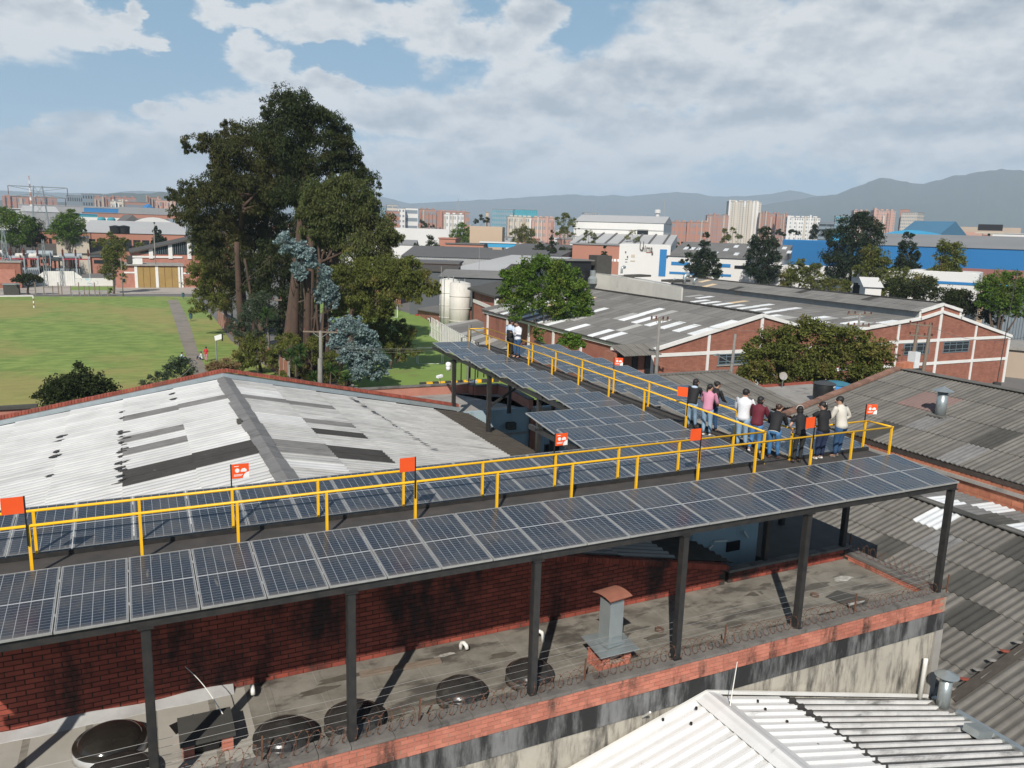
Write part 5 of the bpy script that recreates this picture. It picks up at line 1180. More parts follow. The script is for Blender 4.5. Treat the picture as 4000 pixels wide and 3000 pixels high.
def goal(A, B_, h, label, striped=False, mt='white', r_=.06, back=1.0):
    t = thing('football_goal', label, 'goal', A); A, B_ = Vector(A), Vector(B_); N = Vector((-(B_-A).y, (B_-A).x, 0)).normalized()*back
    if striped:
        for q_ in (A, B_):
            for k in range(5): MB().tube([q_+Vector((0, 0, h*k/5)), q_+Vector((0, 0, h*(k+1)/5))], r_, 8).build('post', 'white' if k % 2 == 0 else 'rustcap', t)
    else:
        for q_ in (A, B_): MB().tube([q_, q_+Vector((0, 0, h))], r_, 8).build('post', mt, t)
    MB().tube([A+Vector((0, 0, h)), B_+Vector((0, 0, h))], r_, 8).build('crossbar', mt, t)
    if not striped:
        for q_ in (A, B_): MB().tube([q_+Vector((0, 0, h)), q_+N*.5+Vector((0, 0, h)), q_+N+Vector((0, 0, .05)), q_], r_*.7, 6).build('stay', mt, t)
        MB().tube([A+N+Vector((0, 0, .05)), B_+N+Vector((0, 0, .05))], r_*.7, 6).build('base_bar', mt, t)
A = G(133, 1203); goal(A, A+Vector((-6.2, 0, 0)), 2.0, 'football goal with red banded white posts at the left edge of the field', True, r_=.09)
A, B_ = G(1628, 1418), G(1725, 1416); goal(A, B_, 1.75, 'small white goal frame on the shaded lawn', mt='white', r_=.035, back=-.9)
A, B_ = G(1514, 1255), G(1552, 1240); goal(A, B_, 3.0, 'white goal frame at the far end of the shaded lawn', mt='white', r_=.06, back=.8)

# ------------------------------------------------------------------ the street corner on the left
lw = thing('garden_wall', 'brick boundary wall with pale posts running under the tall trees', 'wall', G(1000, 1400))
w0, w1 = G(850, 1262), G(1128, 1500); n = 24
for k in range(n):
    a0, a1 = w0.lerp(w1, k/n), w0.lerp(w1, (k+.93)/n); MB().prism([(a0.x, a0.y, GZ), (a1.x, a1.y, GZ), (a1.x, a1.y, GZ+2.0), (a0.x, a0.y, GZ+2.0)], (.12, .03, 0)).build('wall_panel', 'brick_far', lw)
    MB().box(a1.x-.03, a1.x+.16, a1.y-.06, a1.y+.12, GZ, GZ+2.15).build('pillar', 'concrete', lw)
gw = thing('graffiti_wall', 'white painted wall with pale blue and grey spray paint along the street', 'wall', G(220, 1112))
M['graffiti'] = mat('sprayed_white_wall', (.72,.71,.67), (.64,.63,.59), .5, .7, .8)
m = M['graffiti']; nt = m.node_tree; t_ = NT(nt); bs = [q_ for q_ in nt.nodes if q_.type == 'BSDF_PRINCIPLED'][0]; src = bs.inputs['Base Color'].links[0].from_socket
P_ = t_.n('ShaderNodeNewGeometry').outputs['Position']; n1_ = t_.noise(t_.vm('MULTIPLY', P_, (1, 1, 1.4)), .75, 3, .5)
ln = t_.m('SUBTRACT', 1.0, t_.step(t_.m('ABSOLUTE', t_.m('SUBTRACT', n1_, .5)), .0, .028)); msk = t_.step(t_.noise(P_, .22, 2), .46, .56)
c_ = t_.mix(t_.m('MULTIPLY', ln, t_.m('MULTIPLY', msk, .75)), src, (.16,.20,.24)); c_ = t_.mix(t_.m('MULTIPLY', t_.step(t_.noise(P_, .35, 3), .60, .68), .6), c_, (.25,.50,.56)); nt.links.new(c_, bs.inputs['Base Color'])
yw = G(220, 1117).y
for xa, xb, ht in ((-400, 176, 2.0), (292, 447, 1.75)):
    p, q_ = AY(xa, 1115, yw), AY(xb, 1115, yw); MB().box(p.x, q_.x, yw, yw+.25, GZ, GZ+ht).build('wall_panel', 'graffiti', gw)
mg = thing('white_gate', 'tall white corrugated metal gate in the sprayed wall', 'gate', AY(235, 1115, yw)); p, q_ = AY(178, 1115, yw), AY(290, 1115, yw)
b = MB(); k = 0; x = p.x
while x < q_.x: b.box(x, x+.22, yw-.12 if k % 2 else yw-.08, yw-.02, GZ+.05, GZ+3.3); x += .22; k += 1
b.build('leaf', 'trim', mg)
for xx, s_ in ((p.x, -1), (q_.x, 1)): MB().prism([(xx, yw+.05, GZ), (xx+s_*1.6, yw+.05, GZ), (xx+s_*1.6, yw+.05, GZ+2.1), (xx, yw+.05, GZ+3.3)], (0, .12, 0)).build('wing_wall', 'trim', mg)
# long brick shed behind the substation
M['darkroof'] = mat('dark_roof', (.06,.055,.05), (.085,.08,.072), .6, .7, .9)
ls = thing('substation_shed', 'long brick shed with a dark roof and cream band behind the substation', 'building', AD(200, 1040, 235))
y0 = AY(200, 1080, 222).y
pL, pR = AY(-420, 1040, 222), AY(405, 1040, 238); ze = AY(200, 990, 238).z; zr = AY(200, 955, 248).z
brick_field(ls, (pL.x, 238, GZ), (1, 0, 0), (0, -1, 0), pR.x-pL.x, lambda s: ze-GZ-.8, bw=1.0, bh=.4, gap=.03, mb='salmon', mm='mortar_far', back=.3, nmax=0)
MB().box(pL.x, pR.x, 237.7, 238.2, ze-.8, ze-.15).build('concrete_band', 'trim', ls)
MB().prism([(pL.x, 237, ze-.1), (pR.x, 237, ze-.1), (pR.x, 248, zr), (pL.x, 248, zr)], (0, 0, .25)).build('roof', 'darkroof', ls)
x = pL.x+2
while x < pR.x-2:
    MB().box(x, x+.7, 237.75, 238.0, GZ, ze-.8).build('pilaster', 'trim', ls); MB().box(x+1.6, x+4.2, 237.9, 238.0, ze-2.6, ze-1.6).build('window', 'glass_dark', ls); x += 6.4
# workshop with golden gates
gg = thing('gated_workshop', 'brick workshop with big ochre gates, dark window bands and cream pillars', 'building', G(620, 1120))
yg = 185.0; X = lambda px, py=1080: AY(px, py, yg).x; Zp = lambda py, px=600, Y_=185.0: AY(px, py, Y_).z
MB().box(X(452), X(900), yg, yg+.4, GZ, Zp(1038)).build('wall', 'salmon', gg)
MB().box(X(452)-.3, X(720), yg-.5, yg+9, Zp(1038), Zp(1033)).build('canopy_slab', 'concrete', gg)
M['ochre'] = mat('ochre_gate', (.36,.24,.08), (.30,.19,.06), .5, .7, .6, c3=(.22,.15,.07), s3=.3, t3=(.55,.7), a3=.4)
for a_, b__ in ((535, 612), (616, 700)):
    for k in range(3):
        xa, xb = X(a_), X(b__); wq = (xb-xa)/3; MB().box(xa+k*wq+.04, xa+(k+1)*wq-.04, yg-.12, yg-.02, GZ+.05, Zp(1043)).build('gate_leaf', 'ochre', gg)
for a_ in (532, 613.5, 702, 710): MB().box(X(a_)-.3, X(a_)+.3, yg-.2, yg, GZ, Zp(1033)).build('pillar', 'trim', gg)
MB().box(X(486), X(531), yg-.1, yg, Zp(1068), Zp(1062)).build('band', 'trim', gg); MB().box(X(703), X(740), yg-.1, yg, Zp(1070), Zp(1064)).build('band', 'trim', gg)
f = MB().box(X(474), X(492), yg-.08, yg, Zp(1106), Zp(1086)).build('window', 'ochre', gg); MB().box(X(477), X(489), yg-.1, yg-.08, Zp(1103), Zp(1089)).build('pane', 'glass_dark', f)
ys = yg+10; Zs = lambda py, px=600: AY(px, py, ys).z; Xs = lambda px: AY(px, 1000, ys).x
MB().prism([(Xs(510), ys, GZ), (Xs(900), ys, GZ), (Xs(900), ys, Zs(905, 900)), (Xs(745), ys, Zs(938, 745)), (Xs(510), ys, Zs(988, 510))], (0, .5, 0)).build('rear_wall', 'salmon', gg)
MB().prism([(Xs(505), ys-.8, Zs(990, 505)), (Xs(905), ys-.8, Zs(904, 905)), (Xs(905), ys+12, Zs(900, 905)), (Xs(505), ys+12, Zs(984, 505))], (0, 0, .35)).build('roof', 'darkroof', gg)
for a_, b__, t0, t1_ in ((545, 588, 982, 969), (593, 662, 966, 949), (670, 736, 946, 931), (744, 790, 930, 921), (797, 860, 918, 905)):
    f = MB().prism([(Xs(a_), ys-.1, Zs(990 if a_ < 590 else 993)), (Xs(b__), ys-.1, Zs(990 if a_ < 590 else 993)), (Xs(b__), ys-.1, Zs(t1_+6, b__)), (Xs(a_), ys-.1, Zs(t0+6, a_))], (0, .08, 0)).build('window_band', 'glass_dark', gg)
    for k in range(1, 8): xx = Xs(a_)+(Xs(b__)-Xs(a_))*k/8; MB().box(xx-.04, xx+.04, ys-.14, ys-.1, Zs(992), Zs((t0+t1_)/2+8)).build('mullion', 'winframe', f)
for a_ in (590, 666, 740, 793): MB().box(Xs(a_)-.45, Xs(a_)+.45, ys-.25, ys, Zs(1010), Zs(985-(a_-510)*.213, a_)).build('pillar', 'trim', gg)
MB().box(Xs(512), Xs(712), ys-.2, ys, Zs(1007), Zs(1000)).build('band', 'trim', gg)
MB().box(X(520), X(560), yg+1, yg+4, Zp(1033), Zp(1012)).build('roof_cabin', 'trim', gg); MB().box(X(498), X(522), yg+1, yg+4, Zp(1030), Zp(1002)).build('roof_cabin', 'fc_dark', gg)
# substation equipment
M['trafo'] = mat('transformer_grey', (.36,.40,.42), (.26,.30,.32), 1, .7, .5); M['insul'] = mat('brown_insulator', (.13,.04,.025), rough=.3); M['busred'] = mat('red_busbar', (.35,.03,.05), rough=.5)
def trafo(px, d, label, k=1.0, seed=0):
    r = random.Random(seed); p = AD(px, 1085, d); p.z = GZ; t = thing('transformer', label, 'transformer', p, 'substation transformers')
    MB().box(p.x-1.6*k, p.x+1.6*k, p.y-1, p.y+1, GZ+.6, GZ+3.3*k).build('tank', 'trafo' if seed % 2 else 'fc_dark', t)
    for i in range(9): MB().box(p.x-1.5*k+i*.36*k, p.x-1.5*k+i*.36*k+.12, p.y-1.5, p.y-1, GZ+.9, GZ+3.0*k).build('radiator_fin', 'trafo', t)
    MB().tube([(p.x-2.3*k, p.y, GZ+5.6*k), (p.x+2.0*k, p.y, GZ+5.6*k)], .62*k, 12).build('conservator', 'silo' if seed % 2 else 'trafo', t)
    for i in range(4):
        x = p.x-1.3*k+i*.85*k; MB().lathe((x, p.y, GZ+3.3*k), [(.12, 0)]+[(q_, z) for z2 in range(6) for q_, z in ((.26, .1+z2*.3), (.13, .22+z2*.3))]+[(.06, 2.1)], 8).build('insulator', 'insul', t)
    for i in range(2): MB().bar((p.x+(-1.5+3*i)*k, p.y-.9, GZ), (p.x+(-1.5+3*i)*k, p.y-.9, GZ+6.0*k), .16, .16).build('support', 'trafo', t)
    MB().bar((p.x-1.5*k, p.y-.9, GZ), (p.x+1.5*k, p.y-.9, GZ+3.5*k), .12, .12).build('brace', 'trafo', t)
for i, (px, d_, l_) in enumerate(((70, 214, 'dark transformer with a long white oil tank left of the bonsai shaped tree'), (118, 212, 'grey transformer with cooling fins above the bonsai shaped tree'), (168, 213, 'transformer with a round oil tank behind the left half of the gate'), (228, 215, 'transformer with a pale oil tank above the white gate'), (285, 214, 'dark transformer right of the white gate'), (-30, 213, 'transformer cut by the left edge of the picture'))): trafo(px, d_, l_, 1.0+.1*(i % 3), i)
def gantry(px, d, y_top, label, w_=1.2, mt='galv', arms=0, tp=.3):
    p = AD(px, 1000, d); p.z = GZ; h = AD(px, y_top, d).z-GZ; t = thing('lattice_tower', label, 'lattice tower', p); n = max(5, int(h/4.2)); legs = MB(); br = MB()
    def cr(k, i): f = 1-(1-tp)*k/n; sx, sy = ((-1, -1), (1, -1), (1, 1), (-1, 1))[i % 4]; return p+Vector((sx*w_*f, sy*w_*f, h*k/n))
    for i in range(4): MB().tube([cr(k, i) for k in range(n+1)], .03*h/14+.03, 4).build('leg', mt, t)
    for k in range(n):
        for i in range(4): br.tube([cr(k, i), cr(k+1, i+1)], .02+.0012*h, 3); br.tube([cr(k, i+1), cr(k+1, i)], .02+.0012*h, 3); br.tube([cr(k, i), cr(k, i+1)], .03, 3)
    br.build('lattice', mt, t)
    for q_ in range(arms):
        z = GZ+h*(1-.13*q_)-.3; L_ = h*.33 if q_ == 0 else h*.30
        MB().tube([(p.x-L_, p.y, z), (p.x+L_, p.y, z)], .12, 4).build('cross_arm', mt, t)
        for s_ in (-1, 1):
            MB().tube([(p.x+s_*L_, p.y, z), (p.x, p.y, z+ (1.2 if q_ else -1.5))], .07, 4).build('stay', mt, t); MB().tube([(p.x+s_*L_, p.y, z), (p.x+s_*L_, p.y, z-2.6)], .10, 5).build('insulator_string', 'insul', t)
    return t
gantry(20, 200, 890, 'lattice mast of the substation near the left edge', .8, tp=.25); gantry(172, 200, 935, 'thin lattice post rising from the substation beside the gate', .35, tp=.5)
for px, l_ in ((45, 'left'), (100, 'middle'), (300, 'right')):
    p = AD(px, 1060, 211); p.z = GZ; t = thing('busbar_frame', 'steel frame with dark red busbars at the %s of the substation' % l_, 'busbar frame', p)
    for s_ in (-2.6, 0, 2.6): MB().box(p.x+s_-.12, p.x+s_+.12, p.y-.12, p.y+.12, GZ, GZ+6.3).build('column', 'trafo', t); MB().lathe((p.x+s_, p.y, GZ+6.3), [(.12, 0)]+[(q_, z) for z2 in range(5) for q_, z in ((.28, .1+z2*.3), (.14, .22+z2*.3))]+[(.06, 1.8)], 8).build('insulator', 'insul', t)
    MB().box(p.x-3.0, p.x+3.0, p.y-.1, p.y+.1, GZ+5.5, GZ+5.75).build('busbar', 'busred', t)
p = AD(30, 1075, 198); t = simple('brick_kiosk', 'square brick kiosk at the left edge of the substation', 'kiosk', 'brick_far', (p.x-2.6, p.x+2.4, p.y, p.y+4, GZ, GZ+5.4, 'wall'), (p.x-1.7, p.x+1.4, p.y-.1, p.y, GZ+1, GZ+4.0, 'door', 'salmon'), (p.x-2.8, p.x+2.6, p.y-.2, p.y+4.2, GZ+5.4, GZ+5.7, 'roof', 'concrete'))
def bin_(x, y, label):
    p = G(x, y); t = thing('litter_bin', label, 'litter bin', p, 'litter bins by the footpath'); MB().tube([p, p+Vector((0, 0, 1.0))], .04, 6).build('post', 'black', t); MB().lathe(p+Vector((0, 0, .38)), [(.22, 0), (.28, .62), (.28, .68)], 14).build('bucket', 'glass_blue', t); MB().lathe(p+Vector((0, 0, 1.08)), [(.30, 0), (.1, .14)], 14).build('lid', 'black', t)
bin_(716, 1168, 'dark litter bin at the far end of the footpath'); bin_(746, 1254, 'dark litter bin on the grass right of the footpath')
def lowpost(x, y, h, label):
    p = G(x, y); o = MB().box(p.x-.09, p.x+.09, p.y-.09, p.y+.09, GZ, GZ+h).build('fence_post', 'wood', None, loc=p); top(o, label, 'fence post', 'thin posts along the street side of the field')
for i, (x, o_) in enumerate(zip((140, 173, 208, 230, 243, 278, 310, 331, 350, 372, 390, 423), ('first', 'second', 'third', 'fourth', 'fifth', 'sixth', 'seventh', 'eighth', 'ninth', 'tenth', 'eleventh', 'last'))): lowpost(x, 1155, (1.9 if i % 3 else 2.6), o_+' thin post from the left along the far edge of the field')
for i, (x0_, x1_) in enumerate(((283, 345), (372, 420))):
    a0, a1 = G(x0_, 1156), G(x1_, 1156); t = thing('low_rail', 'low metal rail %s at the edge of the field' % ('left of the leaning tree' if i == 0 else 'under the leaning tree'), 'rail', a0)
    MB().tube([a0+Vector((0, 0, .9)), a1+Vector((0, 0, .9))], .05, 5).build('rail', 'galv', t); [MB().tube([a0.lerp(a1, k/2), a0.lerp(a1, k/2)+Vector((0, 0, .9))], .05, 5).build('post', 'galv', t) for k in range(3)]
p = G(50, 1150); t = simple('skip', 'small dark container on the street at the left', 'container', 'fc_dark', (p.x-1.4, p.x+1.2, p.y-1, p.y+1, GZ+.1, GZ+1.9, 'body'), (p.x-1.5, p.x+1.3, p.y-1.1, p.y+1.1, GZ+1.9, GZ+2.1, 'lid', 'galv'))
# poles
def pole(px, y0, d, label, y1=None, r_=.13, arm=None, mt='polegrey', lean=0, z0=GZ, arms2=None, group='utility poles'):
    p = AD(px, 1200, d); p.z = z0; zt = AD(px, y0, d).z; t = thing('utility_pole', label, 'utility pole', p, group)
    tp_ = Vector((p.x+lean, p.y, zt)); MB().tube([p, p.lerp(tp_, .5), tp_], [r_, r_*.85, r_*.65], 10).build('shaft', mt, t, smooth=True)
    for k, (dz, L_) in enumerate((arm or [])):
        vd = Vector((math.cos(-.45), math.sin(-.45), 0)); c = p.lerp(tp_, 1-dz/(zt-z0)); MB().bar(c-vd*L_/2, c+vd*L_/2, .12, .12).build('cross_arm', 'wood', t)
        for s_ in (-.46, -.2, .2, .46): q_ = c+vd*L_*s_; MB().lathe(q_+Vector((0, 0, .06)), [(.03, 0), (.09, .06), (.05, .12), (.09, .17), (.03, .24)], 8).build('insulator', 'insul', t)
        for s_ in (-.5, .5): MB().bar(c+vd*L_*s_*.5, c-Vector((0, 0, .55)), .04, .04).build('strut', 'galv', t)
    return t
pole(2580, 1242, 62, 'grey pole with a short crossarm in front of the left brick gable', arm=[(.15, 1.35)], r_=.17)
pole(2870, 1305, 64, 'leaning bare grey pole before the left warehouse window', r_=.15, lean=.3)
pole(3362, 1222, 78, 'pole with two crossarms rising in front of the skylight roof', arm=[(.15, 2.2), (1.2, 2.0)], r_=.14)
pole(1250, 1292, 70, 'tall grey pole with crossarm at the foot of the silver leaved trees', arm=[(.1, 3.0)], r_=.2)
pole(1246, 1400, 69, 'thicker pole stub beside the yucca plants', r_=.26)
pole(1046, 1167, 92, 'grey pole with crossarm half hidden in the tall trees', arm=[(.1, 3.2)], r_=.16)
pole(905, 1080, 120, 'slim grey pole by the red barked trunk', arm=[(.1, 3.0)], r_=.15)
pole(484, 1008, 176, 'slim pole standing beside the leaning street tree', r_=.10)
pole(617, 900, 200, 'pole in front of the small conifer behind the gated workshop', r_=.15)
pole(339, 845, 260, 'lamp post in front of the long white box building', r_=.15)
pole(1722, 1040, 118, 'thin mast standing left of the silos', r_=.07)
pole(1868, 965, 150, 'tall thin mast with a lantern above the pale roofs', r_=.05)
tp2 = thing('transformer_pole', 'pair of old poles with crossarms carrying a white transformer before the right gable', 'utility pole', AD(3580, 1430, 72))
for i, px in enumerate((3563, 3612)):
    p = AD(px, 1430, 72); p.z = GZ; zt = AD(px+8, 1262-i*2, 72).z; MB().tube([p-Vector((.35, 0, 0)), (p.x+.1, p.y, zt)], [.16, .13], 10).build('shaft', 'wood', tp2)
for z_, L_ in ((1265, 1.15), (1308, 1.15)):
    a0, a1 = AD(3555, z_, 72), AD(3640, z_+8, 72); MB().bar(a0, a1, .12, .12).build('cross_arm', 'wood', tp2)
    for k in range(4): q_ = a0.lerp(a1, k/3); MB().lathe(q_+Vector((0, 0, .05)), [(.03, 0), (.09, .06), (.05, .12), (.09, .17), (.03, .22)], 8).build('insulator', 'insul', tp2)
a0, a1 = AD(3560, 1418, 71.5), AD(3612, 1425, 71.5); MB().box(a0.x, a1.x, a0.y-.3, a0.y+.4, a1.z-.35, a1.z+.95).build('transformer', 'sky_w', tp2)
MB().box(a0.x-.1, a1.x+.2, a0.y-.4, a0.y+.5, a1.z-.55, a1.z-.35).build('platform', 'rblack', tp2)
t = thing('street_lamp', 'street lamp with a white head on a pale pole near the footpath', 'street lamp', G(848, 1448)); p = WL[t]; zt = AD(850, 1322, (p-CAM).xy.length).z
MB().tube([p, (p.x, p.y, zt)], .07, 8).build('pole', 'galv', t); MB().obox((p.x+.25, p.y, zt+.1), (.35, 0, .1), (0, .15, 0), (-.03, 0, .22)).build('lamp_head', 'white', t); MB().obox((p.x+.62, p.y, zt+.12), (.06, 0, 0), (0, .2, 0), (0, 0, .38)).build('shade', 'black', t)
t = thing('street_lamp', 'street lamp with a long arm before the left warehouse window', 'street lamp', AD(2868, 1420, 63)); p = AD(2862, 1420, 63); WL[t]; q_ = AD(2800, 1386, 62)
MB().tube([p, q_], .035, 6).build('arm', 'galv', t); MB().obox(q_, (.28, .1, 0), (-.04, .1, 0), (0, 0, .06)).build('lamp_head', 'galv', t)
t = thing('radio_mast', 'tall thin dark mast standing on a roof at the right', 'mast', AD(3893, 1505, 60)); p = WL[t]; MB().tube([p, AD(3935, 1270, 60), AD(3975, 1050, 60)], .03, 6).build('mast', 'rblack', t); MB().lathe(p-Vector((0, 0, .3)), [(.25, 0), (.25, .5)], 8).build('foot', 'rblack', t)
# security lamps and camera at the wing posts
def lampobj(px, py, Y, label, name='security_lamp', hang=False):
    p = AY(px, py, Y); t = thing(name, label, 'lamp' if not hang else 'camera', p, None)
    if hang:
        MB().lathe(p-Vector((0, 0, .25)), [(.05, -.16), (.10, -.12), (.12, -.03), (.12, 0), (.10, .03), (.13, .06), (.13, .22), (.05, .26)], 14).build('housing', 'white', t, smooth=True); MB().bar(p+Vector((0, 0, .05)), p+Vector((.42, 0, .1)), .05, .05).build('bracket', 'black', t)
    else:
        MB().obox(p, (.18, .05, .03), (-.03, .12, 0), (0, 0, .07)).build('head', 'white', t); MB().tube([p, p+Vector((.12, 0, -.65))], .015, 5).build('stem', 'rblack', t)
lampobj(1752, 1415, 22.1, 'white hanging security camera on the last canopy post', 'security_camera', True)
lampobj(1717, 1470, 34.5, 'white floodlight on the courtyard parapet left of the posts'); lampobj(1850, 1492, 32, 'small white lamp on the courtyard parapet corner between the posts')
t = thing('pipe_frame', 'black bent pipes rising beside the far canopy post', 'pipework', G(1800, 1530, ZF)); p = AY(1800, 1530, 30)
for dx, zz in ((0, -.2), (.5, -.6), (.9, -1.0)): MB().tube([(p.x+dx, 30, ZF), (p.x+dx, 30, zz), (p.x+dx+.7, 30.3, zz+.05), (p.x+dx+.7, 30.3, ZF+.3)], .035, 6).build('pipe', 'rblack', t, smooth=True)
MB().tube([(p.x+.9, 31, ZF), (p.x+.9, 31, .4)], .12, 10).build('column', 'polegrey', t)
# yellow and black kerb at the near edge of the lawn
kb = MB(); kc = MB(); a0, a1 = G(1640, 1500, -8.8), G(2060, 1478, -8.8); n = 18
for k in range(n): (kb if k % 2 else kc).bar(a0.lerp(a1, k/n), a0.lerp(a1, (k+.98)/n), .3, .3)
t = thing('striped_kerb', 'yellow and black painted kerb along the near edge of the lawn', 'kerb', a0); kb.build('yellow_stone', 'yellow', t, kind='stuff'); kc.build('black_stone', 'rblack', t, kind='stuff')
# overhead lines
def wire(a, b_, sag, label, r_=.012):
    a, b_ = Vector(a), Vector(b_); pts = [a.lerp(b_, i/14)-Vector((0, 0, sag*4*(i/14)*(1-i/14))) for i in range(15)]
    o = MB().tube(pts, r_, 4).build('cable', 'polegrey', None, loc=tuple(a)); top(o, label, 'cable', 'overhead cables across the shaded lawn')
for k, (ya, yb) in enumerate(((1351, 1352), (1356, 1357), (1366, 1366))): wire(AD(1300, ya, 69), AD(1720, yb, 72), .25, ('uppermost', 'middle', 'lowest')[k]+' of the three thin cables crossing the shaded lawn', .012)
wire(AD(2590, 1243, 62), AD(3350, 1232, 78), 1.2, 'long cable slung between the two crossarm poles before the warehouse', .014)
wire(AD(3372, 1226, 78), AD(3560, 1268, 72), .5, 'short cable from the two armed pole to the transformer pole', .014)
wire(AD(3640, 1275, 72), AD(4080, 1300, 60), .8, 'cable running right from the transformer pole', .014)
wire(AD(800, 1360, 68), AD(690, 1480, 66), .3, 'slack pale cable hanging from the street lamp down to the bushes', .02)
# ------------------------------------------------------------------ the tall trees in the middle
def big(name, label, lobes, D, base, tr, leaf, n, size, bark='bark', droop=.8, tw=30, extra=None, fill=.3, group='tall trees beside the field', asp=.22, trunks=None, cat='tree', spread=1.0):
    L = px_lobes([(q_[0], q_[1], q_[2]*(1.14 if n > 12000 else 1.0))+tuple(q_[3:]) for q_ in lobes], D, .95)
    bs = G(*base); t = thing(name, label, cat, bs, group)
    cen = sum((Vector(l[:3]) for l in L), Vector())/len(L)
    trunks = trunks or [(0, 0, cen)]
    for dx, dy, tgt in trunks:
        tgt = AD(*tgt) if not isinstance(tgt, Vector) else tgt
        limb(m_ := MB(), bs+Vector((dx, dy, -.3)), tgt, tr, tr*.45, 10, .04, 8); m_.build('trunk', bark, t, smooth=True)
        ls = sorted(L, key=lambda l: (Vector(l[:3])-tgt).length)[:max(4, len(L)//len(trunks))]
        for l in ls: limb(m_ := MB(), tgt-Vector((0, 0, rng.uniform(0, 2.5))), Vector(l[:3]), tr*.38, tr*.09, 6, .1); m_.build('branch', bark, t, smooth=True)
    leaves('crown', L, int(n*(2.3 if n > 12000 else 1.5)), size*.85, leaf, t, droop, 42, 1.25, .12, asp*1.25, seed=int(lobes[0][0]), bot=.9, sub=11 if n > 12000 else 6)
    return t
E_ = .42
big('eucalyptus_tree', 'tallest dark eucalyptus, its round top against the clouds and a gap of sky in it',
    [(1115,432,72),(1175,450,70),(1060,470,45),(1120,520,85),(1240,500,62),(1290,470,55),(1320,540,62),(1350,600,50),(1290,590,55),(1170,590,70),(1340,640,45),(1290,640,40),(1120,740,70),(1230,700,50),(1200,650,60),(1375,655,45),(1420,690,42),(1440,740,38),(1400,790,40),(1360,720,28),(1180,760,70)],
    92, (1190, 1440), .55, 'leaf_dark', 27000, E_, 'bark_red', trunks=[(0,0,(1215,900,90)),(-2,1,(1190,640,92)),(2,1,(1390,760,92))])
big('eucalyptus_tree', 'brownish eucalyptus with a long arm of leaves reaching to the upper left',
    [(980,520,60),(930,590,80),(1010,600,85),(1070,560,62),(880,560,45),(830,555,40),(775,560,38),(735,585,22),(960,680,85),(1060,680,80),(860,640,42),(1120,660,60),(900,500,34),(960,760,70),(1040,780,70),(880,720,60),(1100,760,60)],
    98, (960, 1250), .5, 'leaf_euc', 22000, E_, 'bark_red', trunks=[(0,0,(950,760,96)),(3,2,(1080,700,98))])
big('eucalyptus_tree', 'broad eucalyptus at the left with drooping olive foliage above the field path',
    [(880,700,60),(830,740,60),(770,730,45),(720,765,42),(680,760,28),(725,810,48),(800,820,70),(880,810,80),(960,790,75),(760,870,48),(860,900,85),(960,890,85),(1040,860,75),(1000,960,80),(900,980,60),(690,800,22),(820,900,50),(800,960,45),(870,1040,50),(960,1040,50),(1000,830,60)],
    104, (1000, 1240), .42, 'leaf_euc', 25000, E_, 'bark_red', trunks=[(0,0,(945,990,104)),(2,0,(1020,900,104))])
big('eucalyptus_tree', 'bright leaved eucalyptus standing in front at the right of the tall trees',
    [(1260,690+90,60),(1310,760,75),(1380,770,70),(1210,820,50),(1270,850,75),(1360,860,80),(1440,850,62),(1490,880,52),(1290,930,60),(1400,950,75),(1480,960,66),(1530,940,40),(1230,900,45),(1330,730,50),(1420,790,50),(1500,1010,50)],
    84, (1230, 1462), .4, 'leaf_euc_y', 27000, E_*.92, 'bark_red', trunks=[(0,0,(1250,1010,83)),(1.3,.5,(1300,900,84)),(2.5,1,(1400,1000,85))])
big('eucalyptus_tree', 'low spreading branches of a eucalyptus reaching right towards the silos',
    [(1360,1060,60),(1430,1090,65),(1500,1080,60),(1560,1050,55),(1600,1080,55),(1650,1110,45),(1690,1130,28),(1550,1120,55),(1480,1160,60),(1400,1160,60),(1610,1150,35),(1440,1220,50),(1360,1180,50),(1500,1215,40)],
    80, (1290, 1470), .45, 'leaf_olive', 20000, E_*.85, 'bark')
big('eucalyptus_tree', 'dark inner eucalyptus behind the red barked trunks',
    [(1060,1020,75),(1120,960,75),(1180,900,70),(1090,1110,70),(1180,1040,60),(1010,1050,60),(1250,1000,55),(1150,1180,60),(1300,1080,55),(1340,1180,50),(1030,1150,60),(1000,1100,55),(1200,1130,60),(1290,1000,55),(1110,1040,70),(1250,1080,60),(1060,1230,50)],
    100, (1100, 1350), .6, 'leaf_dark', 15000, E_, 'bark', trunks=[(0,0,(1110,1000,99)),(-3,0,(1060,1000,99)),(2.5,1,(1170,1000,98))])
big('tall_shrub_tree', 'dense dark green tree bowing over the grass left of the trunks',
    [(800,980,42),(840,1000,48),(790,1040,45),(860,1060,55),(770,1090,38),(830,1110,55),(900,1110,50),(790,1160,36),(860,1170,45),(910,1180,45),(870,960,40),(770,1200,25),(810,1220,25)],
    112, (880, 1225), .35, 'leaf_olive', 15000, .36, 'bark', droop=.6)
big('silver_leaf_tree', 'silver blue leaved branch high in front of the dark trunks', [(1110,930,32),(1145,965,42),(1190,985,42),(1205,1030,36),(1165,1050,36),(1180,1080,26)], 76, (1200, 1470), .16, 'leaf_silver', 4200, .27, 'bark', droop=.1, asp=.55, group='silver leaved young eucalypts')
big('silver_leaf_tree', 'slim upright silver blue leaved tree right of the bare trunks', [(1270,1060,32),(1265,1110,42),(1280,1150,42),(1290,1185,28),(1240,1140,22)], 77, (1290, 1470), .14, 'leaf_silver', 4200, .27, 'bark', droop=.1, asp=.55, group='silver leaved young eucalypts')
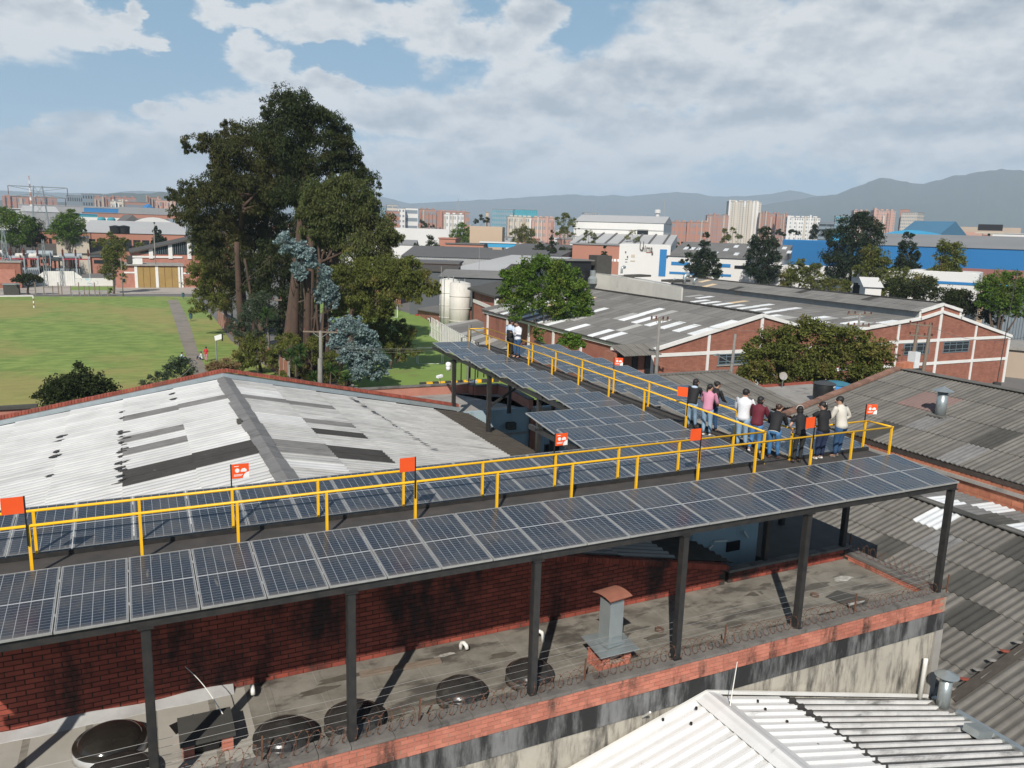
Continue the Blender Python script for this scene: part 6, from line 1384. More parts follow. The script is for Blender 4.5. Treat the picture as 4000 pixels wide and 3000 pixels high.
big('silver_leaf_tree', 'large silver leaved bush beside the crossarm pole above the white roof', [(1320,1260,32),(1340,1310,50),(1400,1300,52),(1440,1350,52),(1370,1370,55),(1320,1340,42),(1470,1410,50),(1420,1440,52),(1500,1450,36),(1380,1430,32),(1460,1480,32)], 72, (1370, 1500), .14, 'leaf_silver', 11500, .26, 'bark', droop=.15, asp=.55, group='silver leaved young eucalypts')
big('grey_green_tree', 'grey green feathery tree in front of the lower trunks', [(1010,1170,40),(1000,1230,52),(930,1290,42),(960,1250,42),(1050,1240,50),(1080,1290,42),(990,1320,42),(1030,1190,40)], 92, (1010, 1370), .2, 'leaf_grey', 9500, .3, 'bark', droop=.3, group='understorey trees below the eucalypts')
big('understorey_tree', 'drooping olive bush leaning over the garden wall', [(960,1360,42),(1010,1350,45),(990,1400,45),(950,1420,32),(1040,1400,42),(1080,1370,42),(930,1390,28),(1110,1420,38)], 82, (1020, 1450), .2, 'leaf_olive', 9500, .3, 'bark', droop=.8, group='understorey trees below the eucalypts')
big('understorey_tree', 'tangled brown green undergrowth around the trunk feet', [(1130,1330,40),(1180,1370,40),(1230,1340,40),(1250,1400,42),(1160,1430,36),(1200,1460,36),(1300,1400,36),(1290,1470,36),(1100,1470,30),(1350,1490,36),(1230,1490,30)], 76, (1200, 1490), .15, 'leaf_olive', 10500, .26, 'bark', droop=.9, group='understorey trees below the eucalypts')
big('understorey_tree', 'olive tree crown over the near end of the shaded lawn', [(1560,1275,36),(1590,1320,45),(1550,1350,45),(1610,1370,36),(1530,1300,36),(1570,1400,26),(1510,1360,40),(1480,1290,40)], 84, (1520, 1440), .2, 'leaf_olive', 8500, .3, 'bark', droop=.7, group='understorey trees below the eucalypts')
big('understorey_tree', 'dark tree low behind the silver bush', [(1380,1240,50),(1440,1260,45),(1500,1260,40),(1320,1220,40),(1460,1310,36),(1400,1150,50),(1340,1100,45),(1500,1330,36),(1430,1200,50)], 86, (1420, 1440), .25, 'leaf_dark', 11000, .32, 'bark', droop=.7, group='understorey trees below the eucalypts')
# bare leaning trunks with peeling red bark seen between the crowns
def baretrunk(label, x0, y0, x1, y1, d, r_):
    a = AD(x0, y0, d); a.z = GZ; t = thing('dead_tree', label, 'tree', a, 'bare trunks with red peeling bark'); limb(m_ := MB(), a, AD(x1, y1, d-1), r_, r_*.6, 10, .03, 8); m_.build('trunk', 'bark_red', t, smooth=True)
    for k in range(5):
        u = rng.uniform(.35, .95); p = a.lerp(AD(x1, y1, d-1), u); limb(m_ := MB(), p, p+Vector((rng.uniform(-2, 2), rng.uniform(-2, .5), rng.uniform(.3, 2))), r_*.15, .02, 5, .1); m_.build('twig', 'bark', t)
baretrunk('orange brown bare trunk at the left of the tall trees', 945, 1190, 925, 945, 100, .5)
baretrunk('thin dead trunk leaning beside the orange brown one', 985, 1150, 955, 1010, 99, .22)
baretrunk('thick grey trunk in the middle of the tall trees', 1140, 1450, 1160, 1060, 79, .5)
baretrunk('thick red trunk right beside the grey one', 1180, 1450, 1185, 1080, 80, .42)
baretrunk('narrow trunk with red peeling bark below the silver branch', 1205, 1440, 1208, 1060, 78, .34)
baretrunk('thin bare trunk leaning left below the silver tree', 1265, 1400, 1235, 1190, 77, .16)
def rosette(px, py, d, R_, label, name='yucca', mt='leaf_yucca', n=60, stem=1.2, cat='yucca'):
    p = AD(px, py, d); t = thing(name, label, cat, (p.x, p.y, p.z-stem), 'spiky yuccas under the tall trees'); MB().tube([(p.x, p.y, p.z-stem), p], .09, 7).build('stem', 'bark', t); b = MB()
    for k in range(n):
        a = rng.uniform(0, 6.28); e = rng.uniform(-.5, 1.4); v = Vector((math.cos(a)*math.cos(e), math.sin(a)*math.cos(e), math.sin(e))); s_ = v.cross(Vector((0, 0, 1))).normalized()*.05*R_
        b.face([p-s_, p+s_, p+v*R_*.6+s_, p+v*R_-Vector((0, 0, .1*R_)), p+v*R_*.6-s_])
    b.build('leaves', mt, t)
rosette(1135, 1385, 73, .9, 'yucca rosette left of the pair beside the trunk'); rosette(1172, 1372, 73, 1.0, 'yucca rosette right of the pair beside the trunk'); rosette(1155, 1420, 72.5, .8, 'lower yucca rosette below the pair')
rosette(1040, 1230, 88, 1.1, 'small yucca further back below the grey green tree'); rosette(1290, 1450, 70, 1.0, 'yucca behind the peak of the white roof parapet'); rosette(1350, 1480, 69, .9, 'yucca beside the dark alley'); rosette(1225, 1480, 70, .9, 'yucca at the foot of the thick pole stub')

# ------------------------------------------------------------------ other trees
def tp(label, lobes, D, base, leaf, n, size, tr=.2, name='tree', cat='tree', group='trees among the roofs', **k):
    L = px_lobes(lobes, D); bz_ = GZ; x, y = base; b0 = AD(x, y, D); b0.z = min(GZ, GZ) if k.pop('ground', True) else b0.z
    return tree(name, label, cat, L, b0, tr, leaf, int(n*1.25), size*.92, group=group, seed=int(lobes[0][0]+lobes[0][1]), **k)
tp('round dark bush on the field behind the left end of the brick coping', [(240,1520,62),(310,1500,62),(370,1510,60),(420,1540,48),(200,1555,48),(300,1560,80),(380,1580,60),(240,1590,50)], 63, (310,1600), 'leaf_dark', 16000, .20, .15, 'round_bush', 'bush', None, droop=.1, asp=.5, fill=.15)
tp('dark shrub at the end of the footpath left of the resting people', [(690,1420,32),(720,1440,34),(670,1450,34),(640,1470,26),(600,1490,24),(560,1505,20),(740,1470,30)], 70, (690,1480), 'leaf_grey', 6000, .18, .06, 'shrub', 'bush', None, droop=.3)
tp('heap of dry brown palm leaves beside the footpath', [(830,1440,26),(860,1425,26),(890,1420,26),(915,1440,24),(870,1455,34),(820,1460,24)], 74, (870,1465), 'leaf_dry', 4200, .28, .04, 'leaf_heap', 'leaf heap', None, droop=.6, asp=.16)
tp('bright green garden tree behind the far end of the walkway', [(2010,1080,48),(2060,1050,48),(2110,1040,50),(2170,1050,48),(2210,1075,50),(2000,1130,50),(2060,1110,60),(2130,1120,60),(2200,1130,60),(2250,1140,50),(2280,1170,38),(1990,1180,44),(2060,1190,50),(2150,1190,60),(2230,1200,55),(2280,1220,34),(2010,1230,36),(2200,1255,40)], 84, (2130,1335), 'leaf_green', 30000, .26, .16, 'garden_tree', group=None, droop=.2, asp=.45, fill=.28, fork=.25)
tp('small leafy branch low over the faded red roof', [(2210,1330,30),(2240,1335,30),(2265,1350,22),(2190,1345,22),(2100,1300,24),(2110,1330,20)], 60, (2200,1380), 'leaf_green', 2600, .2, .05, 'shrub', 'bush', None, droop=.3, asp=.5)
tp('large round olive green tree between the two brick gables', [(2960,1370,60),(3000,1330,52),(3070,1310,52),(3150,1300,52),(3230,1310,52),(3310,1320,52),(3380,1350,50),(3440,1370,44),(2940,1430,60),(3020,1410,70),(3110,1400,80),(3210,1400,80),(3310,1410,75),(3400,1430,60),(3000,1480,50),(3100,1480,60),(3210,1490,60),(3320,1480,60),(3420,1460,50),(2910,1470,40)], 62, (3190,1500), 'leaf_olive', 42000, .20, .25, 'round_tree', group=None, droop=.1, asp=.5, fill=.2)
tp('bare reddish shrub before the window of the right gable', [(3490,1340,20),(3510,1380,24),(3480,1410,20),(3530,1350,14)], 66, (3505,1470), 'leaf_dry', 350, .14, .07, 'bare_shrub', 'bush', None, droop=.1)
RT = [
 ('willow like dark tree in front of the blue hall', [(3300,880,36),(3350,870,42),(3390,880,36),(3270,930,42),(3330,940,52),(3400,940,40),(3250,1000,42),(3310,1010,55),(3380,1010,45),(3250,1070,40),(3320,1080,50),(3390,1090,40),(3420,900,26),(3340,1120,40)], 150, 'leaf_con', 21000, .45, .8),
 ('tree with brownish crown right of the willow like tree', [(3400,990,34),(3440,1010,34),(3420,1050,36),(3370,1060,32),(3450,1070,24),(3410,1100,30)], 140, 'leaf_olive', 7500, .38, .2),
 ('dark araucaria shaped conifer before the blue hall', [(3545,920,16),(3540,960,22),(3525,975,20),(3565,965,18),(3540,1010,28),(3515,1030,20),(3575,1000,20),(3540,1050,30),(3500,1060,24),(3580,1050,20)], 150, 'leaf_con', 6500, .4, .1),
 ('tall loose tree near the thin mast at the right', [(3700,960,28),(3740,975,26),(3680,1000,30),(3730,1020,34),(3690,1050,34),(3660,1080,34),(3720,1070,32),(3670,1120,36),(3740,1000,26)], 140, 'leaf_olive', 9500, .38, .3),
 ('dark conifer clump at the left end of the blue hall', [(2990,910,24),(2960,950,32),(3010,950,32),(2950,1000,36),(3010,1010,36),(2960,1060,40),(3020,1060,34),(2930,1040,24),(2990,1090,34)], 165, 'leaf_con', 12000, .45, .3),
 ('pointed dark conifer in front of the white and blue building', [(2757,920,12),(2755,950,18),(2750,985,26),(2725,1010,26),(2780,1010,26),(2690,1000,16),(2740,1045,34),(2790,1050,28),(2700,1050,24),(2670,1020,14),(2740,1080,30),(2800,1080,22),(2690,965,10)], 165, 'leaf_con', 11500, .42, .4),
 ('leafy green trees low behind the right end of the warehouse', [(3850,1110,36),(3900,1090,36),(3950,1100,36),(3990,1130,34),(3880,1150,42),(3940,1160,42),(3990,1190,36),(3900,1200,36),(3850,1180,30),(3960,1220,30)], 118, 'leaf_green', 13000, .32, .1),
 ('row of dark broad trees behind the warehouse ridge', [(3500,1120,34),(3560,1130,36),(3620,1150,36),(3690,1160,38),(3750,1170,38),(3800,1180,36),(3620,1110,30),(3500,1160,30),(3830,1220,34),(3760,1220,30),(3880,1250,26)], 120, 'leaf_dark', 14000, .34, .2),
 ('yellow green trees filling the gap left of the willow like tree', [(3110,1040,28),(3080,1070,30),(3130,1080,34),(3180,1060,30),(3190,1100,34),(3090,1110,30),(3150,1120,30),(3230,1120,34),(3280,1120,32),(3060,1120,22)], 140, 'leaf_olive', 10500, .36, .2),
 ('broad dark tree under the araucaria shaped conifer', [(3500,1080,34),(3550,1090,36),(3600,1100,34),(3470,1110,30),(3450,1140,30),(3540,1130,34)], 132, 'leaf_olive', 7500, .34, .2),
]
for l_, lob, D, lf, n, sz, dr in RT: tp(l_, lob, D, (sum(q[0] for q in lob)/len(lob), 1150), lf, n, sz, .35, droop=dr, group='trees behind the brick warehouse')
MT = [
 ('dark spreading tree before the grey roofs right of the tall trees', [(1680,930,14),(1690,960,24),(1660,985,26),(1720,985,26),(1640,1000,22),(1750,1005,22),(1690,1010,30),(1625,960,12)], 230, 'leaf_dark', 7500, .5),
 ('round green tree beside the beige block', [(1800,890,22),(1780,915,24),(1825,915,24),(1800,940,30),(1770,945,18),(1840,945,16)], 300, 'leaf_green', 6500, .55),
 ('round dark tree right of the beige block', [(2045,890,16),(2020,910,20),(2070,910,20),(2045,935,26),(2080,945,16),(2010,945,16)], 300, 'leaf_olive', 6000, .55),
 ('tall airy tree in front of the left end of the white hall', [(2210,845,16),(2190,865,18),(2235,870,18),(2205,900,20),(2240,920,14),(2185,910,14),(2250,890,12)], 260, 'leaf_olive', 3800, .5),
 ('thin conifer beside the tall airy tree', [(2158,905,7),(2157,930,11),(2156,955,14),(2154,980,17),(2152,1005,18)], 220, 'leaf_con', 3000, .45),
 ('small pointed conifer by the rooftop plant room', [(2363,965,6),(2362,985,10),(2360,1005,14),(2360,1030,18)], 150, 'leaf_con', 2400, .32),
 ('thin leafy tree before the brick wall and white hall', [(2300,910,16),(2320,925,14),(2285,930,12),(2310,950,14)], 230, 'leaf_olive', 1500, .4),
 ('pale bare tree rising before the lower white hall roof', [(2470,910,14),(2450,930,14),(2490,935,14),(2470,950,16)], 250, 'leaf_olive', 1100, .4),
 ('dark hedge like trees below the white hall', [(2110,965,18),(2150,975,18),(2200,985,20),(2240,990,18),(2090,980,12)], 230, 'leaf_dark', 5000, .45),
 ('green tree before the lower part of the white sign building', [(2510,1035,12),(2540,1025,12),(2520,1050,14),(2560,1055,14),(2570,1070,10)], 200, 'leaf_olive', 2600, .35),
 ('round green tree behind the white and blue building', [(2830,905,12),(2860,900,14),(2885,925,12),(2840,930,14),(2820,940,10)], 330, 'leaf_olive', 2500, .6),
 ('far left dark trees at the street edge of the substation', [(20,850,36),(60,870,38),(20,910,40),(80,920,34),(110,880,24),(60,940,30)], 235, 'leaf_green', 9500, .55),
 ('slimmer dark tree right of the far left trees', [(140,880,24),(130,910,26),(150,930,24),(130,950,20)], 240, 'leaf_dark', 4200, .5),
 ('large round street tree before the long pale roof', [(265,840,22),(240,870,32),(290,870,32),(220,900,26),(260,905,36),(305,905,28),(250,935,26),(300,930,20),(325,890,14)], 250, 'leaf_green', 10500, .55),
 ('dark leafy crown behind the leaning street tree', [(370,955,14),(400,945,16),(440,935,20),(480,950,20),(455,965,20),(545,960,14),(560,970,12)], 225, 'leaf_olive', 4500, .5),
 ('small drooping conifer behind the gated workshop', [(603,870,4),(606,890,9),(612,910,14),(620,930,20),(628,948,22),(605,950,16)], 230, 'leaf_con', 3200, .5),
 ('dark trees far behind the beige block', [(1880,850,12),(1900,860,12),(1860,865,10),(1650,865,10),(1660,880,12),(1690,885,8)], 420, 'leaf_dark', 2500, .8),
 ('dark trees above the roofs right of the white hall', [(3090,905,10),(3110,910,10),(3040,910,12),(3060,915,10)], 330, 'leaf_con', 1800, .6),
 ('dark conifer beside the white apartment block', [(3185,885,10),(3180,905,14),(3175,925,14)], 300, 'leaf_con', 2200, .6),
 ('dark trees at the right edge behind the billboard', [(3880,940,12),(3910,945,14),(3940,950,14),(3970,955,14),(3990,960,12)], 300, 'leaf_dark', 3000, .6),
]
for l_, lob, D, lf, n, sz in MT: tp(l_, lob, D, (sum(q[0] for q in lob)/len(lob), 1000), lf, n, sz, .25, droop=.2, group='trees among the roofs')
# leaning street tree and bonsai shaped tree
L = px_lobes([(430,960,26),(455,990,36),(420,1000,26),(440,1040,30),(410,1050,22),(470,1040,20),(430,1075,22),(480,1080,14)], 182); b0 = G(444, 1148)
t = tree('street_tree', 'leaning olive street tree at the far edge of the field', 'tree', L, b0, .25, 'leaf_olive', 8000, .38, seed=4, fork=.5)
L = px_lobes([(60,1095,13),(85,1085,16),(110,1080,17),(135,1085,16),(160,1095,12),(100,1098,16),(140,1100,10)], 180, .55); b0 = G(108, 1150)
tree('flat_topped_tree', 'small flat topped tree with twisted stems before the sprayed wall', 'tree', L, b0, .22, 'leaf_dark', 5500, .32, seed=9, fork=.6)
big('hedge_bush', 'small leafy bush at the foot of the leaning street tree', [(430,1140,7),(433,1130,6)], 176, (432, 1149), .05, 'leaf_green', 500, .3, 'bark', group=None, cat='bush')

# ------------------------------------------------------------------ city
def text_mesh(name, body, size, ext, mt, parent, mw):
    cu = bpy.data.curves.new(name, 'FONT'); cu.body = body; cu.size = size; cu.extrude = ext; cu.offset = .02*size/2
    tmp = bpy.data.objects.new('tmp', cu); C.objects.link(tmp); bpy.context.view_layer.update()
    me = bpy.data.meshes.new_from_object(tmp.evaluated_get(bpy.context.evaluated_depsgraph_get())); bpy.data.objects.remove(tmp); bpy.data.curves.remove(cu)
    me.materials.clear(); me.materials.append(M[mt]); o = bpy.data.objects.new(name, me); C.objects.link(o); o.parent = parent; o.matrix_local = mw; return o
def wallm(name, c, c2=None): 
    if name not in M: M[name] = mat(name, c, c2 or tuple(v*.85 for v in c), .05, .7, .85)
    return name
wallm('w_white', (.70,.69,.66)); wallm('w_cream', (.55,.48,.38)); wallm('w_brick', (.42,.19,.13)); wallm('w_pink', (.52,.32,.25)); wallm('w_grey', (.34,.34,.34)); wallm('w_dark', (.10,.11,.12)); wallm('w_blue', (.025,.19,.44)); wallm('w_lblue', (.05,.34,.58)); wallm('w_teal', (.05,.30,.36)); wallm('w_beige', (.50,.38,.27)); wallm('w_tan', (.45,.36,.28)); wallm('r_grey', (.25,.25,.245)); wallm('r_pale', (.46,.46,.45)); wallm('r_dark', (.12,.115,.11)); wallm('r_blue', (.06,.17,.27)); wallm('r_red', (.30,.11,.08)); wallm('w_shade', (.20,.24,.27))
def bld(label, xl, xr, yt, D, wm='w_white', rm=None, depth=18, rot=12, win=None, roof='flat', zb=GZ, cat='building', name='building', rise=1.5, wmt='glass_dark', group='buildings across the city', over=.3, ribs=0, yb=None, wfrac=.6):
    """building whose front spans xl..xr in the photograph, top at yt, at horizontal distance D"""
    xm = (xl+xr)/2; c = AD(xm, yt, D); a = math.atan2(c.x-CAM.x, c.y-CAM.y)
    F = Vector((math.sin(a), math.cos(a), 0)); th_ = rad(rot); F = Vector((F.x*math.cos(th_)-F.y*math.sin(th_), F.x*math.sin(th_)+F.y*math.cos(th_), 0)); R = Vector((F.y, -F.x, 0))
    wd = (xr-xl)/FPX*D*math.cos(math.atan((xm-2000)/FPX))*1.06
    if rot: wd = max(wd*.5, (wd-abs(depth*math.sin(th_))*.6)/math.cos(th_)) if wd > depth*.4 else wd
    zt = c.z; z0 = zb if yb is None else AD(xm, yb, D).z
    t = thing(name, label, cat, (c.x, c.y, z0), group)
    o = Vector((c.x, c.y, 0)); P = lambda u, v, z: tuple(o+R*u+F*v+Vector((0, 0, z)))
    h = wd/2
    def blk(u0, u1, v0, v1, za, zb_, nm, mm): MB().hexa([P(u0, v0, za), P(u1, v0, za), P(u1, v1, za), P(u0, v1, za), P(u0, v0, zb_), P(u1, v0, zb_), P(u1, v1, zb_), P(u0, v1, zb_)]).build(nm, mm, t)
    blk(-h, h, 0, depth, z0, zt, 'wall', wm)
    rm = rm or 'r_grey'
    if roof == 'flat': blk(-h-over, h+over, -over, depth+over, zt, zt+.35, 'roof', rm)
    elif roof == 'none': blk(-h+.3, h-.3, .3, depth-.3, zt, zt+.05, 'roof', rm)
    elif roof == 'gable':                 # ridge parallel to the front
        MB().prism([P(-h-over, -over, zt), P(-h-over, depth/2, zt+rise), P(-h-over, depth+over, zt)], R*(wd+2*over)).build('roof', rm, t)
    elif roof == 'front_gable':
        MB().prism([P(-h-over, -over, zt), P(h+over, -over, zt), P(0, -over, zt+rise)], F*(depth+2*over)).build('roof', rm, t)
    elif roof == 'mono': MB().prism([P(-h-over, -over, zt), P(-h-over, depth, zt+rise), P(-h-over, depth, zt)], R*(wd+2*over)).build('roof', rm, t)
    elif roof == 'arch':
        MB().prism([P(-h+wd*i/10, -over, zt+rise*math.sin(math.pi*i/10)) for i in range(11)], F*(depth)).build('roof', rm, t)
    if ribs:
        b = MB()
        for k in range(ribs):
            u = -h+wd*(k+.5)/ribs; b.hexa([P(u-wd/ribs*.22, -.12, z0), P(u+wd/ribs*.22, -.12, z0), P(u+wd/ribs*.22, -.002, z0), P(u-wd/ribs*.22, -.002, z0), P(u-wd/ribs*.22, -.12, zt-.1), P(u+wd/ribs*.22, -.12, zt-.1), P(u+wd/ribs*.22, -.002, zt-.1), P(u-wd/ribs*.22, -.002, zt-.1)])
        b.build('wall_ribs', wm, t, kind='stuff')
    if win:
        nx, nz, zlo = win; cnt = nx*nz; b = MB(); hh = (zt-z0-zlo)/nz
        ny = max(1, int(round(nx*depth/wd*.8)))
        small = [] 
        for i in range(nz):
            za = z0+zlo+hh*(i+.30); zb2 = z0+zlo+hh*(i+.30+.45)
            for k in range(nx):
                u = -h+wd*(k+.5)/nx; q_ = wd/nx*wfrac/2; small.append([P(u-q_, -.08, za), P(u+q_, -.08, za), P(u+q_, -.01, za), P(u-q_, -.01, za), P(u-q_, -.08, zb2), P(u+q_, -.08, zb2), P(u+q_, -.01, zb2), P(u-q_, -.01, zb2)])
            for k in range(ny):
                v = depth*(k+.5)/ny; q_ = depth/ny*wfrac/2
                for s_ in (-1, 1): b.hexa([P(s_*(h+.01), v-q_, za), P(s_*(h+.07), v-q_, za), P(s_*(h+.07), v+q_, za), P(s_*(h+.01), v+q_, za), P(s_*(h+.01), v-q_, zb2), P(s_*(h+.07), v-q_, zb2), P(s_*(h+.07), v+q_, zb2), P(s_*(h+.01), v+q_, zb2)])
        for i, q_ in enumerate(small):
            if cnt <= 60: MB().hexa(q_).build('window', wmt, t)
            else: b.hexa(q_)
        if b.v: b.build('windows', wmt, t, kind='stuff')
    t['_f'] = 0; del t['_f']
    return t, P, h, zt, z0
# nearer roofs in the middle
bld('large pale low roof behind the silos', 1650, 2080, 1062, 150, 'w_grey', 'r_pale', 40, -22, roof='mono', rise=2.2)
bld('dark roofed lean to left of the large pale roof', 1600, 1775, 1060, 140, 'w_dark', 'dirtyroof', 8, -8, roof='mono', rise=.8)
bld('long grey awning roof right above the silos', 1720, 1985, 1085, 128, 'w_dark', 'fc_far', 7, -8, roof='mono', rise=.9)
bld('small hut with brown roof left of the green tree', 1960, 2060, 1062, 138, 'mon_side', 'dirtyroof', 9, -10, roof='mono', rise=1.0, ribs=14)
bld('long brick parapet wall above the pale roof', 1610, 1790, 1030, 170, 'w_brick', 'r_dark', 12, -6)
bld('wide dark grey roof beyond the brick parapet', 1570, 1900, 1005, 200, 'mon_side', 'r_dark', 24, -6, roof='mono', rise=2.2, ribs=30)
bld('grey clerestory roof with glazed side behind the low roofs', 1780, 2110, 1012, 195, 'mon_side', 'r_dark', 20, -10, roof='mono', rise=1.8, ribs=40)
bld('wide dark flat roof below the round dark tree', 1900, 2210, 995, 215, 'w_grey', 'r_dark', 34, -14, roof='mono', rise=2.5)
bld('low brick annex with red wall behind the grey roofs', 1740, 1890, 955, 262, 'w_brick', 'r_dark', 14, -8, win=(6, 1, 3))
bld('taller brick box at the left of the brick annex', 1712, 1782, 933, 268, 'w_brick', 'w_brick', 12, -8)
bld('beige windowless block with roof tanks', 1836, 1962, 885, 290, 'w_beige', 'w_beige', 20, -4, roof='none')
bld('long white box with grey stripes right of the tall trees', 1545, 1752, 893, 330, 'w_white', 'r_pale', 30, 4, roof='none', ribs=0)
bld('white shed with strip windows below the striped box', 1450, 1620, 955, 260, 'w_white', 'r_grey', 20, -4, roof='gable', rise=1.5)
bld('blue and white petrol station canopy behind the round trees', 1880, 2010, 950, 270, 'w_lblue', 'w_white', 12, 2, yb=966)
bld('brick house band behind the dark flat roof', 1440, 1560, 1130, 160, 'w_brick', 'r_red', 10, 0)
t, P, h, zt, z0 = bld('long white hall with ribbed wall and grey barrel of skylight strips', 2238, 2592, 868, 270, 'w_white', 'r_pale', 34, -8, roof='gable', rise=2.6)
for k in range(4):
    z = z0+(zt-z0)*(.45+.14*k); MB().hexa([P(-h, -.2, z), P(h, -.2, z), P(h, -.01, z), P(-h, -.01, z), P(-h, -.2, z+.12), P(h, -.2, z+.12), P(h, -.01, z+.12), P(-h, -.01, z+.12)]).build('ledge', 'w_grey', t)
for u in (h*.55,): MB().hexa([P(u-1.8, -.15, zt-5.3), P(u+1.8, -.15, zt-5.3), P(u+1.8, -.01, zt-5.3), P(u-1.8, -.01, zt-5.3), P(u-1.8, -.15, zt-2.2), P(u+1.8, -.15, zt-2.2), P(u+1.8, -.01, zt-2.2), P(u-1.8, -.01, zt-2.2)]).build('window', 'glass_dark', t)
t, P, h, zt, z0 = bld('lower grey roofed wing in front of the long white hall', 2225, 2610, 955, 245, 'w_white', 'r_pale', 26, -8, roof='mono', rise=3.4)
for k in range(7): u = -h+2*h*(k+.5)/7; MB().hexa([P(u-.3, -.2, zt+.1), P(u+.3, -.2, zt+.1), P(u+.3, 25, zt+3.40), P(u-.3, 25, zt+3.40), P(u-.3, -.2, zt+.2), P(u+.3, -.2, zt+.2), P(u+.3, 25, zt+3.55), P(u-.3, 25, zt+3.55)]).build('roof_strip', 'r_dark', t)
t, P, h, zt, z0 = bld('brick building with pale wall lettering left of the white sign building', 2240, 2434, 957, 225, 'w_brick', 'r_grey', 14, -4)
b = MB()
for k in range(7): b.hexa([P(h*.35+k*1.0, -.1, zt-4.4), P(h*.35+k*1.0+.7, -.1, zt-4.4), P(h*.35+k*1.0+.7, -.01, zt-4.4), P(h*.35+k*1.0, -.01, zt-4.4), P(h*.35+k*1.0, -.1, zt-3.7), P(h*.35+k*1.0+.7, -.1, zt-3.7), P(h*.35+k*1.0+.7, -.01, zt-3.7), P(h*.35+k*1.0, -.01, zt-3.7)])
b.build('wall_lettering', 'white', t)
# the white sign building
t, P, h, zt, z0 = bld('white building with a large Unima wall sign and a tall blue panel', 2424, 2616, 956, 175, 'w_white', 'w_white', 16, -3, roof='none')
def plate(P, u0, u1, za, zb_, nm, mm, t, v=-.08): return MB().hexa([P(u0, v, za), P(u1, v, za), P(u1, -.005, za), P(u0, -.005, za), P(u0, v, zb_), P(u1, v, zb_), P(u1, -.005, zb_), P(u0, -.005, zb_)]).build(nm, mm, t)
pu = 192/ (2*h)                           # photograph pixels per metre on this wall
ux = lambda px: (px-2520)/pu; uz = lambda py: zt-(py-962)/pu
plate(P, ux(2577), ux(2603), uz(1078), uz(977), 'blue_panel', 'w_blue', t)
p0 = Vector(P(ux(2499), -.12, uz(985))); R_ = (Vector(P(1, 0, 0))-Vector(P(0, 0, 0))).normalized()
F_ = (Vector(P(0, 1, 0))-Vector(P(0, 0, 0))).normalized()
text_mesh('sign_letter', 'U', 2.9, .05, 'r_dark', t, frame(p0-WL[t], R_*.50, Vector((0, 0, 1)), -F_))
text_mesh('sign_lettering', 'nima', 1.95, .05, 'r_dark', t, frame(Vector(P(ux(2509), -.12, uz(987)))-WL[t], R_*.62, Vector((0, 0, 1)), -F_))
plate(P, ux(2526), ux(2549), uz(992), uz(989), 'underline', 'r_red', t)
text_mesh('sign_lettering', 's', 1.2, .04, 'r_dark', t, frame(Vector(P(ux(2545), -.12, uz(999)))-WL[t], R_, Vector((0, 0, 1)), -F_))
for a_, b__, c_, d_ in ((2446, 2451, 996, 989), (2454, 2459, 1014, 1006), (2470, 2484, 1010, 1000), (2468, 2486, 1026, 1022), (2448, 2458, 1020, 1018), (2448, 2457, 1030, 1028)): plate(P, ux(a_), ux(b__), uz(c_), uz(d_), 'small_print', 'r_dark' if b__ < 2460 else 'w_cream', t)
t, P, h, zt, z0 = bld('white low building with blue panels and grey skylight roof right of the sign', 2610, 3040, 1008, 172, 'w_white', 'fc_far', 16, -10, roof='mono', rise=3.0)
pu2 = 430/(2*h)
for a_, b__, c_, d_ in ((2625, 2700, 1043, 1030), (2810, 2855, 1043, 1030), (2620, 2760, 1078, 1069), (2870, 2925, 1046, 1034), (2780, 2860, 1078, 1069)): plate(P, (a_-2825)/pu2, (b__-2825)/pu2, zt-(c_-1008)/pu2, zt-(d_-1008)/pu2, 'panel', 'w_blue' if a_ != 2870 else 'glass_dark', t)
for k in range(16): u = -h+1.5+2*h*k/16; v = rng.choice((3, 7, 11)); MB().hexa([P(u, v, zt+v*3/16+.05), P(u+.9, v, zt+v*3/16+.05), P(u+.9, v+2.4, zt+(v+2.4)*3/16+.05), P(u, v+2.4, zt+(v+2.4)*3/16+.05), P(u, v, zt+v*3/16+.12), P(u+.9, v, zt+v*3/16+.12), P(u+.9, v+2.4, zt+(v+2.4)*3/16+.12), P(u, v+2.4, zt+(v+2.4)*3/16+.12)]).build('skylight_sheet', 'sky_w', t)
# the blue halls at the right
bld('long bright blue metal hall left of the willow like tree', 3020, 3270, 938, 215, 'w_blue', 'w_lblue', 40, -16, roof='none', ribs=60)
bld('long bright blue metal hall running to the right edge', 3385, 4150, 968, 205, 'w_blue', 'r_grey', 46, -3, roof='mono', rise=3.2, ribs=150)
bld('light blue arched hall behind the bright blue ones', 3430, 3690, 925, 300, 'w_lblue', 'w_lblue', 20, -6, roof='arch', rise=2.2)
t, P, h, zt, z0 = bld('hall with sloping blue roof and brick gable before the towers', 3490, 3680, 918, 340, 'w_brick', 'r_blue', 26, -24, roof='gable', rise=5.5)
bld('light blue roof peeping left of the willow like tree', 3250, 3330, 925, 320, 'w_lblue', 'w_lblue', 12, 0, roof='arch', rise=1.5)
bld('pink block with small square windows right of the brick gable', 3675, 3822, 905, 390, 'w_pink', 'w_pink', 16, -3, win=(8, 3, 3), roof='none', wfrac=.4)
bld('beige long block behind the billboard', 3740, 3960, 888, 520, 'w_tan', 'w_tan', 30, 0, roof='none')
bld('pale green and white low blocks right of the billboard', 3900, 4080, 915, 430, 'w_white', 'r_pale', 16, 0, win=(10, 1, 4), wmt='w_teal')
bld('small white house left of the billboard leg', 3790, 3860, 930, 400, 'w_white', 'r_red', 10, 3, roof='gable')
t, P, h, zt, z0 = bld('roadside billboard with a black panel on one leg', 3831, 3909, 877, 330, 'black', 'black', 1.0, -2, roof='none', yb=901, cat='billboard', name='billboard')
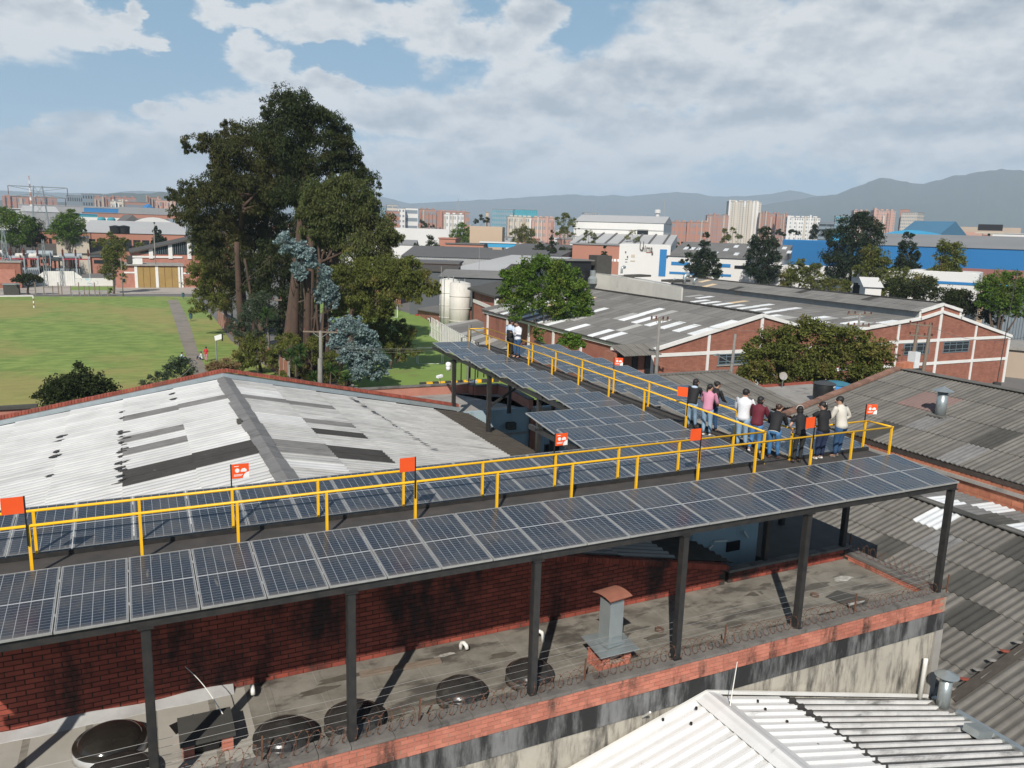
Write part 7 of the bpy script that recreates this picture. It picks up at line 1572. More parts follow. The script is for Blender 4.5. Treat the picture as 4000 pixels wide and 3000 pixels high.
MB().hexa([P(-h-.6, -.6, z0-1.0), P(h+.6, -.6, z0-1.0), P(h+.6, 1.4, z0-1.0), P(-h-.6, 1.4, z0-1.0), P(-h-.6, -.6, z0-.6), P(h+.6, -.6, z0-.6), P(h+.6, 1.4, z0-.6), P(-h-.6, 1.4, z0-.6)]).build('catwalk', 'w_cream', t)
MB().hexa([P(-.5, 0, GZ), P(.3, 0, GZ), P(.3, .8, GZ), P(-.5, .8, GZ), P(-.5, 0, z0-.9), P(.3, 0, z0-.9), P(.3, .8, z0-.9), P(-.5, .8, z0-.9)]).build('leg', 'leaf_con', t)
bld('reddish roofed low shed at the right below the blue hall', 3660, 4120, 1088, 150, 'w_beige', 'r_red', 22, -4, roof='mono', rise=.9)
t, P, h, zt, z0 = bld('white flat building with a blue stripe among the trees', 3560, 3805, 1062, 138, 'w_white', 'w_white', 9, -5, roof='none'); plate(P, -h, h, zt-1.8, zt-1.4, 'stripe', 'w_blue', t)
bld('white walls behind the yellow green trees', 3040, 3350, 1045, 165, 'w_white', 'w_white', 10, -10, roof='none')
bld('white two storey house behind the brown crowned tree', 3340, 3560, 1060, 145, 'w_white', 'w_white', 9, -6, roof='none', win=(5, 1, 2))
bld('white shed with dark opening under the trees', 3385, 3440, 1122, 128, 'w_white', 'w_white', 6, 8, roof='mono', rise=1.2, win=(1, 1, 0), wmt='black')
bld('white railing building at the far right behind the green trees', 3880, 4100, 1130, 132, 'w_shade', 'w_lblue', 8, 0, ribs=24)
bld('orange and white container yard at the right edge', 3945, 4060, 1370, 108, 'w_tan', 'concrete', 8, 0)
t = thing('parked_truck', 'small dark truck with a blue cab half hidden behind the warehouse corner', 'truck', (88.9, 45.5, GZ+.6)); p = WL[t]
MB().box(p.x, p.x+1.8, p.y, p.y+3.4, p.z+.6, p.z+1.6).build('body', 'fc_dark', t); MB().hexa([(p.x, p.y-1.3, p.z+.5), (p.x+1.7, p.y-1.3, p.z+.5), (p.x+1.7, p.y, p.z+.5), (p.x, p.y, p.z+.5), (p.x+.1, p.y-1.0, p.z+1.9), (p.x+1.6, p.y-1.0, p.z+1.9), (p.x+1.6, p.y, p.z+1.9), (p.x+.1, p.y, p.z+1.9)]).build('cab', 'w_shade', t); MB().box(p.x+.2, p.x+1.5, p.y-1.22, p.y-1.08, p.z+1.2, p.z+1.7).build('windscreen', 'glass_dark', t)
for dy in (-.8, 2.6):
    for dx in (.1, 1.7): MB().tube([(p.x+dx-.1, p.y+dy, p.z+.4), (p.x+dx+.1, p.y+dy, p.z+.4)], .4, 14).build('wheel', 'black', t)
# towers and office blocks on the horizon
def tower(label, xl, xr, yt, D, wm, nx, nz, depth=18, rot=10, crown=0, **k):
    r_ = bld(label, xl, xr, yt, D, wm, 'r_grey', depth, rot, win=(nx, nz, 3), name='tower_block', cat='tower block', group='tower blocks on the horizon', **dict(dict(wmt='w_shade' if wm in ('w_coral', 'w_pink', 'w_white', 'w_tower', 'w_brick') else 'glass_dark', wfrac=.5), **k))
    t, P, h, zt, z0 = r_
    if crown and wm in ('w_coral', 'w_pink', 'w_tower', 'w_white') and (xr-xl) > 30:
        rr = random.Random(int(xl)); u = -h; alt = {'w_coral': ('w_coral', 'w_tan', 'w_brick'), 'w_pink': ('w_pink', 'w_coral', 'w_tower'), 'w_tower': ('w_tower', 'w_tan', 'w_white'), 'w_white': ('w_white', 'w_tower', 'w_white')}[wm]
        while u < h-2:                    # stair towers and set back bays break the long front
            wq = rr.uniform(.10, .2)*h; fr = rr.uniform(.88, 1.07); hh = z0+(zt-z0)*fr; dd = rr.uniform(1.0, 2.6)
            MB().hexa([P(u, -dd, z0), P(u+wq, -dd, z0), P(u+wq, 4, z0), P(u, 4, z0), P(u, -dd, hh), P(u+wq, -dd, hh), P(u+wq, 4, hh), P(u, 4, hh)]).build('stair_bay', rr.choice(alt), t)
            u += wq+rr.uniform(.14, .34)*h
    for q_ in range(crown):
        u = -h*.7+q_*h*1.4/max(1, crown-1) if crown > 1 else 0; MB().hexa([P(u-h*.13, 3, zt), P(u+h*.13, 3, zt), P(u+h*.13, 8, zt), P(u-h*.13, 8, zt), P(u-h*.13, 3, zt+1.6), P(u+h*.13, 3, zt+1.6), P(u+h*.13, 8, zt+1.6), P(u-h*.13, 8, zt+1.6)]).build('roof_house', wm, t)
    return r_
wallm('w_tower', (.55,.50,.42)); wallm('w_coral', (.38,.20,.145)); wallm('w_glassy', (.22,.30,.34))
t, P, h, zt, z0 = tower('tall beige and grey residential tower, the highest on the horizon', 2852, 2970, 788, 980, 'w_tower', 12, 21, 20, 8, 4)
for u in (-.55, .0, .55):
    MB().hexa([P(h*u-1, -.5, z0), P(h*u+1, -.5, z0), P(h*u+1, -.02, z0), P(h*u-1, -.02, z0), P(h*u-1, -.5, zt+1), P(h*u+1, -.5, zt+1), P(h*u+1, -.02, zt+1), P(h*u-1, -.02, zt+1)]).build('pier', 'w_white', t)
tower('coral brick flats left of the tallest tower', 2765, 2845, 842, 950, 'w_coral', 9, 10, 16, 6, 3); tower('coral brick flats right of the tallest tower', 2970, 3035, 834, 960, 'w_coral', 8, 11, 18, 5, 3)
tower('coral brick flats touching the white apartment block', 3036, 3078, 836, 930, 'w_coral', 5, 11, 16, 5, 2); tower('long white apartment block with many windows', 3082, 3198, 850, 860, 'w_white', 14, 9, 16, 6, 5)
tower('dark blue glass block left of the willow like tree', 3268, 3330, 843, 900, 'w_glassy', 9, 9, 20, 4, wmt='glass_teal'); tower('grey office slab with ribbon windows beside the glass block', 3203, 3258, 870, 820, 'w_shade', 2, 6, 18, 4, wfrac=.95)
tower('pinkish tower just right of the willow like tree top', 3338, 3393, 823, 1000, 'w_pink', 6, 15, 20, 8, 3); tower('broad pinkish cream tower, middle of the three right towers', 3417, 3497, 823, 960, 'w_pink', 9, 16, 22, 10, 4)
tower('cream tower with red sides, rightmost of the three towers', 3520, 3586, 830, 950, 'w_tower', 9, 13, 22, -18, 0)
tower('red brick lift tower topping the rightmost tower', 3520, 3552, 818, 962, 'w_coral', 2, 2, 8, 0)
tower('teal glass office block, right of the pair', 2012, 2098, 820, 1000, 'w_teal', 12, 7, 22, 6, wmt='glass_teal'); tower('teal and grey glass office block, left of the pair', 1924, 2004, 818, 1080, 'w_glassy', 12, 7, 22, -6, wmt='glass_teal')
tower('grey office pair behind the white hall', 2281, 2336, 832, 1100, 'w_grey', 6, 8, 18, 6, wmt='glass_blue')
tower('cream slab block with strip windows at the left of the office row', 1432, 1474, 798, 900, 'w_tower', 2, 8, 14, 4, wfrac=.9); tower('cream slab block second in the office row', 1513, 1554, 801, 900, 'w_tower', 2, 8, 14, 4, wfrac=.9)
tower('bluish glass block between the two cream slabs', 1476, 1512, 806, 930, 'w_glassy', 4, 6, 14, 2, wmt='glass_blue'); tower('white office block with dark bands right of the cream slabs', 1585, 1632, 813, 900, 'w_white', 1, 4, 14, 4, wfrac=.92)
tower('plum coloured block under the cream slabs', 1510, 1560, 826, 850, 'w_brick', 6, 4, 14, 2); tower('white narrow block beside the dark banded office', 1556, 1582, 814, 890, 'w_white', 2, 6, 12, 2)
tower('grey chimney like tower among the brick flats', 1898, 1908, 830, 800, 'w_beige', 1, 1, 5, 0)
tower('cream blocks before the teal glass offices', 1985, 2080, 848, 760, 'w_tower', 14, 4, 16, 4, 5); tower('coral and cream flats right of the teal offices', 2082, 2165, 851, 740, 'w_pink', 12, 4, 16, 3, 4)
tower('pink flats behind the long white hall', 2350, 2470, 848, 780, 'w_pink', 14, 4, 16, 2, 5); tower('coral flats right of the white hall', 2578, 2685, 867, 700, 'w_coral', 12, 4, 16, 2, 4); tower('coral flats before the grey warehouse', 2688, 2765, 868, 690, 'w_coral', 10, 4, 16, 2, 3)
tower('coral flats right of the cream slabs', 1640, 1700, 818, 820, 'w_coral', 8, 4, 16, 2, 3); tower('long coral flats behind the round green tree', 1700, 1830, 828, 860, 'w_coral', 16, 4, 16, 2, 6); tower('white low flats in front of the coral ones', 1738, 1810, 838, 760, 'w_white', 10, 4, 14, 2, 3)
tower('red brick flats at the far left of the horizon', 20, 110, 768, 1300, 'w_coral', 10, 4, 20, 0, 4); tower('orange brick flats behind the pylon', 115, 210, 770, 1350, 'w_coral', 10, 4, 20, 0, 4)
tower('grey dark office slab left of the orange flats on the left horizon', 268, 325, 764, 1150, 'w_shade', 8, 4, 18, 4); tower('dark grey office slab, taller, on the left horizon', 327, 395, 758, 1150, 'w_shade', 8, 5, 18, 4)
tower('orange brick flats in the middle of the left horizon', 375, 450, 770, 1100, 'w_coral', 9, 5, 18, 3, 3); tower('brown flats right of the orange ones', 452, 525, 771, 1150, 'w_brick', 9, 5, 18, 3, 3)
tower('coral flats beside the left edge of the tall trees', 575, 625, 771, 1000, 'w_coral', 6, 5, 18, 3, 2); tower('pink flats touching the tall trees on the left', 615, 690, 783, 900, 'w_pink', 8, 4, 18, 3, 2)
tower('cream flats before the left horizon', 437, 500, 787, 800, 'w_tower', 8, 3, 14, 2, 3); tower('low office with orange bands beside the cream flats', 498, 578, 790, 780, 'w_coral', 2, 3, 14, 6, wfrac=.95)
# warehouses and roofs of the left middle ground
bld('big white box warehouse in the left middle ground', 300, 482, 850, 420, 'w_white', 'w_white', 30, -8, roof='none')
bld('long pale blue roof on the left horizon', 130, 570, 808, 700, 'w_grey', 'r_pale', 30, 0); bld('long dark blue wall of a far warehouse', 355, 600, 816, 640, 'w_blue', 'r_pale', 20, 0)
bld('small green shed at the end of the dark blue wall', 572, 598, 814, 620, 'leaf_yucca', 'w_blue', 14, 10, roof='front_gable', rise=3)
bld('dark and white roofs at the far left edge', -60, 140, 815, 600, 'w_dark', 'w_white', 30, 0); bld('white roof band below the far left roofs', -60, 120, 835, 480, 'w_white', 'r_pale', 25, 0, roof='mono', rise=2); bld('pale roof behind the pylon foot', 110, 225, 828, 470, 'w_grey', 'r_pale', 30, 6, roof='gable', rise=3)
bld('long grey roofed brick hall behind the gated workshop', 330, 700, 912, 262, 'w_brick', 'r_pale', 36, -4, roof='mono', rise=3.5, win=(12, 1, 3.5), wfrac=.8)
bld('brick house with two dark windows by the far left trees', 115, 235, 903, 262, 'w_brick', 'r_dark', 12, 0, win=(4, 1, 3.5), wfrac=.3)
bld('cream walled building with white sign below the round street tree', 230, 335, 930, 250, 'w_cream', 'r_grey', 12, 0); bld('twin gabled grey roofs behind the white box', 480, 560, 872, 380, 'w_dark', 'r_dark', 20, 10, roof='front_gable', rise=3.5)
bld('white vaulted roof before the tall trees', 500, 700, 890, 340, 'w_white', 'w_white', 24, 0, roof='arch', rise=4); bld('lilac blue roof at the left edge of the tall trees', 670, 770, 886, 345, 'w_shade', 'w_shade', 20, 0, roof='gable', rise=3)
bld('long brick block with pink walls left of the tall trees', 545, 690, 857, 440, 'w_coral', 'r_grey', 14, 0, win=(10, 1, 5)); bld('grey roofs with small houses left of the trees', 485, 690, 838, 520, 'w_brick', 'r_grey', 30, 0, roof='gable', rise=4)
bld('orange tiled houses in the left middle ground', 340, 480, 832, 560, 'w_coral', 'r_grey', 20, 4); bld('turquoise roofed shed beyond the white box', 318, 375, 838, 480, 'w_teal', 'w_lblue', 14, 4)
t = thing('roof_tank', 'pair of teal water tanks on the roof beside the white box', 'water tank', AD(417, 875, 330)); p = WL[t]
for k in (-1.6, 1.6): MB().lathe((p.x+k, p.y, p.z), [(1.3, 0), (1.4, 1.8), (1.0, 2.3), (.1, 2.5)], 14).build('tank', 'w_teal', t)
for px, l_ in ((452, 'left'), (486, 'right')):
    t = thing('roof_tank', '%s of the two black tanks on the long grey roof' % l_, 'water tank', AD(px, 912, 255)); p = WL[t]; MB().lathe(p, [(1.4, 0), (1.5, 1.6), (1.6, 2.0), (.2, 2.3)], 14).build('tank', 'black', t)
for k, (px, c_) in enumerate(((355, 'w_white'), (505, 'w_white'), (580, 'w_white'))):
    p = AD(px, 965, 275); p.z = GZ; t = thing('delivery_truck', {0: 'white truck parked left of the leaning tree', 1: 'white truck parked right of the leaning tree', 2: 'white truck behind the small conifer', 3: 'dark red truck in the yard behind the street', 4: 'yellow machine in the substation yard'}[k], 'truck', p, 'trucks parked behind the substation')
    h0 = 3.6; MB().box(p.x-3, p.x+2.2, p.y, p.y+2.4, GZ+.8, GZ+h0).build('box_body', c_, t); MB().box(p.x+2.3, p.x+4, p.y, p.y+2.3, GZ+.6, GZ+h0*.75).build('cab', c_, t); [MB().tube([(p.x+q_, p.y-.05, GZ+.5), (p.x+q_, p.y+.3, GZ+.5)], .5, 12).build('wheel', 'black', t) for q_ in (-2, 3)]
gantry(170, 300, 727, 'lattice power pylon with two crossarms at the left', 3.2, 'galv', 2, .38)
t = thing('radio_mast', 'red and white radio mast on the left horizon', 'mast', AD(122, 800, 500)); p = WL[t]
for k in range(8): a0, a1 = AD(122, 815-k*16, 500), AD(122, 815-(k+1)*16, 500); MB().tube([(p.x, p.y, a0.z), (p.x, p.y, a1.z)], .7-.07*k, 5).build('section', 'w_white' if k % 2 == 0 else 'w_coral', t)
for px, y0_, y1_, l_ in ((2318, 800, 860, 'thin grey mast above the white hall'), (2596, 780, 870, 'thin red and white mast left of the coral flats'), (1790, 776, 870, 'very thin mast above the far brick flats')):
    t = thing('radio_mast', l_, 'mast', AD(px, y1_, 420)); a0, a1 = AD(px, y1_, 420), AD(px, y0_, 420); MB().tube([(a0.x, a0.y, GZ), a1], [.35, .12], 5).build('mast', 'w_grey', t)
t = thing('radio_mast', 'short red and white water tower before the hills', 'tower', AD(2567, 870, 700)); p = WL[t]; a1 = AD(2567, 833, 700)
for k in range(6): MB().lathe((p.x, p.y, GZ+(a1.z-GZ)*k/6), [(1.6, 0), (1.6, (a1.z-GZ)/6)], 10).build('section', 'w_white' if k % 2 else 'w_coral', t)
MB().lathe((p.x, p.y, a1.z), [(2.6, 0), (2.6, 3)], 12).build('head', 'w_white', t)
# far city: one mass of low roofs and flats
def cityfill(name, D0, D1, n, hmin, hmax, mats, seed, x0=-300, x1=4300):
    r = random.Random(seed); bs = {}
    for i in range(n):
        px = r.uniform(x0, x1); D = D0*(D1/D0)**r.random(); c = AD(px, 900, D); a = r.uniform(-.3, .3)-.45; U = Vector((math.cos(a), math.sin(a), 0)); V = Vector((-U.y, U.x, 0))
        wd, dp = r.uniform(7, 26), r.uniform(7, 22); h = r.uniform(hmin, hmax)*(1.0 if r.random() < .8 else 1.5)
        mw, mr = r.choice(mats); cc = Vector((c.x, c.y, GZ+h/2)); bs.setdefault(mw, MB()).obox(cc, U*wd/2, V*dp/2, (0, 0, h/2))
        bs.setdefault(mr, MB()).obox((c.x, c.y, GZ+h+.2), U*(wd/2+.3), V*(dp/2+.3), (0, 0, .25))
        if h > 9:
            wb = bs.setdefault('w_dark', MB())
            for f in range(int(h//3)):
                for q_ in range(int(wd//4)): wb.obox(Vector((c.x, c.y, GZ+f*3+2))-V*(dp/2)+U*(-wd/2+q_*4+2), U*1.1, V*.06, (0, 0, .7))
    for k, b in bs.items():
        o = b.build(name, k, None, kind='stuff', loc=(0, 0, GZ)); top(o, 'far city quarter of low roofs and flats towards the horizon', 'city quarter')
mt1 = [('w_brick', 'r_grey'), ('w_coral', 'r_grey'), ('w_white', 'r_pale'), ('w_tan', 'r_grey'), ('w_grey', 'r_dark'), ('w_coral', 'r_red'), ('w_brick', 'r_pale'), ('w_white', 'r_grey')]
cityfill('distant_roofs', 520, 1400, 1300, 3, 7, mt1, 21); cityfill('distant_flats', 1150, 3000, 2200, 5, 15, mt1, 22); cityfill('near_roofs', 290, 520, 120, 3, 6, [('w_brick', 'r_grey'), ('w_grey', 'r_grey'), ('w_white', 'r_pale'), ('w_tan', 'r_dark')], 23, -200, 4200)
cityfill('hill_foot_houses', 3000, 4300, 900, 8, 26, [('w_coral', 'r_grey'), ('w_pink', 'r_grey'), ('w_tower', 'r_grey'), ('w_white', 'r_grey')], 24, 1400, 4300)
ft = thing('distant_trees', 'scattered far trees between the city roofs', 'trees', (200, 700, GZ)); ft['kind'] = 'stuff'
r = random.Random(3); fl_ = []
for i in range(240):
    px = r.uniform(-200, 4200); D = 350*(1500/350)**r.random(); c = AD(px, 900, D); s_ = r.uniform(3, 7); fl_.append((c.x, c.y, GZ+s_*.9, s_*1.2, s_*1.2, s_))
for px in range(-200, 700, 12): c = AD(px, 900, 980+r.uniform(-60, 60)); fl_.append((c.x, c.y, GZ+8, 11, 11, 12))
leaves('crown', fl_, 26000, 1.6, 'leaf_dark', ft, .1, 24, .9, .2, .7, seed=2, kind='stuff')
# ------------------------------------------------------------------ people
def pm(name, c, rough=.8, c2=None):
    if name not in M: M[name] = mat(name, c, c2 or tuple(v*.8 for v in c), 9, .8, rough, bump=.002, bscale=30)
    return name
pm('skin', (.50,.29,.20), .6); pm('hair_black', (.014,.011,.010), .62); pm('hair_brown', (.06,.03,.018), .45)
pm('cloth_white', (.76,.77,.80)); pm('cloth_cream', (.66,.62,.54)); pm('cloth_maroon', (.13,.012,.025)); pm('cloth_black', (.012,.012,.014)); pm('cloth_pink', (.62,.27,.38)); pm('jeans_light', (.27,.40,.52)); pm('jeans_blue', (.07,.20,.40)); pm('jeans_navy', (.015,.028,.075)); pm('jeans_dark', (.03,.08,.17)); pm('cloth_charcoal', (.028,.028,.027)); pm('shoe_white', (.72,.70,.66)); pm('shoe_brown', (.06,.025,.018)); pm('shoe_dark', (.02,.025,.04)); pm('cloth_paleblue', (.50,.60,.72)); pm('cloth_red', (.55,.02,.03)); pm('shoe_grey', (.14,.13,.12))
def skin_obj(name, verts, edges, radii, mt, parent, root=0, sub=2):
    me = bpy.data.meshes.new(name); me.from_pydata([tuple(v) for v in verts], edges, []); o = bpy.data.objects.new(name, me); C.objects.link(o); o.parent = parent; me.materials.append(M[mt])
    sm = o.modifiers.new('skin', 'SKIN'); sm.use_smooth_shade = True
    lay = me.skin_vertices[0] if len(me.skin_vertices) else None
    if lay is None:
        import bmesh
        bm = bmesh.new(); bm.from_mesh(me); bm.verts.layers.skin.verify(); bm.to_mesh(me); bm.free(); lay = me.skin_vertices[0]
    for i, r_ in enumerate(radii):
        rr = r_ if isinstance(r_, tuple) else (r_, r_); lay.data[i].radius = rr; lay.data[i].use_root = (i == root)
    ss = o.modifiers.new('sub', 'SUBSURF'); ss.levels = sub; ss.render_levels = sub
    return o
def ball(c, r, n=12, m=9, bk=None):
    b = MB(); c = Vector(c); f, sd, up = bk
    prof = [math.pi*i/m for i in range(m+1)]
    for i, a in enumerate(prof):
        for j in range(n):
            t_ = 2*math.pi*j/n; rr = math.sin(a) if 0 < i < m else .02
            b.v.append(tuple(c+sd*r[0]*rr*math.cos(t_)+f*r[1]*rr*math.sin(t_)+up*r[2]*math.cos(a)))
    for i in range(m):
        for j in range(n): b.f.append((i*n+j, (i+1)*n+j, (i+1)*n+(j+1) % n, i*n+(j+1) % n)); b.m.append(0)
    return b
def loft(b, pts, rad_, side, n=14):
    """closed elliptical sleeve through pts; side is the direction of the first radius"""
    base = len(b.v); k = len(pts)
    for i, p in enumerate(pts):
        d = (Vector(pts[min(i+1, k-1)])-Vector(pts[max(i-1, 0)])).normalized(); sx = side-d*side.dot(d)
        sx = sx.normalized() if sx.length > 1e-4 else d.orthogonal().normalized(); fy = d.cross(sx); r0, r1 = rad_[i] if isinstance(rad_[i], tuple) else (rad_[i], rad_[i])
        for j in range(n):
            a = 2*math.pi*j/n; b.v.append(tuple(Vector(p)+sx*r0*math.cos(a)+fy*r1*math.sin(a)))
    for i in range(k-1):
        for j in range(n): b.f.append((base+i*n+j, base+i*n+(j+1) % n, base+(i+1)*n+(j+1) % n, base+(i+1)*n+j)); b.m.append(0)
    b.f.append(tuple(base+j for j in reversed(range(n)))); b.f.append(tuple(base+(k-1)*n+j for j in range(n))); b.m += [0, 0]; return b
def person(label, foot, heading, H=1.62, lean=0.0, top_m='cloth_black', leg_m='jeans_blue', shoe='shoe_white', hair='hair_black', hairstyle='short', arms='rail', sleeve='long', head=(0, 0), build=1.0, legs=(0, 0), shoulder=1.0, z=.05, sit=False, extra=None, hipw=1.0, torso_len=1.0):
    """local frame: +Y the way the person faces, X to the person's right, feet at the origin"""
    t = thing('person', label, 'person', (foot[0], foot[1], z), None); t.rotation_euler = (0, 0, -heading)
    s = H/1.70; V = lambda x, y, zz: Vector((x, y, zz))*s
    hip_z = .90; hx = .095*hipw; knee_z = .48
    cl, sl = math.cos(lean), math.sin(lean)
    hb = -.28*sl                          # hips go back when the trunk leans forward
    if sit: hip_z = .14
    pel = V(0, hb, hip_z)
    def T(x, up, fy=0): return V(x, hb+sl*up+fy*cl, hip_z+cl*up-fy*sl)
    waist, chest, neck0 = T(0, .17), T(0, .38), T(0, .52)
    hd_turn, hd_nod = head
    nk = T(0, .585, .01); hc = nk + Vector((math.sin(hd_turn)*.03, math.cos(hd_turn)*(.03+.06*math.sin(hd_nod)), .125-.03*math.sin(hd_nod)))*s
    hl, hr = V(-hx, hb, hip_z-.03), V(hx, hb, hip_z-.03)
    la, ra = legs
    if sit: kl, kr, al, ar = V(-.14, .42, .42), V(.14, .42, .42), V(-.12, .55, .06), V(.14, .58, .06)
    else: kl, kr, al, ar = V(-hx*1.05, hb*.4+.02+la*.3, knee_z), V(hx*1.05, hb*.4+.02+ra*.3, knee_z), V(-hx*1.1, la, .09+max(0, -la)*.35), V(hx*1.1, ra, .09+max(0, -ra)*.35)
    tl, tr_ = al+V(0, .14, -.055), ar+V(0, .14, -.055)
    if la < -.1: tl = al+V(0, .09, -.10)
    if ra < -.1: tr_ = ar+V(0, .09, -.10)
    sw = .175*shoulder
    sL, sR = T(-sw, .50), T(sw, .50)
    def arm(side, kind):
        sh = sL if side < 0 else sR; x = side
        if kind == 'rail': e = sh+V(x*.07, .09+.06*sl, -.27); w_ = e+V(-x*.05, .22, -.05-.10*cl+.25*sl)
        elif kind == 'low': e = sh+V(x*.07, .0, -.27); w_ = e+V(-x*.02, .12, -.20)
        elif kind == 'hip': e = sh+V(x*.16, -.06, -.24); w_ = e+V(-x*.12, .10, -.16)
        elif kind == 'phone': e = sh+V(x*.05, .04, -.27); w_ = e+V(-x*.10, .20, .06)
        elif kind == 'reach': e = sh+V(x*.14, .14, -.18); w_ = e+V(x*.10, .20, -.03)
        else: e = sh+V(x*.05, 0, -.28); w_ = e+V(0, .04, -.24)
        return e, w_
    aL, aR = arms if isinstance(arms, tuple) else (arms, arms)
    eL, wL = arm(-1, aL); eR, wR = arm(1, aR)
    b = build
    vs = [pel, waist, chest, neck0, nk, hc-V(0, 0, .03), hc+V(0, 0, .045), hl, kl, al, tl, hr, kr, ar, tr_, sL.lerp(T(0, .40), .25), eL, wL, sR.lerp(T(0, .40), .25), eR, wR]
    rs = [(.115*b, .09*b), (.10*b, .08*b), (.11*b, .08*b), (.055, .05), .050, (.098, .108), (.098, .106), .088*b, .055, .038, .030, .088*b, .055, .038, .030, .042, .040, .030, .042, .040, .030]
    ed = [(0, 1), (1, 2), (2, 3), (3, 4), (4, 5), (5, 6), (0, 7), (7, 8), (8, 9), (9, 10), (0, 11), (11, 12), (12, 13), (13, 14), (3, 15), (15, 16), (16, 17), (3, 18), (18, 19), (19, 20)]
    # face: nose and ears grow out of the same surface
    fd = Vector((math.sin(hd_turn), math.cos(hd_turn), -.25*math.sin(hd_nod))).normalized(); sd = Vector((fd.y, -fd.x, 0)).normalized()
    i0 = len(vs); vs.append(hc+fd*.098*s-Vector((0, 0, .012))*s); rs.append(.013); ed.append((5, i0))
    for q_ in (-1, 1): vs.append(hc+sd*q_*.088*s); rs.append(.012); ed.append((5, len(vs)-1))
    # hands: palm and five fingers each
    for w_, e_ in ((wL, eL), (wR, eR)):
        wi = 17 if w_ is wL else 20; d_ = (w_-e_).normalized(); n_ = d_.cross(Vector((0, 0, 1))).normalized(); pi = len(vs)
        vs.append(w_+d_*.07*s); rs.append((.026, .016)); ed.append((wi, pi))
        for k, o_ in enumerate((-.024, -.008, .008, .024)):
            q0 = len(vs); vs.append(w_+d_*.115*s+n_*o_*s); rs.append(.0085); ed.append((pi, q0)); vs.append(w_+d_*(.145-.006*abs(k-1))*s+n_*o_*s-Vector((0, 0, .025))*s); rs.append(.007); ed.append((q0, q0+1))
        q0 = len(vs); sgn = 1 if w_ is wL else -1; vs.append(w_+d_*.06*s+n_*sgn*.04*s-Vector((0, 0, .012))*s); rs.append(.009); ed.append((pi, q0)); 
    rs = [(r_[0]*s, r_[1]*s) if isinstance(r_, tuple) else r_*s for r_ in rs]
    skin_obj('body', vs, ed, rs, 'skin', t)
    for q_ in (-1, 1):
        MB().lathe(hc+fd*.078*s+sd*q_*.030*s+Vector((0, 0, .012))*s, [(.001, -.008*s), (.009*s, 0), (.001, .008*s)], 8).build('eye', 'black', t) if False else None
    WL[t] = Vector((0, 0, 0))             # parts below are given in local coordinates
    e_m = MB()
    for q_ in (-1, 1): e_m = MB().lathe(hc+fd*.083*s+sd*q_*.030*s+Vector((0, 0, .014))*s, [(.002*s, -.008*s), (.010*s, 0), (.002*s, .008*s)], 8); e_m.build('eye', 'black', t)
    MB().obox(hc+fd*.086*s-Vector((0, 0, .040))*s, sd*.02*s, fd*.004*s, (0, 0, .005*s)).build('mouth', 'cloth_maroon', t)
    X1 = Vector((1, 0, 0))
    def q2(p, q_, f): return p.lerp(q_, f)
    b_ = MB(); T_ = lambda x, up, fy=0: T(x, up, fy)
    loft(b_, [T(0, .12), T(0, .05), T(0, -.03), pel-V(0, 0, .10)], [(.138*b*s, .108*b*s), (.160*b*s, .128*b*s), (.168*b*s, .142*b*s), (.13*b*s, .11*b*s)], X1)
    for hp, kn, an in ((hl, kl, al), (hr, kr, ar)):
        hm = an.lerp(kn, .08); hh_ = hp+V(0, 0, .02)
        loft(b_, [hh_, q2(hh_, kn, .25), q2(hh_, kn, .6), kn+V(0, 0, .03), kn-V(0, 0, .05), q2(kn, hm, .35), q2(kn, hm, .75), hm], [(.096*b*s, .118*b*s), (.094*b*s, .108*b*s), (.076*b*s, .084*b*s), (.064*b*s, .068*b*s), (.062*b*s, .064*b*s), (.062*b*s, .068*b*s), (.050*s, .054*s), (.052*s, .058*s)], X1)
    b_.build('trousers', leg_m, t, smooth=True)
    b_ = MB()
    loft(b_, [T(0, -.05), T(0, .04), T(0, .16), T(0, .28), T(0, .38), T(0, .47), T(0, .53), T(0, .565), T(0, .60)], [(.170*b*s, .146*b*s), (.166*b*s, .138*b*s), (.152*b*s, .122*b*s), (.162*b*s, .124*b*s), (.178*b*s, .126*b*s), (.185*b*s*shoulder, .116*b*s), (.150*b*s, .098*s), (.094*s, .082*s), (.066*s, .066*s)], X1)
    for sh_, e, w_ in ((sL, eL, wL), (sR, eR, wR)):
        cc_ = T(0, .44); i_ = cc_.lerp(sh_, .45)
        if sleeve == 'long': loft(b_, [i_, sh_-V(0, 0, .015), q2(sh_, e, .3), q2(sh_, e, .75), e, q2(e, w_, .3), q2(e, w_, .9)], [.085*b*s, .086*b*s, .072*b*s, .060*b*s, .056*s, .050*s, .038*s], X1, 10)
        else: loft(b_, [i_, sh_-V(0, 0, .015), q2(sh_, e, .3), q2(sh_, e, .6)], [.085*b*s, .084*b*s, .073*b*s, .070*b*s], X1, 10)
    b_.build('top', top_m, t, smooth=True)
    # shoes
    for a_, tt in ((al, tl), (ar, tr_)):
        d_ = (tt-a_); skin_obj('shoe', [a_-Vector((0, 0, .045))*s-d_*.15, a_-Vector((0, 0, .052))*s+d_*.45, tt+d_*.12], [(0, 1), (1, 2)], [(.040*s, .040*s), (.046*s, .036*s), (.036*s, .028*s)], shoe, t)
    # hair
    bk = -fd; up = Vector((0, 0, 1)); ax = (fd, sd, up); b_ = ball(hc+Vector((0, 0, .034))*s+bk*.026*s, (.100*s, .112*s, .104*s), bk=ax)
    def lump(off, r_, z_): q_ = ball(hc+bk*off*s+Vector((0, 0, z_))*s, tuple(v*s for v in r_), 10, 7, ax); i0_ = len(b_.v); b_.v += q_.v; b_.f += [tuple(i0_+k_ for k_ in f_) for f_ in q_.f]; b_.m += q_.m
    if hairstyle == 'short': lump(.042, (.086, .074, .085), -.025)
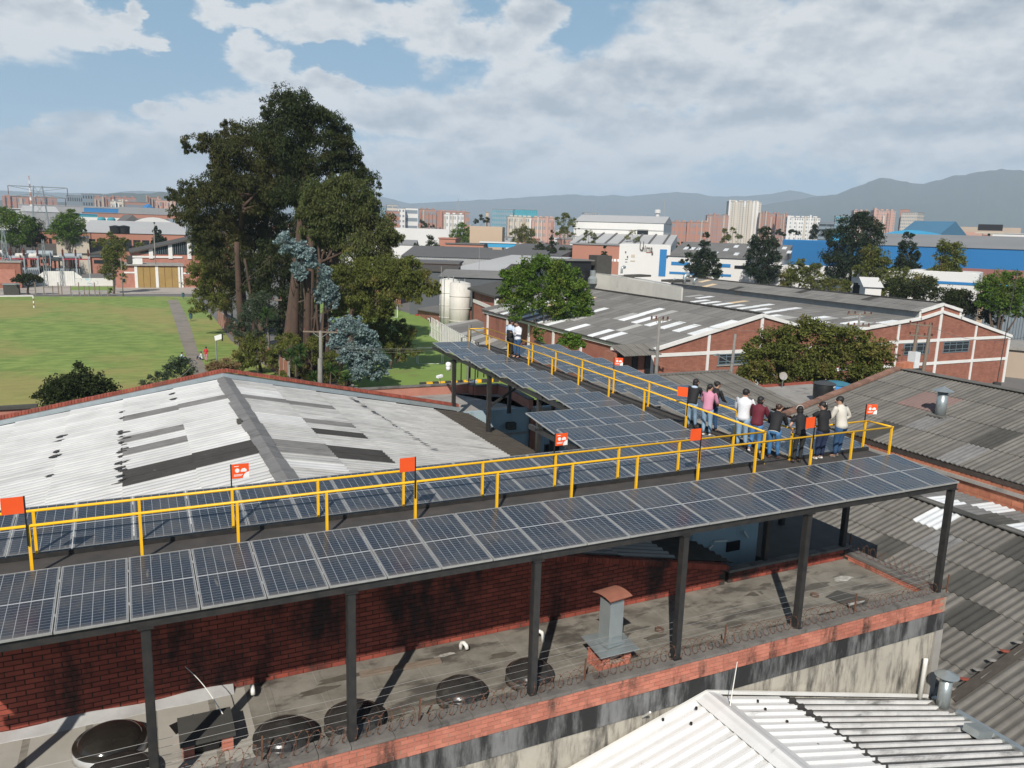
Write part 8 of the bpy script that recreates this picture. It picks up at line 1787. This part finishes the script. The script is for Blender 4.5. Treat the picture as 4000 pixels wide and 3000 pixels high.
    if hairstyle == 'bun': lump(.05, (.085, .07, .08), .0); lump(.12, (.045, .045, .045), .08)
    if hairstyle == 'bob': lump(.045, (.100, .085, .11), -.035)
    if hairstyle == 'pony': lump(.05, (.085, .07, .08), .0); lump(.12, (.035, .035, .04), .05); lump(.145, (.034, .030, .09), -.05); lump(.14, (.024, .022, .09), -.16)
    if hairstyle == 'long': lump(.05, (.098, .085, .11), -.04); lump(.085, (.085, .045, .14), -.16); lump(.09, (.060, .032, .13), -.28)
    b_.build('hair', hair, t, smooth=True)
    if extra: extra(t, s, hc, fd, sd, T, wL, wR)
    return t
def band(t, s, hc, fd, sd, T, wL, wR):
    MB().tube([hc+sd*.10*s*math.cos(a)+Vector((0, 0, .02+.115*math.sin(a)))*s+fd*-.01*s for a in [math.pi*i/10 for i in range(11)]], .017*s, 8).build('headband', 'cloth_cream', t, smooth=True)
def scrunchie(t, s, hc, fd, sd, T, wL, wR): MB().lathe(hc-fd*.11*s+Vector((0, 0, .06))*s, [(.02*s, -.03*s), (.042*s, 0), (.02*s, .03*s)], 10).build('hair_tie', 'white', t)
def hood(t, s, hc, fd, sd, T, wL, wR): ball(T(0, .53, -.07), (.11*s, .06*s, .05*s), bk=(Vector((0, 1, 0)), Vector((1, 0, 0)), Vector((0, 0, 1)))).build('hood', 'cloth_paleblue', t, smooth=True)
def shirt_tail(t, s, hc, fd, sd, T, wL, wR): loft(MB(), [T(0, .02), T(0, -.07)], [(.172*s, .146*s), (.170*s, .146*s)], Vector((1, 0, 0))).build('shirt_hem', 'cloth_cream', t, smooth=True)
def phone(t, s, hc, fd, sd, T, wL, wR): MB().obox((wL+wR)/2+Vector((0, .09, .03)), (.038, 0, 0), (0, .02, .07), (0, .006, 0)).build('phone', 'black', t)
def paper(t, s, hc, fd, sd, T, wL, wR): MB().obox(wR+Vector((.0, .09, -.02)), (.10, 0, 0), (0, .02, .13), (0, .003, 0)).build('notebook', 'cloth_cream', t)
def vestm(t, s, hc, fd, sd, T, wL, wR): loft(MB(), [T(0, -.04), T(0, .10), T(0, .28), T(0, .42), T(0, .52)], [(.185*s, .158*s), (.175*s, .146*s), (.186*s, .144*s), (.180*s, .124*s), (.10*s, .088*s)], Vector((1, 0, 0))).build('vest', 'cloth_black', t, smooth=True)
hd = lambda deg: rad(deg)                 # heading: degrees from +Y towards +X
def at(px, py): g_ = G(px, py, .05); return (g_.x, g_.y)
person('man in a white shirt and pale blue jeans at the corner of the two walkways', at(2893, 1752), hd(62), 1.72, .04, 'cloth_white', 'jeans_light', 'shoe_dark', 'hair_black', 'short', 'rail', 'long', (.1, .5), 1.12, (.0, .05), 1.12)
person('woman in a maroon hooded sweater with one white shoe raised behind her', at(2948, 1768), hd(66), 1.60, .20, 'cloth_maroon', 'jeans_blue', 'shoe_white', 'hair_black', 'bob', 'rail', 'long', (.35, .4), 1.12, (-.22, .0), 1.08)
person('woman in a black cardigan and blue jeans leaning far over the railing', at(3018, 1792), hd(58), 1.58, .55, 'cloth_black', 'jeans_blue', 'shoe_brown', 'hair_brown', 'bun', 'rail', 'long', (.4, .6), 1.05, (0, .06), 1.05, hipw=1.1, extra=shirt_tail)
person('woman all in black with long black hair and a cream headband', at(3112, 1808), hd(20), 1.56, .22, 'cloth_black', 'cloth_charcoal', 'cloth_black', 'hair_black', 'long', 'hip', 'short', (.2, .7), .92, (0, .04), .95, extra=band)
person('woman in a black T-shirt and navy jeans with a white tied ponytail', at(3200, 1794), hd(5), 1.60, .14, 'cloth_black', 'jeans_navy', 'shoe_white', 'hair_black', 'pony', ('reach', 'low'), 'short', (-.7, .6), 1.12, (0, .02), 1.02, extra=scrunchie)
person('man in a cream sweater and dark blue jeans beside the printed sign', at(3268, 1787), hd(-8), 1.72, .16, 'cloth_cream', 'jeans_dark', 'shoe_grey', 'hair_black', 'short', ('rail', 'hip'), 'long', (-.7, .7), 1.10, (0, .04), 1.10)
person('woman in a pink quilted jacket and light jeans with a dark ponytail', at(2757, 1702), hd(60), 1.58, .12, 'cloth_pink', 'jeans_light', 'shoe_white', 'hair_black', 'pony', 'rail', 'long', (.5, .3), 1.05, (0, .05), 1.05)
person('woman in a black hooded jacket and pale jeans leaning on the far railing', at(2700, 1674), hd(55), 1.60, .42, 'cloth_black', 'jeans_light', 'shoe_dark', 'hair_black', 'long', 'rail', 'long', (.5, .4), 1.0, (0, .08), 1.0, extra=hood)
gp = G(2772, 1692, .05); person('person in black mostly hidden behind the pink quilted jacket', (gp.x+.18, gp.y+.12), hd(75), 1.58, .25, 'cloth_black', 'jeans_dark', 'shoe_dark', 'hair_black', 'bun', 'rail', 'long', (.4, .5), 1.0, (0, .05), 1.0)
person('man in a black quilted vest at the far end of the walkway', at(1990, 1393), hd(75), 1.76, .0, 'cloth_paleblue', 'cloth_black', 'cloth_black', 'hair_black', 'short', 'low', 'long', (.2, .1), 1.05, (0, .04), 1.1, extra=vestm)
g2 = at(2012, 1398); person('man in a white shirt looking at his phone at the far end', (g2[0]+.1, g2[1]), hd(-105), 1.74, .04, 'cloth_white', 'jeans_dark', 'shoe_dark', 'hair_black', 'short', 'phone', 'long', (.0, .8), 1.05, (0, .04), 1.08, extra=phone)
for px, py, hh, tm, lm, l_ in ((710, 1408, 100, 'cloth_paleblue', 'jeans_navy', 'person in a pale top sitting on the grass behind the dark shrub'), (788, 1405, -60, 'cloth_white', 'jeans_navy', 'person in white sitting on the footpath edge'), (806, 1412, 40, 'cloth_red', 'cloth_pink', 'person in red standing by the dry leaf heap')):
    g_ = G(px, py, GZ+.03); person(l_, (g_.x, g_.y), hd(hh), 1.6, .1, tm, lm, 'shoe_dark', 'hair_black', 'short', 'phone', 'long', (0, .2), z=GZ+.03, sit='standing' not in l_)
t = thing('bicycle', 'bicycle lying on the grass beside the sitting person', 'bicycle', G(735, 1425)); p = WL[t]
for k in (-.5, .5): MB().tube([p+Vector((k+.32*math.cos(a), .1*math.sin(a), .2+.28*math.sin(a))) for a in [2*math.pi*i/14 for i in range(14)]], .03, 5, closed=True).build('wheel', 'black', t)
MB().tube([p+Vector((-.5, 0, .2)), p+Vector((-.1, 0, .45)), p+Vector((.4, 0, .42)), p+Vector((.5, 0, .2))], .03, 5).build('frame', 'jeans_navy', t); MB().tube([p+Vector((-.1, 0, .45)), p+Vector((0, 0, .18)), p+Vector((.4, 0, .42))], .025, 5).build('down_tube', 'jeans_navy', t)
